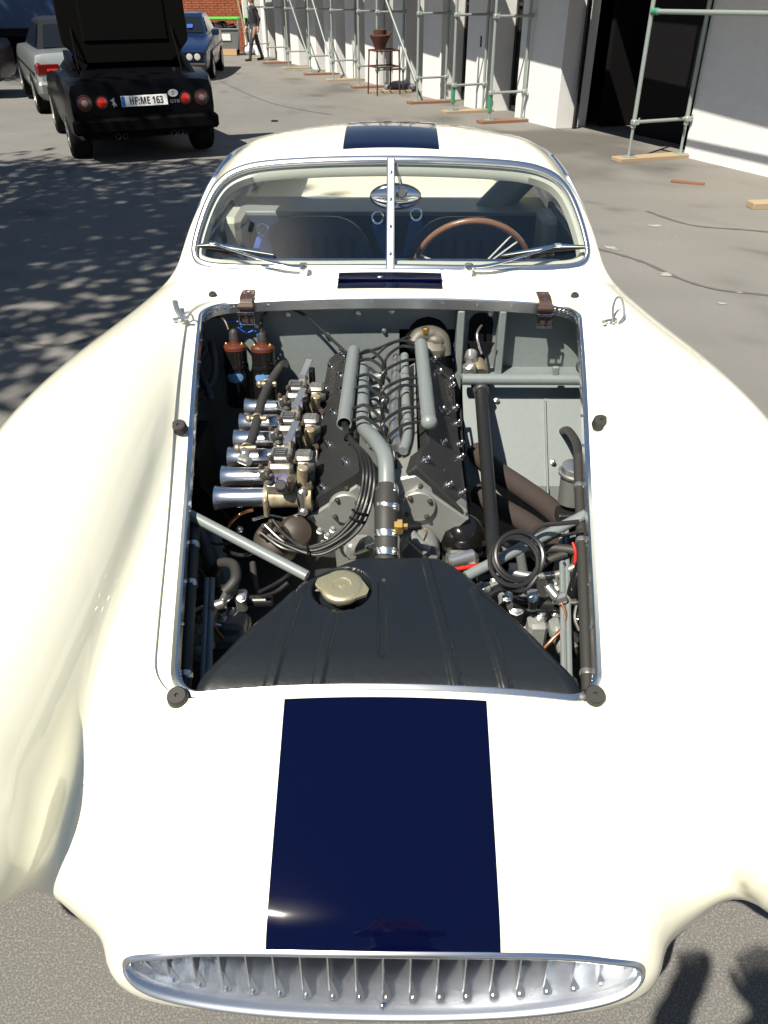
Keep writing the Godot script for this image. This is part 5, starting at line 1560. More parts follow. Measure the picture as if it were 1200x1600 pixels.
func make_materials() -> void:
	var n1 := noise_image(3, 0.012, 512)
	var n2 := noise_image(8, 0.06, 512)
	var cell := noise_image(5, 0.11, 512, FastNoiseLite.TYPE_CELLULAR, 2)
	var fine := noise_image(12, 0.25, 512, FastNoiseLite.TYPE_SIMPLEX_SMOOTH, 3)
	var mix := Image.create(512, 512, false, Image.FORMAT_RGB8)
	for y in 512:
		for x in 512:
			var v := clampf((0.60 * cell.get_pixel(x, y).r + 0.9 * (fine.get_pixel(x, y).r - 0.5) - 0.07) * 1.6, 0.0, 1.0)
			mix.set_pixel(x, y, Color(v, v, v))
	var as_tex := ramp(mix, Color(0.30, 0.30, 0.315), Color(1.0, 0.985, 0.95), 0.75)
	var asphalt := mat("asphalt", Color(1, 1, 1), 0.88, 0.0, 0.0, as_tex, 3.7, bump_of(mix, 4.0), 0.35)
	asphalt.vertex_color_use_as_albedo = true
	asphalt.uv1_world_triplanar = true
	asphalt.metallic_specular = 0.3
	var scuff := bump_of(n2, 2.0)
	mat("cream", Color(0.82, 0.81, 0.665), 0.32, 0.0, 1.0)
	mat("navy", Color(0.0007, 0.0015, 0.016), 0.07, 0.0, 0.8).metallic_specular = 0.2
	mat("bright", Color(0.78, 0.80, 0.83), 0.25, 1.0)
	mat("brushed", Color(0.66, 0.69, 0.74), 0.27, 1.0, 0.0, null, 5.0, scuff, 0.12)
	mat("chrome", Color(0.80, 0.81, 0.83), 0.08, 1.0)
	mat("zinc", Color(0.62, 0.62, 0.60), 0.30, 0.9)
	mat("zinc_dull", Color(0.30, 0.31, 0.30), 0.42, 0.7)
	mat("white_metal", Color(0.75, 0.75, 0.74), 0.4, 0.4)
	mat("cadmium", Color(0.56, 0.52, 0.34), 0.36, 0.75, 0.0, ramp(n2, Color(0.8, 0.8, 0.78), Color(1, 1, 1)), 6.0, scuff, 0.2)
	mat("brass", Color(0.60, 0.40, 0.14), 0.3, 0.9)
	mat("brass_dull", Color(0.30, 0.26, 0.18), 0.45, 0.7)
	mat("bronze", Color(0.10, 0.075, 0.055), 0.45, 0.6)
	mat("copper", Color(0.62, 0.28, 0.15), 0.32, 0.9)
	mat("cast", Color(0.29, 0.30, 0.29), 0.46, 0.35, 0.0, ramp(fine, Color(0.75, 0.75, 0.75), Color(1, 1, 1)), 4.0, bump_of(fine, 3.0), 0.25)
	mat("cast_dark", Color(0.13, 0.122, 0.105), 0.5, 0.2, 0.0, ramp(n2, Color(0.6, 0.6, 0.58), Color(1, 1, 1)), 6.0, bump_of(fine, 3.0), 0.3)
	mat("cast_pale", Color(0.27, 0.27, 0.26), 0.42, 0.45, 0.0, ramp(n1, Color(0.50, 0.47, 0.42), Color(1, 1, 1)), 9.0, bump_of(fine, 3.0), 0.25)
	mat("cast_bay", Color(0.25, 0.265, 0.26), 0.5, 0.1, 0.0, ramp(n2, Color(0.7, 0.7, 0.68), Color(1, 1, 1)), 5.0, bump_of(fine, 3.0), 0.25)
	mat("stained", Color(0.36, 0.34, 0.27), 0.45, 0.2, 0.0, ramp(n1, Color(0.40, 0.27, 0.12), Color(1, 1, 1), 0.7), 7.0)
	mat("bay", Color(0.175, 0.203, 0.207), 0.42, 0.0, 0.0, ramp(n2, Color(0.88, 0.88, 0.88), Color(1, 1, 1)), 1.5)
	mat("grey_tube", Color(0.175, 0.20, 0.202), 0.40, 0.1, 0.25)
	mat("blue_grey", Color(0.10, 0.13, 0.16), 0.3, 0.2, 0.4)
	mat("pale_green", Color(0.34, 0.37, 0.32), 0.5)
	mat("crackle", Color(0.024, 0.025, 0.025), 0.48, 0.0, 0.0, ramp(n2, Color(0.6, 0.6, 0.6), Color(1, 1, 1)), 4.0, bump_of(fine, 5.0), 0.6)
	mat("worn_black", Color(0.05, 0.05, 0.048), 0.35)
	mat("black_sheet", Color(0.009, 0.0115, 0.0145), 0.34, 0.0, 0.0, null, 1.2, scuff, 0.10)
	mat("black", Color(0.008, 0.008, 0.009), 0.6).metallic_specular = 0.2
	mat("black_satin", Color(0.014, 0.014, 0.014), 0.35)
	mat("black_gloss", Color(0.008, 0.008, 0.008), 0.15)
	mat("rubber", Color(0.028, 0.027, 0.026), 0.6)
	mat("rubber_gloss", Color(0.016, 0.016, 0.017), 0.30)
	mat("tyre", Color(0.010, 0.010, 0.010), 0.8).metallic_specular = 0.2
	mat("bakelite", Color(0.045, 0.035, 0.028), 0.5)
	mat("brown_plastic", Color(0.09, 0.025, 0.014), 0.35)
	mat("leather", Color(0.045, 0.022, 0.015), 0.5)
	mat("wood", Color(0.17, 0.085, 0.042), 0.3, 0.0, 0.5)
	mat("wrap", Color(0.042, 0.031, 0.027), 0.9, 0.0, 0.0, ramp(n2, Color(0.55, 0.55, 0.55), Color(1, 1, 1)), 7.0, bump_of(n2, 8.0), 0.6)
	mat("dark_metal", Color(0.045, 0.047, 0.05), 0.4, 0.4)
	mat("label_blue", Color(0.10, 0.22, 0.42), 0.35)
	mat("blue_wire", Color(0.01, 0.10, 0.45), 0.4)
	mat("red_wire", Color(0.55, 0.02, 0.01), 0.4)
	mat("straw", Color(0.5, 0.42, 0.2), 0.6)
	mat("violet", Color(0.12, 0.09, 0.35), 0.4)
	mat("navy_trim", Color(0.010, 0.022, 0.070), 0.45)
	mat("blue_web", Color(0.01, 0.06, 0.32), 0.7)
	var g := mat("glass", Color(0.10, 0.17, 0.24), 0.0)
	g.transparency = BaseMaterial3D.TRANSPARENCY_ALPHA
	g.albedo_color.a = 0.035
	mat("black_paint", Color(0.003, 0.003, 0.004), 0.25).metallic_specular = 0.2
	mat("matte_black", Color(0.003, 0.003, 0.003), 0.7).metallic_specular = 0.15
	mat("blue_paint", Color(0.004, 0.014, 0.055), 0.25, 0.0, 0.3)
	mat("silver_paint", Color(0.30, 0.33, 0.34), 0.36, 0.3, 0.8)
	mat("dark_glass", Color(0.008, 0.010, 0.011), 0.05)
	mat("pane", Color(0.020, 0.026, 0.026), 0.06)
	mat("lamp_red", Color(0.55, 0.022, 0.010), 0.15, 0.0, 0.6)
	mat("lamp_dark", Color(0.12, 0.008, 0.006), 0.15, 0.0, 0.6)
	mat("lamp_amber", Color(0.09, 0.02, 0.010), 0.15, 0.0, 0.6)
	mat("lamp_clear", Color(0.55, 0.58, 0.58), 0.1, 0.3)
	mat("sign_white", Color(0.80, 0.80, 0.80), 0.4)
	mat("sign_blue", Color(0.02, 0.16, 0.60), 0.4)
	mat("print_black", Color(0.012, 0.012, 0.014), 0.5)
	mat("plaster", Color(0.74, 0.74, 0.75), 0.85, 0.0, 0.0, ramp(n1, Color(0.93, 0.93, 0.93), Color(1, 1, 1)), 0.5, bump_of(fine, 4.0), 0.4)
	mat("galvanised", Color(0.40, 0.46, 0.44), 0.45, 0.4, 0.0, ramp(n2, Color(0.6, 0.62, 0.6), Color(1, 1, 1)), 2.5)
	mat("green_coupler", Color(0.05, 0.22, 0.13), 0.5)
	mat("timber", Color(0.42, 0.33, 0.22), 0.8, 0.0, 0.0, ramp(n2, Color(0.6, 0.55, 0.5), Color(1, 1, 1)), 3.0)
	mat("timber_red", Color(0.25, 0.13, 0.08), 0.85, 0.0, 0.0, ramp(n2, Color(0.6, 0.55, 0.5), Color(1, 1, 1)), 3.0)
	mat("rust", Color(0.10, 0.035, 0.02), 0.8, 0.0, 0.0, ramp(n2, Color(0.5, 0.5, 0.5), Color(1, 1, 1)), 5.0)
	mat("brick", Color(0.34, 0.10, 0.05), 0.9, 0.0, 0.0, ramp(n1, Color(0.6, 0.6, 0.55), Color(1, 1, 1)), 0.4)
	mat("mortar", Color(0.28, 0.15, 0.10), 0.9)
	mat("bin_grey", Color(0.20, 0.22, 0.23), 0.5, 0.2, 0.0, ramp(n2, Color(0.7, 0.7, 0.7), Color(1, 1, 1)), 1.5)
	mat("lid_green", Color(0.06, 0.42, 0.04), 0.5)
	mat("cardboard", Color(0.34, 0.22, 0.12), 0.9)
	mat("trailer_blue", Color(0.020, 0.050, 0.13), 0.45)
	mat("yellow", Color(0.75, 0.55, 0.02), 0.4)
	mat("bark", Color(0.06, 0.045, 0.035), 0.9)
	var lf := mat("leaf", Color(0.05, 0.10, 0.025), 0.6)
	lf.cull_mode = BaseMaterial3D.CULL_DISABLED
	lf.backlight_enabled = true
	lf.backlight = Color(0.25, 0.35, 0.1)
	mat("far_roof", Color(0.36, 0.39, 0.40), 0.6)
	mat("cloth", Color(1, 1, 1), 0.85).vertex_color_use_as_albedo = true
	mat("hair", Color(0.04, 0.028, 0.02), 0.6)
	mat("skin", Color(0.48, 0.28, 0.20), 0.5)
	mat("crack", Color(0.095, 0.093, 0.09), 0.8)
	mat("paint_spot", Color(0.30, 0.30, 0.285), 0.85)

func build_ground() -> void:
	var f1 := FastNoiseLite.new(); f1.seed = 4; f1.frequency = 0.16; f1.fractal_octaves = 4
	var f2 := FastNoiseLite.new(); f2.seed = 9; f2.frequency = 0.9; f2.fractal_octaves = 4
	var f3 := FastNoiseLite.new(); f3.seed = 21; f3.frequency = 0.35; f3.noise_type = FastNoiseLite.TYPE_SIMPLEX; f3.fractal_type = FastNoiseLite.FRACTAL_RIDGED; f3.fractal_octaves = 3
	var xs: Array = []
	var x := -70.0
	while x < 70.0:
		xs.append(x)
		x += 0.14 if absf(x) < 7.0 else (0.5 if absf(x) < 16 else 6.0)
	var zs: Array = []
	var z := 12.0
	while z > -160.0:
		zs.append(z)
		z -= 0.5 if z > 2.0 else (0.14 if z > -13 else (0.4 if z > -40 else 8.0))
	var v := PackedVector3Array()
	var n := PackedVector3Array()
	var c := PackedColorArray()
	var id := PackedInt32Array()
	for zz in zs:
		for xx in xs:
			v.append(Vector3(xx, yard_y(zz), zz))
			n.append(Vector3(0, 1, 0.0 if zz > -4 else -0.03).normalized())
			var a := f1.get_noise_2d(xx, zz) * 0.5 + f2.get_noise_2d(xx, zz * 1.4) * 0.35
			var t := clampf(0.5 + a * 0.9, 0.0, 1.0)
			# dusty and patched near the building, darker and cleaner around the car
			var dx: float = xx - 3.6 - (-10.6 - zz) * -0.387
			var dust := smoothstep(-4.5, -0.5, dx) * (0.35 + 0.65 * clampf(0.5 + 1.3 * f2.get_noise_2d(xx * 0.6 + 31, zz * 0.6), 0.0, 1.0))
			dust *= smoothstep(-2.5, -6.0, zz)
			var col := Color(0.265, 0.264, 0.254).lerp(Color(0.36, 0.357, 0.342), t)
			col = col.lerp(Color(0.40, 0.385, 0.335), dust * 0.6)
			var patch := smoothstep(0.15, 0.45, f1.get_noise_2d(xx * 1.7 + 80, zz * 1.2)) * smoothstep(-3.5, -1.0, dx) * smoothstep(-5.0, -8.0, zz)
			col = col.lerp(Color(0.10, 0.10, 0.095), patch * 0.6)
			col = col * lerpf(0.80, 1.0, smoothstep(0.5, -3.0, zz))
			col = col * (1.0 - 0.18 * smoothstep(0.55, 0.9, f3.get_noise_2d(xx, zz)))
			var oil := smoothstep(0.42, 0.62, f2.get_noise_2d(xx * 0.9 - 50, zz * 0.8 + 17))
			col = col * (1.0 - 0.30 * oil)
			c.append(Color(col.r, col.g, col.b))
	var w := xs.size()
	for j in zs.size() - 1:
		for i in w - 1:
			var k := j * w + i
			id.append_array([k, k + w, k + 1, k + 1, k + w, k + w + 1])
	var a := []
	a.resize(Mesh.ARRAY_MAX)
	a[Mesh.ARRAY_VERTEX] = v
	a[Mesh.ARRAY_NORMAL] = n
	a[Mesh.ARRAY_COLOR] = c
	a[Mesh.ARRAY_INDEX] = id
	var m := ArrayMesh.new()
	m.add_surface_from_arrays(Mesh.PRIMITIVE_TRIANGLES, a)
	var g := put(numbered("yard_ground"), m, M.asphalt, self)
	g.set_meta("kind", "structure")
	# tar-filled cracks
	var cr := MB.new()
	for q in [[Vector3(1.476, -0.071, -6.383), Vector3(1.697, -0.064, -6.141), Vector3(1.867, -0.056, -5.864), Vector3(1.992, -0.045, -5.499), Vector3(2.17, -0.037, -5.241), Vector3(2.463, -0.034, -5.122), Vector3(2.734, -0.027, -4.893)], [Vector3(-4.227, -0.527, -21.559), Vector3(-2.344, -0.38, -16.655), Vector3(-1.014, -0.321, -14.712)], [Vector3(-2.271, -0.011, -4.374), Vector3(-1.936, -0.005, -4.175), Vector3(-1.697, -0.01, -4.329), Vector3(-1.569, -0.029, -4.967)], [Vector3(2.324, -0.108, -7.588), Vector3(2.565, -0.092, -7.052), Vector3(2.992, -0.086, -6.877), Vector3(3.572, -0.079, -6.629)]]:
		var pts := curve(q, 8)
		var r2 := RandomNumberGenerator.new(); r2.seed = 5
		for i in pts.size() - 1:
			var d: Vector3 = (pts[i + 1] - pts[i]).normalized()
			var sd := Vector3(-d.z, 0, d.x) * r2.randf_range(0.008, 0.022)
			var lift := Vector3(0, 0.004, 0)
			cr.quad(pts[i] - sd + lift, pts[i + 1] - sd + lift, pts[i + 1] + sd + lift, pts[i] + sd + lift)
	structure("pavement_cracks", cr, M.crack)
	# pale worn spots on the asphalt
	var rng := RandomNumberGenerator.new(); rng.seed = 6
	var b := MB.new()
	for q in [[Vector3(2.24, -0.091, -7.025), 0.10], [Vector3(1.938, -0.048, -5.59), 0.11], [Vector3(2.295, -0.036, -5.187), 0.07], [Vector3(1.696, -0.069, -6.308), 0.09], [Vector3(2.103, -0.028, -4.948), 0.06], [Vector3(2.311, -0.08, -6.655), 0.03], [Vector3(1.722, -0.068, -6.252), 0.05], [Vector3(2.096, -0.071, -6.352), 0.03]]:
		var pl: Array = []
		for k in 11:
			var an := TAU * k / 11
			var rr: float = q[1] * rng.randf_range(0.25, 0.65)
			var p: Vector3 = q[0] + Vector3(cos(an) * rr, 0, sin(an) * rr * 0.8)
			p.y = yard_y(p.z) + 0.004
			pl.append(p)
		b.fan(pl, Vector3(0, -9, -5))
	structure("pavement_spots", b, M.paint_spot)
	b = MB.new()
	b.box(Vector3(0, 0.014, 0), Vector3(0.34, 0.028, 0.04), 0.004)
	var s := single("wood_splinter", b, M.timber_red, "thin brown wood splinter lying on the asphalt before the nearest scaffold frame", "wood scrap")
	s.position = Vector3(3.098, -0.147, -8.891)
	s.rotation.y = -0.5
	b = MB.new()
	b.box(Vector3(0, 0.03, 0), Vector3(0.5, 0.06, 0.14), 0.006)
	s = single("timber_offcut", b, M.timber, "pale timber offcut lying by itself at the right edge of the yard", "wood scrap")
	s.position = Vector3(3.56, -0.113, -7.764)
	s.rotation.y = 0.15
	b = MB.new()
	b.box(Vector3(0, 0.01, 0), Vector3(0.10, 0.02, 0.07), 0.006)
	s = single("dark_scrap", b, M.black, "small dark scrap lying on open asphalt right of the black car", "litter")
	s.position = Vector3(-1.882, -0.296, -13.871)

# ---- the building along the right ----
const BUILDING := Vector3(3.576, -0.198, -10.596)
const TURN := 0.36911
func along_wall(s: float, t: float, up := 0.0) -> Vector3:  # a world point from the distance along the front, the distance out, and the height over the yard
	var p := BUILDING + Vector3(-sin(TURN), 0, -cos(TURN)) * s + Vector3(-cos(TURN), 0, sin(TURN)) * t
	p.y = yard_y(p.z) + up
	return p

func build_building() -> void:
	var bd := thing("plastered_building", "long white plastered building with square pillars, dark windows and open doorway", "building", BUILDING, TURN)
	origin = Vector3.ZERO
	var b := MB.new()
	b.box(Vector3(0.15, 1.3, 3.5), Vector3(0.30, 5.0, 7.0))
	part("wall", b, M.plaster, bd)
	b = MB.new()
	b.box(Vector3(0.30, 3.3, -14.0), Vector3(0.92, 1.4, 28.0))
	part("lintel_wall", b, M.plaster, bd)
	b = MB.new()
	b.box(Vector3(2.6, 4.05, -10.5), Vector3(5.6, 0.1, 35.2))
	part("roof", b, M.far_roof, bd)
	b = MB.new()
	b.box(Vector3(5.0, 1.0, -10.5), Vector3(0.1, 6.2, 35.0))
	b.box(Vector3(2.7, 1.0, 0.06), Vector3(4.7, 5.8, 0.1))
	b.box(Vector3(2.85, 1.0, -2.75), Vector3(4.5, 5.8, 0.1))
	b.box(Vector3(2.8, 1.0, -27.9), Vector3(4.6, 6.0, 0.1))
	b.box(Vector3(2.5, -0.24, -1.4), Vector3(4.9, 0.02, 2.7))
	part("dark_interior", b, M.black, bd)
	# the door leaf standing inside the opening, with its lever and plate
	b = MB.new()
	b.box(Vector3(0.62, 1.1, -0.9), Vector3(0.06, 2.6, 1.9), 0.004)
	var door := part("door", b, M.black, bd)
	b = MB.new()
	b.rod(Vector3(0.58, 0.82, -0.62), Vector3(0.53, 0.82, -0.62), 0.014, 10)
	b.rod(Vector3(0.535, 0.82, -0.62), Vector3(0.535, 0.82, -0.50), 0.011, 10)
	part("handle", b, M.zinc, door)
	b = MB.new()
	b.box(Vector3(0.585, 0.84, -0.18), Vector3(0.006, 0.055, 0.22))
	part("door_plate", b, M.zinc, door)
	for q in [-2.66, -0.03]:
		b = MB.new()
		b.box(Vector3(0.10, 1.2, q), Vector3(0.06, 3.2, 0.05), 0.004)
		part("door_jamb", b, M.black_satin, bd)
	var near := [2.79, 5.12, 7.08, 8.86, 10.45, 12.05, 13.6, 15.4, 17.2, 19.0, 20.8, 22.6, 24.4, 26.2]
	var wide := [1.27, 0.85, 0.85, 0.72, 0.92, 0.75, 0.95, 0.85, 0.85, 0.85, 0.85, 0.85, 0.85, 0.85]
	for k in near.size():
		b = MB.new()
		b.box(Vector3(0.11, 0.9, -near[k] - wide[k] * 0.5), Vector3(0.54, 4.2, wide[k]), 0.012)
		var pl := part("pillar", b, M.plaster, bd)
		if k == 1:
			b = MB.new()
			b.box(Vector3(-0.162, 0.88, -5.42), Vector3(0.006, 0.16, 0.05))
			part("wall_socket", b, M.black, pl)
		if k == near.size() - 1: continue
		var s0: float = near[k] + wide[k] - 0.01
		var s1: float = near[k + 1] + 0.01
		var mid := (s0 + s1) * 0.5
		b = MB.new()
		for q in [s0 + 0.05, s1 - 0.05]: b.box(Vector3(0.33, 0.9, -q), Vector3(0.07, 4.2, 0.06), 0.004)
		for yy in [0.25, 1.55]: b.box(Vector3(0.33, yy - 0.028 * mid, -mid), Vector3(0.05, 0.05, s1 - s0 - 0.16), 0.004)
		b.box(Vector3(0.33, -0.35, -mid), Vector3(0.05, 0.6, s1 - s0 - 0.16), 0.004)
		var fr := part("window", b, M.black_satin, bd)
		b = MB.new()
		b.box(Vector3(0.345, 1.2, -mid), Vector3(0.012, 3.4, s1 - s0 - 0.14))
		part("pane", b, M.pane, fr)
	# scaffolding
	var fs := [-2.6, 0.0, 3.68, 5.05, 6.62, 8.76, 9.9, 11.8, 13.7, 15.9, 18.3, 20.6]
	var says := ["scaffold frame past the right edge of the picture, holding the green rail", "nearest tall scaffold frame, standing in front of the black doorway", "scaffold frame before the wide white pillar beside the doorway", "scaffold frame with two rungs before the pillar with the black socket", "scaffold frame whose foot takes the long diagonal brace", "scaffold frame standing just behind the rusty stand", "thin scaffold frame just beyond the rusty stand", "scaffold frame halfway along the row, well beyond the rusty stand", "fifth scaffold frame from the far end of the row", "fourth scaffold frame from the far end of the row", "third scaffold frame from the far end, near the walking person", "second scaffold frame from the far end, beside the walking person"]
	for k in fs.size():
		var s: float = fs[k]
		var ti := 0.06 if s < 1 else 0.24
		var base := along_wall(s, 0.81)
		var fr := thing("scaffold_frame", says[k], "scaffolding", base, TURN, "scaffold frames along the white building")
		var dy := along_wall(s, ti).y - base.y
		var dx := 0.81 - ti
		for q in [[0.0, 0.0], [dx, dy]]:
			b = MB.new()
			b.rod(Vector3(q[0], q[1] + 0.40, 0), Vector3(q[0], 4.6, 0), 0.0245, 12)
			b.rod(Vector3(q[0], q[1] + 0.05, 0), Vector3(q[0], q[1] + 0.45, 0), 0.017, 10)
			b.rod(Vector3(q[0], q[1] + 0.36, 0), Vector3(q[0], q[1] + 0.44, 0), 0.030, 10)
			part("standard", b, M.galvanised, fr)
			b = MB.new()
			b.box(Vector3(q[0], q[1] + 0.048, 0), Vector3(0.14, 0.008, 0.14))
			part("base_plate", b, M.galvanised, fr)
		for h in ([0.42, 2.0] if k == 1 else [0.42, 1.42, 2.0]):
			b = MB.new()
			b.rod(Vector3(0, h, 0), Vector3(dx, h + dy * 0.0, 0), 0.019, 10)
			for q in [0.0, dx]:
				b.box(Vector3(q, h, 0.012), Vector3(0.075, 0.06, 0.075), 0.012)
				b.rod(Vector3(q + 0.03, h - 0.02, 0.05), Vector3(q + 0.03, h + 0.05, 0.05), 0.010, 8)
			part("rung", b, M.galvanised, fr)
		if k == 3 or k == 2:
			b = MB.new()
			b.box(Vector3(0, 0.30, 0), Vector3(0.06, 0.30, 0.06), 0.01)
			part("green_sleeve", b, M.green_coupler, fr)
		b = MB.new()
		b.box(Vector3(dx * 0.5, 0.022 + dy * 0.5, 0), Vector3(dx + 0.34, 0.044, 0.20), 0.004, Basis(Vector3.BACK, atan2(dy, dx)))
		var so := part(numbered("timber_sole_board"), b, M.timber if k % 2 == 1 else M.timber_red, self)
		so.transform = Transform3D(Basis(Vector3.UP, TURN), base)
		tag(so, "timber board under the foot of the " + ["scaffold frame past the right edge", "nearest scaffold frame by the doorway", "scaffold frame beside the widest pillar", "scaffold frame at the black socket pillar", "scaffold frame with the diagonal brace", "scaffold frame behind the rusty stand", "thin frame beyond the rusty stand", "frame halfway along the row", "fifth scaffold frame from the far end", "fourth scaffold frame from the far end", "third scaffold frame from the far end", "second scaffold frame from the far end"][k], "board", "timber boards under the scaffold frames")
		if k < fs.size() - 1:
			var nx := along_wall(fs[k + 1], 0.81)
			var l := along_wall(fs[k + 1], 0.81).distance_to(base)
			b = MB.new()   # ledger to the next frame
			b.rod(Vector3(0, 2.0, 0), Vector3(0, 2.0 + nx.y - base.y, -l), 0.019, 10)
			if k == 0:
				b.rod(Vector3(0, 1.52, 0), Vector3(0, 1.52 + nx.y - base.y, -l), 0.024, 12)
			part("ledger", b, M.galvanised, fr)
			if k == 0:
				b = MB.new()
				b.rod(Vector3(0, 1.52 + (nx.y - base.y) * 0.955, -l * 0.955), Vector3(0, 1.52 + nx.y - base.y, -l + 0.01), 0.034, 12, 0.004)
				part("green_coupler", b, M.green_coupler, fr)
			if k == 4 or k == 8 or k == 7:
				b = MB.new()
				b.rod(Vector3(-0.03, 0.36, 0.0), Vector3(-0.03, 2.1 + nx.y - base.y, -l), 0.019, 10)
				part("brace", b, M.galvanised, fr)
			b = MB.new()
			for q in 3: b.box(Vector3(0.03 + q * 0.235, 2.05 + (nx.y - base.y) * 0.5, -l * 0.5), Vector3(0.225, 0.045, l - 0.04), 0.004, Basis(Vector3.RIGHT, -atan2(nx.y - base.y, l)))
			b.box(Vector3(-0.10, 2.12 + (nx.y - base.y) * 0.5, -l * 0.5), Vector3(0.03, 0.16, l - 0.04), 0.003, Basis(Vector3.RIGHT, -atan2(nx.y - base.y, l)))
			part("deck_boards", b, M.timber, fr).set_meta("kind", "stuff")
	# rusty stand with a pot on it
	var st := thing("rusty_stand", "rusty four-legged steel stand on the yard between the scaffold frames", "stand", Vector3(-0.198, -0.427, -18.248), 0.5)
	for q in [[-0.26, -0.2], [0.26, -0.2], [-0.26, 0.2], [0.26, 0.2]]:
		b = MB.new()
		b.rod(Vector3(q[0], 0, q[1]), Vector3(q[0] * 0.92, 0.78, q[1] * 0.92), 0.016, 8)
		part("leg", b, M.rust, st)
	b = MB.new()
	for h in [0.78, 0.50]:
		for s in [-1.0, 1.0]:
			b.rod(Vector3(-0.25, h, 0.19 * s), Vector3(0.25, h, 0.19 * s), 0.014, 8)
			b.rod(Vector3(0.25 * s, h, -0.19), Vector3(0.25 * s, h, 0.19), 0.014, 8)
	part("frame", b, M.rust, st)
	b = MB.new()
	b.lathe([Vector2(0, 0), Vector2(0.10, 0.0), Vector2(0.13, 0.10), Vector2(0.20, 0.22), Vector2(0.20, 0.25), Vector2(0.12, 0.26), Vector2(0.13, 0.34), Vector2(0, 0.35)], Transform3D(), 18)
	b.tube([Vector3(0.16, 0.24, 0), Vector3(0.24, 0.30, 0)], 0.02, 8)
	var pot := single("iron_pot", b, M.rust, "dark rusty iron pot resting on top of the steel stand", "pot")
	pot.position = (Vector3(-0.198, -0.427, -18.248)) + Vector3(-0.08, 0.79, 0.02)
	b = MB.new()
	for q in [[0.0, 0.10, 0.0, 0.22], [0.22, 0.08, 0.1, 0.16], [-0.18, 0.07, 0.05, 0.14]]: b.ball(Vector3(q[0], q[1], q[2]), Vector3(q[3], q[1], q[3] * 0.8), 10)
	var rb := single("rubble_sack", b, M.bin_grey, "slumped grey sack on the ground at the pillar right of the rusty stand", "sack")
	rb.position = Vector3(0.106, -0.448, -18.929)

# ---- things farther back ----
func ring_of(z: float, w: float, y0: float, y1: float, y2: float, tw: float) -> Array:
	var h := [Vector2(tw * 0.55, y2), Vector2(tw, y2 - 0.012), Vector2(w * 0.97, y1 + (y2 - y1) * 0.45), Vector2(w, y1 - 0.06), Vector2(w * 1.005, y0 + (y1 - y0) * 0.5), Vector2(w * 0.98, y0 + 0.10), Vector2(w * 0.90, y0)]
	var out: Array = []
	for p in h: out.append(Vector3(p.x, p.y, z))
	for k in range(h.size() - 1, -1, -1): out.append(Vector3(-h[k].x, h[k].y, z))
	return out

func shell(b: MB, st: Array) -> void:
	var rows: Array = []
	for s in st: rows.append(ring_of(s[0], s[1], s[2], s[3], s[4], s[5]))
	b.grid(rows, true)
	b.fan(rows[0], Vector3(0, 0.5, rows[1][0].z))
	b.fan(rows[-1], Vector3(0, 0.5, rows[-2][0].z))

func house_of(b: MB, z0: float, z1: float, w0: float, y0: float, z2: float, z3: float, w1: float, y1: float) -> void:
	var lo := [Vector3(-w0, y0, z0), Vector3(w0, y0, z0), Vector3(w0, y0, z1), Vector3(-w0, y0, z1)]
	var hi := [Vector3(-w1, y1, z2), Vector3(w1, y1, z2), Vector3(w1, y1, z3), Vector3(-w1, y1, z3)]
	var m := Vector3(0, (y0 + y1) * 0.5, (z0 + z1) * 0.5)
	for k in 4: b.qo(lo[k], lo[(k + 1) % 4], hi[(k + 1) % 4], hi[k], m)
	var up: Array = []
	for p in hi: up.append(p.lerp(Vector3(0, y1, (z2 + z3) * 0.5), 0.25) + Vector3(0, 0.03, 0))
	for k in 4: b.qo(hi[k], hi[(k + 1) % 4], up[(k + 1) % 4], up[k], m)
	b.qo(up[0], up[1], up[2], up[3], m)

func number_plate(parent: Node3D, x: Transform3D, text: String, w: float, px: float) -> void:
	var b := MB.new()
	b.box(Vector3.ZERO, Vector3(w, 0.11, 0.008), 0.002)
	var p := part("number_plate", b, M.sign_white, parent)
	p.transform = x
	b = MB.new()
	b.box(Vector3(-w * 0.5 + 0.022, 0, 0.005), Vector3(0.040, 0.104, 0.002))
	part("blue_band", b, M.sign_blue, p)
	var t := TextMesh.new()
	t.text = text
	t.font = font("Droid Sans", 700)
	t.font_size = 64
	t.pixel_size = px
	t.depth = 0.002
	put("lettering", t, M.print_black, p, Transform3D(Basis.from_scale(Vector3(0.84, 1.1, 1)), Vector3(0.02, 0, 0.0055)))

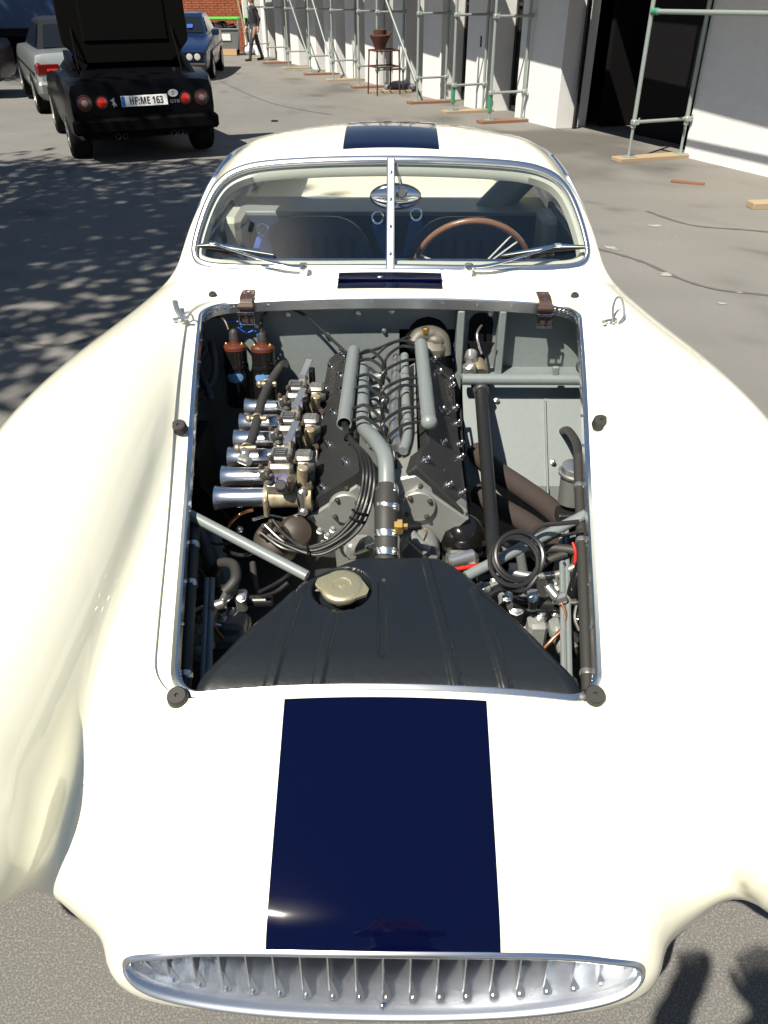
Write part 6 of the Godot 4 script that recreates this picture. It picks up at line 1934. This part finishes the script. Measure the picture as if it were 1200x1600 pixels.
func build_cars() -> void:
	# black car with its engine cover up; rear axle at the origin, tail towards +z
	var turn := 0.42
	var mid: Vector3 = (Vector3(-3.777, -0.192, -10.402) + Vector3(-2.413, -0.21, -11.008)) * 0.5
	var base := mid + Basis(Vector3.UP, turn) * Vector3(0, 0, -0.10)
	base.y = yard_y(base.z)
	var f := thing("black_sports_car", "low black sports car seen from behind with its engine cover raised", "car", base, turn)
	f.rotation.x = -0.027
	var b := MB.new()
	shell(b, [[0.70, 0.74, 0.36, 0.70, 0.76, 0.62], [0.66, 0.80, 0.28, 0.80, 0.86, 0.66], [0.45, 0.85, 0.24, 0.86, 0.90, 0.66], [0.0, 0.87, 0.22, 0.90, 0.93, 0.62], [-0.5, 0.85, 0.2, 0.88, 0.92, 0.62], [-1.7, 0.83, 0.2, 0.82, 0.86, 0.62], [-2.35, 0.85, 0.2, 0.76, 0.80, 0.60], [-3.0, 0.80, 0.22, 0.60, 0.66, 0.60], [-3.25, 0.70, 0.3, 0.48, 0.52, 0.5]])
	part("body", b, M.black_paint, f)
	b = MB.new()
	house_of(b, -0.35, -1.95, 0.68, 0.86, -0.55, -1.15, 0.52, 1.13)
	part("cabin", b, M.black_paint, f)
	b = MB.new()
	for s in [-1.0, 1.0]:
		b.qo(Vector3(s * 0.70, 0.92, -0.55), Vector3(s * 0.69, 0.89, -1.55), Vector3(s * 0.56, 1.08, -1.15), Vector3(s * 0.545, 1.10, -0.65), Vector3(0, 1, -1))
	part("side_glass", b, M.dark_glass, f)
	for s in [-1.0, 1.0]:
		b = MB.new()
		b.prism([Vector2(0.50, 0.86), Vector2(-0.58, 0.86), Vector2(-0.58, 1.12), Vector2(-0.40, 1.12)], Transform3D(Basis(Vector3(0, 0, 1), Vector3.UP, Vector3(-1, 0, 0)), Vector3(s * 0.66 + 0.03, 0.0, 0)), 0.06, 0.01)
		part("buttress", b, M.black_paint, f)
		for z in [0.0, -2.34]: wheel(f, Vector3(s * 0.74, 0.315, z), Vector3(s, 0, 0), 0.315, 0.24, M.zinc)
	b = MB.new()   # raised engine cover
	b.prism(rounded([Vector2(-0.74, 1.15), Vector2(0.74, 1.15), Vector2(0.74, 0.22), Vector2(0.52, 0.0), Vector2(-0.52, 0.0), Vector2(-0.74, 0.22)], [0.12, 0.12, 0.10, 0.08, 0.08, 0.10], 4), Transform3D(Basis(Vector3.RIGHT, -0.10), Vector3(0.03, 0.98, -0.22)), 0.05, 0.012)
	b.box(Vector3(0.03, 1.45, -0.22), Vector3(1.0, 0.5, 0.05), 0.02, Basis(Vector3.RIGHT, -0.10))
	for s in [-1.0, 1.0]: b.rod(Vector3(s * 0.60, 0.9, 0.05), Vector3(s * 0.58, 1.35, -0.20), 0.012, 8)
	part("raised_engine_cover", b, M.matte_black, f)
	b = MB.new()
	b.box(Vector3(0, 0.82, 0.05), Vector3(1.1, 0.16, 0.7), 0.05)
	part("engine_bay_edge", b, M.black, f)
	b = MB.new()
	b.box(Vector3(0, 0.41, 0.70), Vector3(1.66, 0.16, 0.12), 0.03)
	part("bumper", b, M.matte_black, f)
	for q in [[-0.66, 0.075, M.lamp_amber], [-0.47, 0.058, M.lamp_red], [0.47, 0.058, M.lamp_red], [0.66, 0.075, M.lamp_amber]]:
		b = MB.new()
		b.lathe([Vector2(q[1] + 0.012, 0), Vector2(q[1] + 0.012, 0.016), Vector2(q[1], 0.018), Vector2(q[1], 0.01)], aim(Vector3(q[0], 0.655, 0.69), Vector3(0, 0, 1)), 22)
		var bez := part("lamp_bezel", b, M.black_satin, f)
		b = MB.new()
		b.lathe([Vector2(q[1], 0.012), Vector2(q[1] * 0.7, 0.022), Vector2(0, 0.026)], aim(Vector3(q[0], 0.655, 0.69), Vector3(0, 0, 1)), 22)
		part("tail_lamp", b, q[2], bez)
		b = MB.new()
		b.lathe([Vector2(q[1] * 0.45, 0.0245), Vector2(q[1] * 0.3, 0.028), Vector2(0, 0.029)], aim(Vector3(q[0], 0.655, 0.69), Vector3(0, 0, 1)), 16)
		part("reflector", b, M.zinc_dull if q[2] == M.lamp_amber else M.lamp_red, bez)
	number_plate(f, Transform3D(Basis(Vector3.RIGHT, -0.06), Vector3(0.0, 0.655, 0.725)), "HF:ME 163", 0.52, 0.00145)
	b = MB.new()
	b.lathe([Vector2(0, 0), Vector2(0.058, 0), Vector2(0.058, 0.003), Vector2(0, 0.003)], aim(Vector3(0.335, 0.715, 0.705), Vector3(0, 0, 1)) * Transform3D(Basis.from_scale(Vector3(0.68, 1, 1))), 24)
	var dst := part("oval_sticker", b, M.sign_white, f)
	var t := TextMesh.new()
	t.text = "D"; t.font = font("Droid Sans"); t.font_size = 48; t.pixel_size = 0.0011; t.depth = 0.002
	put("lettering", t, M.print_black, dst, Transform3D(Basis(), Vector3(0.335, 0.715, 0.709)))
	t = TextMesh.new()
	t.text = "GTB"; t.font = font("Droid Sans"); t.font_size = 48; t.pixel_size = 0.0010; t.depth = 0.004
	put("badge_lettering", t, M.zinc, f, Transform3D(Basis.from_scale(Vector3(1.3, 1, 1)), Vector3(0.345, 0.63, 0.706)))
	b = MB.new()   # rearing horse emblem
	b.prism([Vector2(0.0, -0.05), Vector2(0.012, -0.02), Vector2(0.03, -0.04), Vector2(0.028, -0.012), Vector2(0.018, 0.0), Vector2(0.008, 0.02), Vector2(0.016, 0.045), Vector2(0.002, 0.05), Vector2(-0.012, 0.035), Vector2(-0.028, 0.03), Vector2(-0.03, 0.02), Vector2(-0.012, 0.015), Vector2(-0.008, -0.005), Vector2(-0.02, -0.012), Vector2(-0.008, -0.022)], Transform3D(Basis(), Vector3(-0.345, 0.645, 0.704)), 0.006)
	part("horse_emblem", b, M.zinc, f)
	for s in [-0.36, -0.28, 0.28, 0.36]:
		b = MB.new()
		b.lathe([Vector2(0.030, 0), Vector2(0.030, 0.10), Vector2(0.025, 0.10), Vector2(0.025, 0.02), Vector2(0, 0.02)], aim(Vector3(s, 0.30, 0.64), Vector3(0, 0, 1)), 14)
		part("exhaust_tip", b, M.dark_metal, f)
	# silver car ahead of it
	turn = 0.45
	base = Vector3(-5.974, -0.33, -14.997) - Basis(Vector3.UP, turn) * Vector3(-0.80, 0, 0)
	base.y = yard_y(base.z)
	var s_ := sedan("silver_coupe", "silver car with black top parked left of the black sports car", base, turn, M.silver_paint, 2.6)
	for s in [-1.0, 1.0]:
		b = MB.new()
		b.box(Vector3(s * 0.66, 0.74, 0.90), Vector3(0.37, 0.18, 0.22), 0.03)
		var lm := part("tail_lamp", b, M.lamp_dark, s_)
		b = MB.new()
		b.box(Vector3(s * 0.60, 0.71, 1.015), Vector3(0.16, 0.07, 0.02), 0.006)
		part("reflector", b, M.lamp_red, lm)
	t = TextMesh.new()
	t.text = "300 CE"; t.font = font("Droid Sans"); t.font_size = 32; t.pixel_size = 0.002; t.depth = 0.004
	put("badge_lettering", t, M.dark_metal, s_, Transform3D(Basis(), Vector3(-0.28, 0.885, 0.99)))
	b = MB.new()
	b.box(Vector3(0, 0.47, 0.95), Vector3(1.72, 0.22, 0.18), 0.05)
	part("bumper", b, M.zinc_dull, s_)
	# blue car facing the viewer
	turn = PI + 0.10
	base = Vector3(-4.55, -0.543, -22.107) - Basis(Vector3.UP, turn) * Vector3(-0.72, 0, -2.57)
	base.y = yard_y(base.z)
	var e := sedan("blue_saloon", "dark blue saloon facing the viewer behind the black sports car", base, turn, M.blue_paint, 2.57)
	for q in [-0.60, -0.42, 0.42, 0.60]:
		b = MB.new()
		b.lathe([Vector2(0.082, 0), Vector2(0.082, 0.02), Vector2(0.07, 0.025), Vector2(0.05, 0.03), Vector2(0, 0.034)], aim(Vector3(q, 0.60, -3.40), Vector3(0, 0, -1)), 18)
		part("headlight", b, M.lamp_clear, e)
	b = MB.new()
	b.box(Vector3(0, 0.60, -3.41), Vector3(1.44, 0.20, 0.03), 0.006)
	part("grille", b, M.black, e)
	b = MB.new()
	for s in [-1.0, 1.0]: b.box(Vector3(s * 0.06, 0.60, -3.435), Vector3(0.09, 0.17, 0.03), 0.02)
	part("kidney_grille", b, M.zinc, e)
	b = MB.new()
	b.box(Vector3(0, 0.40, -3.40), Vector3(1.60, 0.15, 0.16), 0.03)
	part("bumper", b, M.black_satin, e)
	number_plate(e, Transform3D(Basis(Vector3.UP, PI), Vector3(0.0, 0.41, -3.49)), "CC 325", 0.52, 0.00145)
	for s in [-1.0, 1.0]:
		b = MB.new()
		b.box(Vector3(s * 0.92, 1.0, -1.75), Vector3(0.18, 0.13, 0.09), 0.02)
		part("door_mirror", b, M.blue_paint, e)
	b = MB.new()
	b.box(Vector3(-0.30, 1.12, -1.62), Vector3(0.14, 0.12, 0.01), 0.0, Basis(Vector3.RIGHT, 0.9))
	part("windscreen_disc", b, M.blue_web, e)
	# dark car mostly outside the left edge
	base = Vector3(-8.64, -0.412, -17.737)
	sedan("dark_car", "dark car at the left edge, only its rounded end in view", base, 1.75, M.black_paint, 2.6)

func sedan(called: String, label: String, base: Vector3, turn: float, paint: Material, wb: float) -> Node3D:
	var c := thing(called, label, "car", base, turn)
	var b := MB.new()
	shell(b, [[1.00, 0.78, 0.40, 0.80, 0.86, 0.66], [0.94, 0.84, 0.30, 0.90, 0.96, 0.70], [0.35, 0.865, 0.24, 0.93, 0.98, 0.70], [-0.6, 0.865, 0.22, 0.92, 0.96, 0.70], [-1.75, 0.865, 0.22, 0.90, 0.95, 0.70], [-2.3, 0.86, 0.22, 0.86, 0.91, 0.70], [-3.0, 0.84, 0.24, 0.76, 0.83, 0.70], [-3.34, 0.80, 0.28, 0.70, 0.76, 0.68], [-3.40, 0.76, 0.36, 0.64, 0.70, 0.64]])
	part("body", b, paint, c)
	b = MB.new()
	house_of(b, 0.42, -1.85, 0.72, 0.93, -0.10, -1.10, 0.57, 1.34)
	part("roof", b, M.black_satin if paint == M.silver_paint else paint, c)
	var f := func(z: float, x: float, y: float) -> Vector3: return Vector3(x, y, z)
	var panes := [[f.call(0.36, -0.62, 0.99), f.call(0.36, 0.62, 0.99), f.call(-0.03, 0.52, 1.29), f.call(-0.03, -0.52, 1.29), Vector3(0, 0, 0.012)], [f.call(-1.77, -0.64, 0.99), f.call(-1.77, 0.64, 0.99), f.call(-1.18, 0.53, 1.30), f.call(-1.18, -0.53, 1.30), Vector3(0, 0, -0.012)]]
	for s in [-1.0, 1.0]:
		panes.append([f.call(0.15, s * 0.71, 0.99), f.call(-1.55, s * 0.71, 0.99), f.call(-1.05, s * 0.59, 1.29), f.call(-0.15, s * 0.59, 1.29), Vector3(s * 0.012, 0, 0)])
	for q in panes:
		b = MB.new()
		b.qo(q[0] + q[4], q[1] + q[4], q[2] + q[4], q[3] + q[4], Vector3(0, 1.1, -0.7))
		part("window", b, M.dark_glass, c)
	for s in [-1.0, 1.0]:
		b = MB.new()
		b.box(Vector3(s * 0.868, 0.66, -0.8), Vector3(0.02, 0.05, 3.0), 0.006)
		part("side_strip", b, M.black_satin, c)
		b = MB.new()
		for z in [0.0, -wb]: b.lathe([Vector2(0, 0), Vector2(0.35, 0), Vector2(0.35, 0.006), Vector2(0, 0.006)], aim(Vector3(s * 0.862, 0.33, z), Vector3(s, 0, 0)), 26)
		part("wheel_arch", b, M.black, c)
		for z in [0.0, -wb]: wheel(c, Vector3(s * 0.785, 0.31, z), Vector3(s, 0, 0), 0.31, 0.20, M.zinc)
	return c

func build_far() -> void:
	var b := MB.new()
	var rng := RandomNumberGenerator.new(); rng.seed = 77
	# brick wall across the end of the yard
	var wz := -33.4
	var wy := yard_y(wz)
	var top := 1.10
	var w := thing("brick_wall", "old red brick wall across the far end of the yard", "wall", Vector3(-7.5, wy, wz))
	b.box(Vector3(0, (top - wy) * 0.5, -0.15), Vector3(15.0, top - wy, 0.28))
	part("mortar_core", b, M.mortar, w)
	b = MB.new()
	for r in int((top - wy) / 0.075):
		for k in 20:
			var x := -0.6 + k * 0.26 + (0.13 if r % 2 == 1 else 0.0)
			b.box(Vector3(x, 0.04 + r * 0.075, -0.006 + rng.randf_range(-0.006, 0.006)), Vector3(0.245, 0.063, 0.04))
	part("brickwork", b, M.brick, w).set_meta("kind", "stuff")
	b = MB.new()
	b.box(Vector3(0, top - wy + 0.03, -0.14), Vector3(15.0, 0.07, 0.36), 0.01)
	part("coping", b, M.rust, w)
	b = MB.new()
	b.box(Vector3(2.6, (top - wy) * 0.5, 0.06), Vector3(0.3, top - wy - 0.02, 0.12))
	part("pier", b, M.mortar, w)
	b = MB.new()
	b.box(Vector3(-9, 2.2, -52), Vector3(30, 7.4, 8), 0.05)
	single("grey_hall", b, M.far_roof, "plain pale grey hall rising behind the brick wall", "building")
	# waste containers
	for q in [[Vector3(-5.837, -0.831, -31.692), "grey waste container with green rim, white notice and rubbish piled inside", 0.06], [Vector3(-4.862, -0.854, -32.481) + Vector3(0.2, 0, -0.3), "grey waste container half hidden behind the walking person and scaffolding", -0.05]]:
		var c := thing("waste_container", q[1], "waste container", q[0], q[2], "waste containers before the brick wall")
		b = MB.new()
		var lo := [Vector3(-0.46, 0.18, -0.33), Vector3(0.46, 0.18, -0.33), Vector3(0.46, 0.18, 0.33), Vector3(-0.46, 0.18, 0.33)]
		var hi := [Vector3(-0.54, 0.80, -0.40), Vector3(0.54, 0.80, -0.40), Vector3(0.54, 0.80, 0.40), Vector3(-0.54, 0.80, 0.40)]
		for k in 4: b.qo(lo[k], lo[(k + 1) % 4], hi[(k + 1) % 4], hi[k], Vector3(0, 0.5, 0))
		b.qo(lo[0], lo[1], lo[2], lo[3], Vector3(0, 0.5, 0))
		b.box(Vector3(0, 0.79, 0.40), Vector3(1.12, 0.05, 0.05), 0.01)
		for s in [-1.0, 1.0]: b.prism([Vector2(-0.40, 0.78), Vector2(0.40, 0.78), Vector2(0.34, 1.06), Vector2(-0.40, 1.10)], Transform3D(Basis(Vector3(0, 0, 1), Vector3.UP, Vector3(-1, 0, 0)), Vector3(s * 0.53 + 0.015, 0, 0)), 0.03)
		part("tub", b, M.bin_grey, c)
		b = MB.new()
		b.box(Vector3(0, 1.09, -0.05), Vector3(1.12, 0.05, 0.80), 0.015)
		part("lid", b, M.lid_green, c)
		b = MB.new()
		for k in 14: b.box(Vector3(rng.randf_range(-0.42, 0.42), 0.80 + rng.randf_range(0, 0.12), rng.randf_range(-0.2, 0.3)), Vector3(rng.randf_range(0.1, 0.3), rng.randf_range(0.05, 0.2), rng.randf_range(0.1, 0.25)), 0.01, Basis.from_euler(Vector3(rng.randf() * 2, rng.randf() * 2, rng.randf())))
		part("rubbish", b, M.dark_metal, c).set_meta("kind", "stuff")
		b = MB.new()
		b.box(Vector3(0.08, 0.56, 0.392), Vector3(0.36, 0.20, 0.01), 0.0, Basis(Vector3.RIGHT, 0.11))
		part("notice", b, M.sign_white, c)
		for k in [[-0.42, 0.26], [0.42, 0.26], [-0.42, -0.26], [0.42, -0.26]]:
			b = MB.new()
			b.rod(Vector3(k[0] - 0.025, 0.09, k[1]), Vector3(k[0] + 0.025, 0.09, k[1]), 0.09, 14)
			b.box(Vector3(k[0], 0.16, k[1]), Vector3(0.06, 0.08, 0.06))
			part("castor", b, M.tyre, c)
	b = MB.new()
	b.box(Vector3(0, 0.10, 0), Vector3(0.55, 0.20, 0.05), 0.004, Basis(Vector3.RIGHT, -0.25))
	var cb := single("cardboard_sheet", b, M.cardboard, "brown cardboard leaning under the front of the waste container", "cardboard")
	cb.position = Vector3(-5.661, -0.82, -31.322)
	for q in [[Vector3(-5.061, -0.831, -31.706), 0.16, "pale rubbish bag on the ground just left of the walking person"], [Vector3(-4.918, -0.843, -32.09), 0.13, "second pale rubbish bag, behind the legs of the walking person"]]:
		b = MB.new()
		b.ball(Vector3(0, q[1], 0), Vector3(q[1] * 1.2, q[1], q[1]), 12)
		b.ball(Vector3(0.05, q[1] * 2.0, 0), Vector3(0.04, 0.06, 0.04), 8)
		var bg := single("rubbish_bag", b, M.sign_white, q[2], "bag", "rubbish bags by the containers")
		bg.position = q[0]
	# leaning plank
	b = MB.new()
	b.box(Vector3(0, 0.80, 0), Vector3(0.06, 1.7, 0.03), 0.004, Basis(Vector3.BACK, 0.16))
	var pk := single("leaning_lath", b, M.timber, "pale wooden lath leaning between the container and the walking person", "lath")
	pk.position = Vector3(-5.398, -0.878, -33.28)
	# blue trailer in the tree shade
	var tp := Vector3(-9.094, -0.571, -23.018)
	var tr := thing("box_trailer", "tall dark blue box trailer in tree shade at the upper left", "trailer", tp, 0.25)
	b = MB.new()
	b.box(Vector3(-2.0, 2.66, -1.2), Vector3(9.0, 3.3, 2.4), 0.03)
	part("box", b, M.trailer_blue, tr)
	b = MB.new()
	b.box(Vector3(-2.0, 0.92, -1.2), Vector3(8.8, 0.16, 2.2), 0.01)
	for k in 3: b.box(Vector3(-3.5 + k * 2.0, 0.72, -0.15), Vector3(0.12, 0.5, 0.1))
	b.box(Vector3(-2.0, 0.55, -2.0), Vector3(8.4, 0.9, 0.1))
	part("chassis", b, M.black, tr)
	b = MB.new()
	b.ball(Vector3(0.86, 1.10, 0.03), Vector3(0.16, 0.09, 0.04), 12)
	part("yellow_marker", b, M.yellow, tr)
	for x in [-4.0, -2.8, 1.6]:
		wheel(tr, Vector3(x, 0.48, -0.25), Vector3(0, 0, 1), 0.48, 0.3, M.dark_metal)

func tree(at: Vector3, h: float, R: float, seed_: int, label: String) -> void:
	var rng := RandomNumberGenerator.new(); rng.seed = seed_
	var t := thing("broadleaf_tree", label, "tree", at, 0, "trees shading the left of the yard")
	var b := MB.new()
	var fork := Vector3(0.1, h - R * 1.5, 0.05)
	b.tube(curve([Vector3.ZERO, fork * 0.5 + Vector3(0.06, 0, -0.05), fork, fork + Vector3(-0.1, R * 1.3, 0.1)], 4), [0.19, 0.18, 0.17, 0.165, 0.16, 0.155, 0.15, 0.14, 0.13, 0.10, 0.08, 0.05, 0.03], 10)
	part("trunk", b, M.bark, t)
	var lv := MB.new()
	for c in 112:
		var d := Vector3(rng.randfn(), rng.randfn() * 0.7, rng.randfn()).normalized() * pow(rng.randf(), 0.45) * R
		var o := Vector3(0, h - R * 0.75, 0) + d * Vector3(1, 0.75, 1)
		if c % 2 == 0:
			b = MB.new()
			b.tube(curve([fork + Vector3(0, rng.randf_range(-0.2, 0.8) * R * 0.6, 0), fork.lerp(o, 0.5) + Vector3(0, 0.15 * R, 0), o], 3), [0.06, 0.05, 0.045, 0.04, 0.03, 0.02, 0.012], 6)
			part("limb", b, M.bark, t)
		for k in 115:
			var q: Vector3 = o + Vector3(rng.randfn(), rng.randfn() * 0.6, rng.randfn()) * 0.15 * R
			var u := Vector3(rng.randf_range(-1, 1), rng.randf_range(-0.5, 0.5), rng.randf_range(-1, 1)).normalized() * rng.randf_range(0.07, 0.13)
			var v := u.cross(Vector3(rng.randf_range(-1, 1), rng.randf_range(-1, 1), rng.randf_range(-1, 1)).normalized()).normalized() * 0.06
			lv.tri(q - u, q + v, q + u)
			lv.tri(q - u, q + u, q - v)
	part("crown", lv, M.leaf, t, 5).set_meta("kind", "stuff")

func person(label: String, at: Vector3, turn: float, pose: String, shirt: Color, legs: Color) -> void:
	var p := thing("person", label, "person", at, turn)
	var J := {"hip": Vector3(0, 0.93, 0), "chest": Vector3(0, 1.30, -0.01), "neck": Vector3(0, 1.47, 0.0), "head": Vector3(0, 1.64, 0.03)}
	var walk := 0.22 if pose == "walk" else 0.03
	var bones: Array = [[J.hip, J.chest, 0.135, 0.150], [J.chest, J.neck, 0.13, 0.06], [J.neck, J.head, 0.055, 0.09], [J.head, J.head + Vector3(0, 0.05, -0.01), 0.092, 0.095], [J.head + Vector3(0, -0.02, 0.085), J.head + Vector3(0, -0.045, 0.105), 0.014, 0.017]]
	var hands: Array = []
	for s in [-1.0, 1.0]:
		var hp := Vector3(s * 0.095, 0.90, 0)
		var fz: float = walk * s
		var kn := Vector3(s * 0.10, 0.49, fz * 0.55 + 0.03)
		var an := Vector3(s * 0.10, 0.085, fz)
		bones.append_array([[hp, kn, 0.095, 0.062], [kn, an, 0.062, 0.042], [an + Vector3(0, -0.035, 0), an + Vector3(s * 0.015, -0.05, 0.15), 0.045, 0.033], [Vector3(s * 0.08, 1.42, 0), Vector3(s * 0.185, 1.41, 0), 0.06, 0.065]])
		var sh := Vector3(s * 0.19, 1.41, 0)
		var el := Vector3(s * 0.235, 1.13, -0.03 - fz * 0.4)
		var wr := Vector3(s * 0.23, 0.89, 0.06 - fz * 0.6)
		if pose == "camera":
			el = Vector3(s * 0.17, 1.22, 0.14)
			wr = Vector3(s * 0.10, 1.48, 0.22)
		bones.append_array([[sh, el, 0.055, 0.042], [el, wr, 0.043, 0.029]])
		var dir := (wr - el).normalized()
		bones.append([wr, wr + dir * 0.08, 0.030, 0.034])
		hands.append([wr + dir * 0.08, dir, s])
	var f := func(q: Vector3) -> float:
		var d := 9.0
		for e in bones:
			var ab: Vector3 = e[1] - e[0]
			var t := clampf((q - e[0]).dot(ab) / ab.length_squared(), 0.0, 1.0)
			d = smin(d, q.distance_to(e[0] + ab * t) - lerpf(e[2], e[3], t), 0.035)
		return d
	var h := 0.017
	var nt := nets(f, Vector3(-0.42, -0.03, -0.40), Vector3(0.42, 1.95, 0.46), h)
	var V: PackedVector3Array = nt.v
	var N := PackedVector3Array()
	var C := PackedColorArray()
	for q in V:
		N.append(grad(f, q, 0.006))
		var c := Color(0.46, 0.27, 0.19)
		var low_arm := absf(q.x) > 0.17 and q.y < 0.93
		if pose == "camera": low_arm = q.z > 0.20 and q.y > 1.3
		if q.y < 0.10: c = Color(0.03, 0.028, 0.025)
		elif q.y < 0.96 and not low_arm: c = legs
		elif q.y < 1.49 and not (low_arm and q.y < 0.93) and not (pose == "camera" and low_arm and absf(q.x) < 0.24): c = shirt
		C.append(c)
	put("body", net_mesh(V, N, nt.q, C), M.cloth, p)
	var b := MB.new()
	b.ball(J.head + Vector3(0, 0.055, -0.022), Vector3(0.102, 0.088, 0.108), 16)
	part("hair", b, M.hair, p)
	for hd in hands:
		b = MB.new()
		var d: Vector3 = hd[1]
		var side := d.cross(Vector3.BACK).normalized()
		for k in 4: b.tube(curve([hd[0] + side * (k - 1.5) * 0.019, hd[0] + side * (k - 1.5) * 0.021 + d * 0.045, hd[0] + side * (k - 1.5) * 0.020 + d * (0.07 + 0.008 * (1 - absf(k - 1.2))) + Vector3(0, 0, 0.02)], 3), [0.0095, 0.0095, 0.009, 0.009, 0.0085, 0.008, 0.006], 7)
		b.tube(curve([hd[0] - d * 0.05 - side * 0.02 * hd[2], hd[0] - d * 0.02 - side * 0.045 * hd[2] + Vector3(0, 0, 0.015), hd[0] + d * 0.012 - side * 0.05 * hd[2] + Vector3(0, 0, 0.03)], 3), [0.012, 0.0115, 0.011, 0.011, 0.010, 0.009, 0.007], 7)
		part("fingers", b, M.skin, p)
	if pose == "camera":
		for s in [-1.0, 1.0]:
			b = MB.new()
			b.ball(J.head + Vector3(s * 0.035, 0.0, 0.086), Vector3(0.012, 0.008, 0.008), 10)
			part("eye", b, M.sign_white, p)

func _ready() -> void:
	var cam := Camera3D.new()
	cam.name = "camera"
	add_child(cam)
	cam.position = Vector3(0.009, 1.75, 0)
	cam.rotation_degrees = Vector3(-34.5, 0.65, 0)
	cam.fov = 65.49
	cam.near = 0.05
	cam.far = 400.0
	cam.current = true
	var we := WorldEnvironment.new()
	we.name = "world_environment"
	var env := Environment.new()
	env.background_mode = Environment.BG_SKY
	var sky := Sky.new()
	var sm := ProceduralSkyMaterial.new()
	sm.sky_top_color = Color(0.050, 0.092, 0.175).linear_to_srgb()
	sm.sky_horizon_color = Color(0.34, 0.39, 0.43).linear_to_srgb()
	sm.sky_curve = 0.12
	sm.ground_bottom_color = Color(0.20, 0.20, 0.20)
	sm.ground_horizon_color = Color(0.45, 0.48, 0.50)
	sky.sky_material = sm
	env.sky = sky
	env.tonemap_mode = Environment.TONE_MAPPER_LINEAR
	env.tonemap_exposure = 1.75
	env.sdfgi_enabled = true
	env.ssao_enabled = true
	env.ssil_enabled = true
	we.environment = env
	add_child(we)
	var sun := DirectionalLight3D.new()
	sun.name = "sun"
	sun.light_energy = 1.6
	sun.light_color = Color(1.0, 0.965, 0.90)
	sun.light_angular_distance = 0.7
	sun.shadow_enabled = true
	add_child(sun)
	sun.look_at_from_position(Vector3(-0.72, 1.75, 0.98) * 10.0, Vector3.ZERO)
	make_materials()
	build_ground()
	build_building()
	build_far()
	build_cars()
	var car := thing("cream_sports_car", "vintage cream sports car with navy stripe and its engine bay open", "sports car", Vector3(0, 0, -2.5))
	origin = Vector3(0, 0, -2.5)
	build_body(car)
	build_bay(car)
	build_cockpit(car)
	origin = Vector3.ZERO
	tree(Vector3(-5.6, yard_y(-3.3), -3.3), 8.4, 3.3, 11, "leafy tree left of the yard casting the big dappled shadow")
	tree(Vector3(-14.2, yard_y(-20), -20.0), 9.5, 3.2, 23, "taller leafy tree shading the blue trailer")
	person("person in dark clothes walking past the far scaffolding", Vector3(-4.324, -0.739, -28.642), -1.2, "walk", Color(0.02, 0.022, 0.03), Color(0.035, 0.04, 0.055))
	person("person taking the picture whose shadow falls by the front wheel", Vector3(0.08, 0, 0.30), PI + 0.05, "camera", Color(0.12, 0.14, 0.18), Color(0.03, 0.04, 0.07))
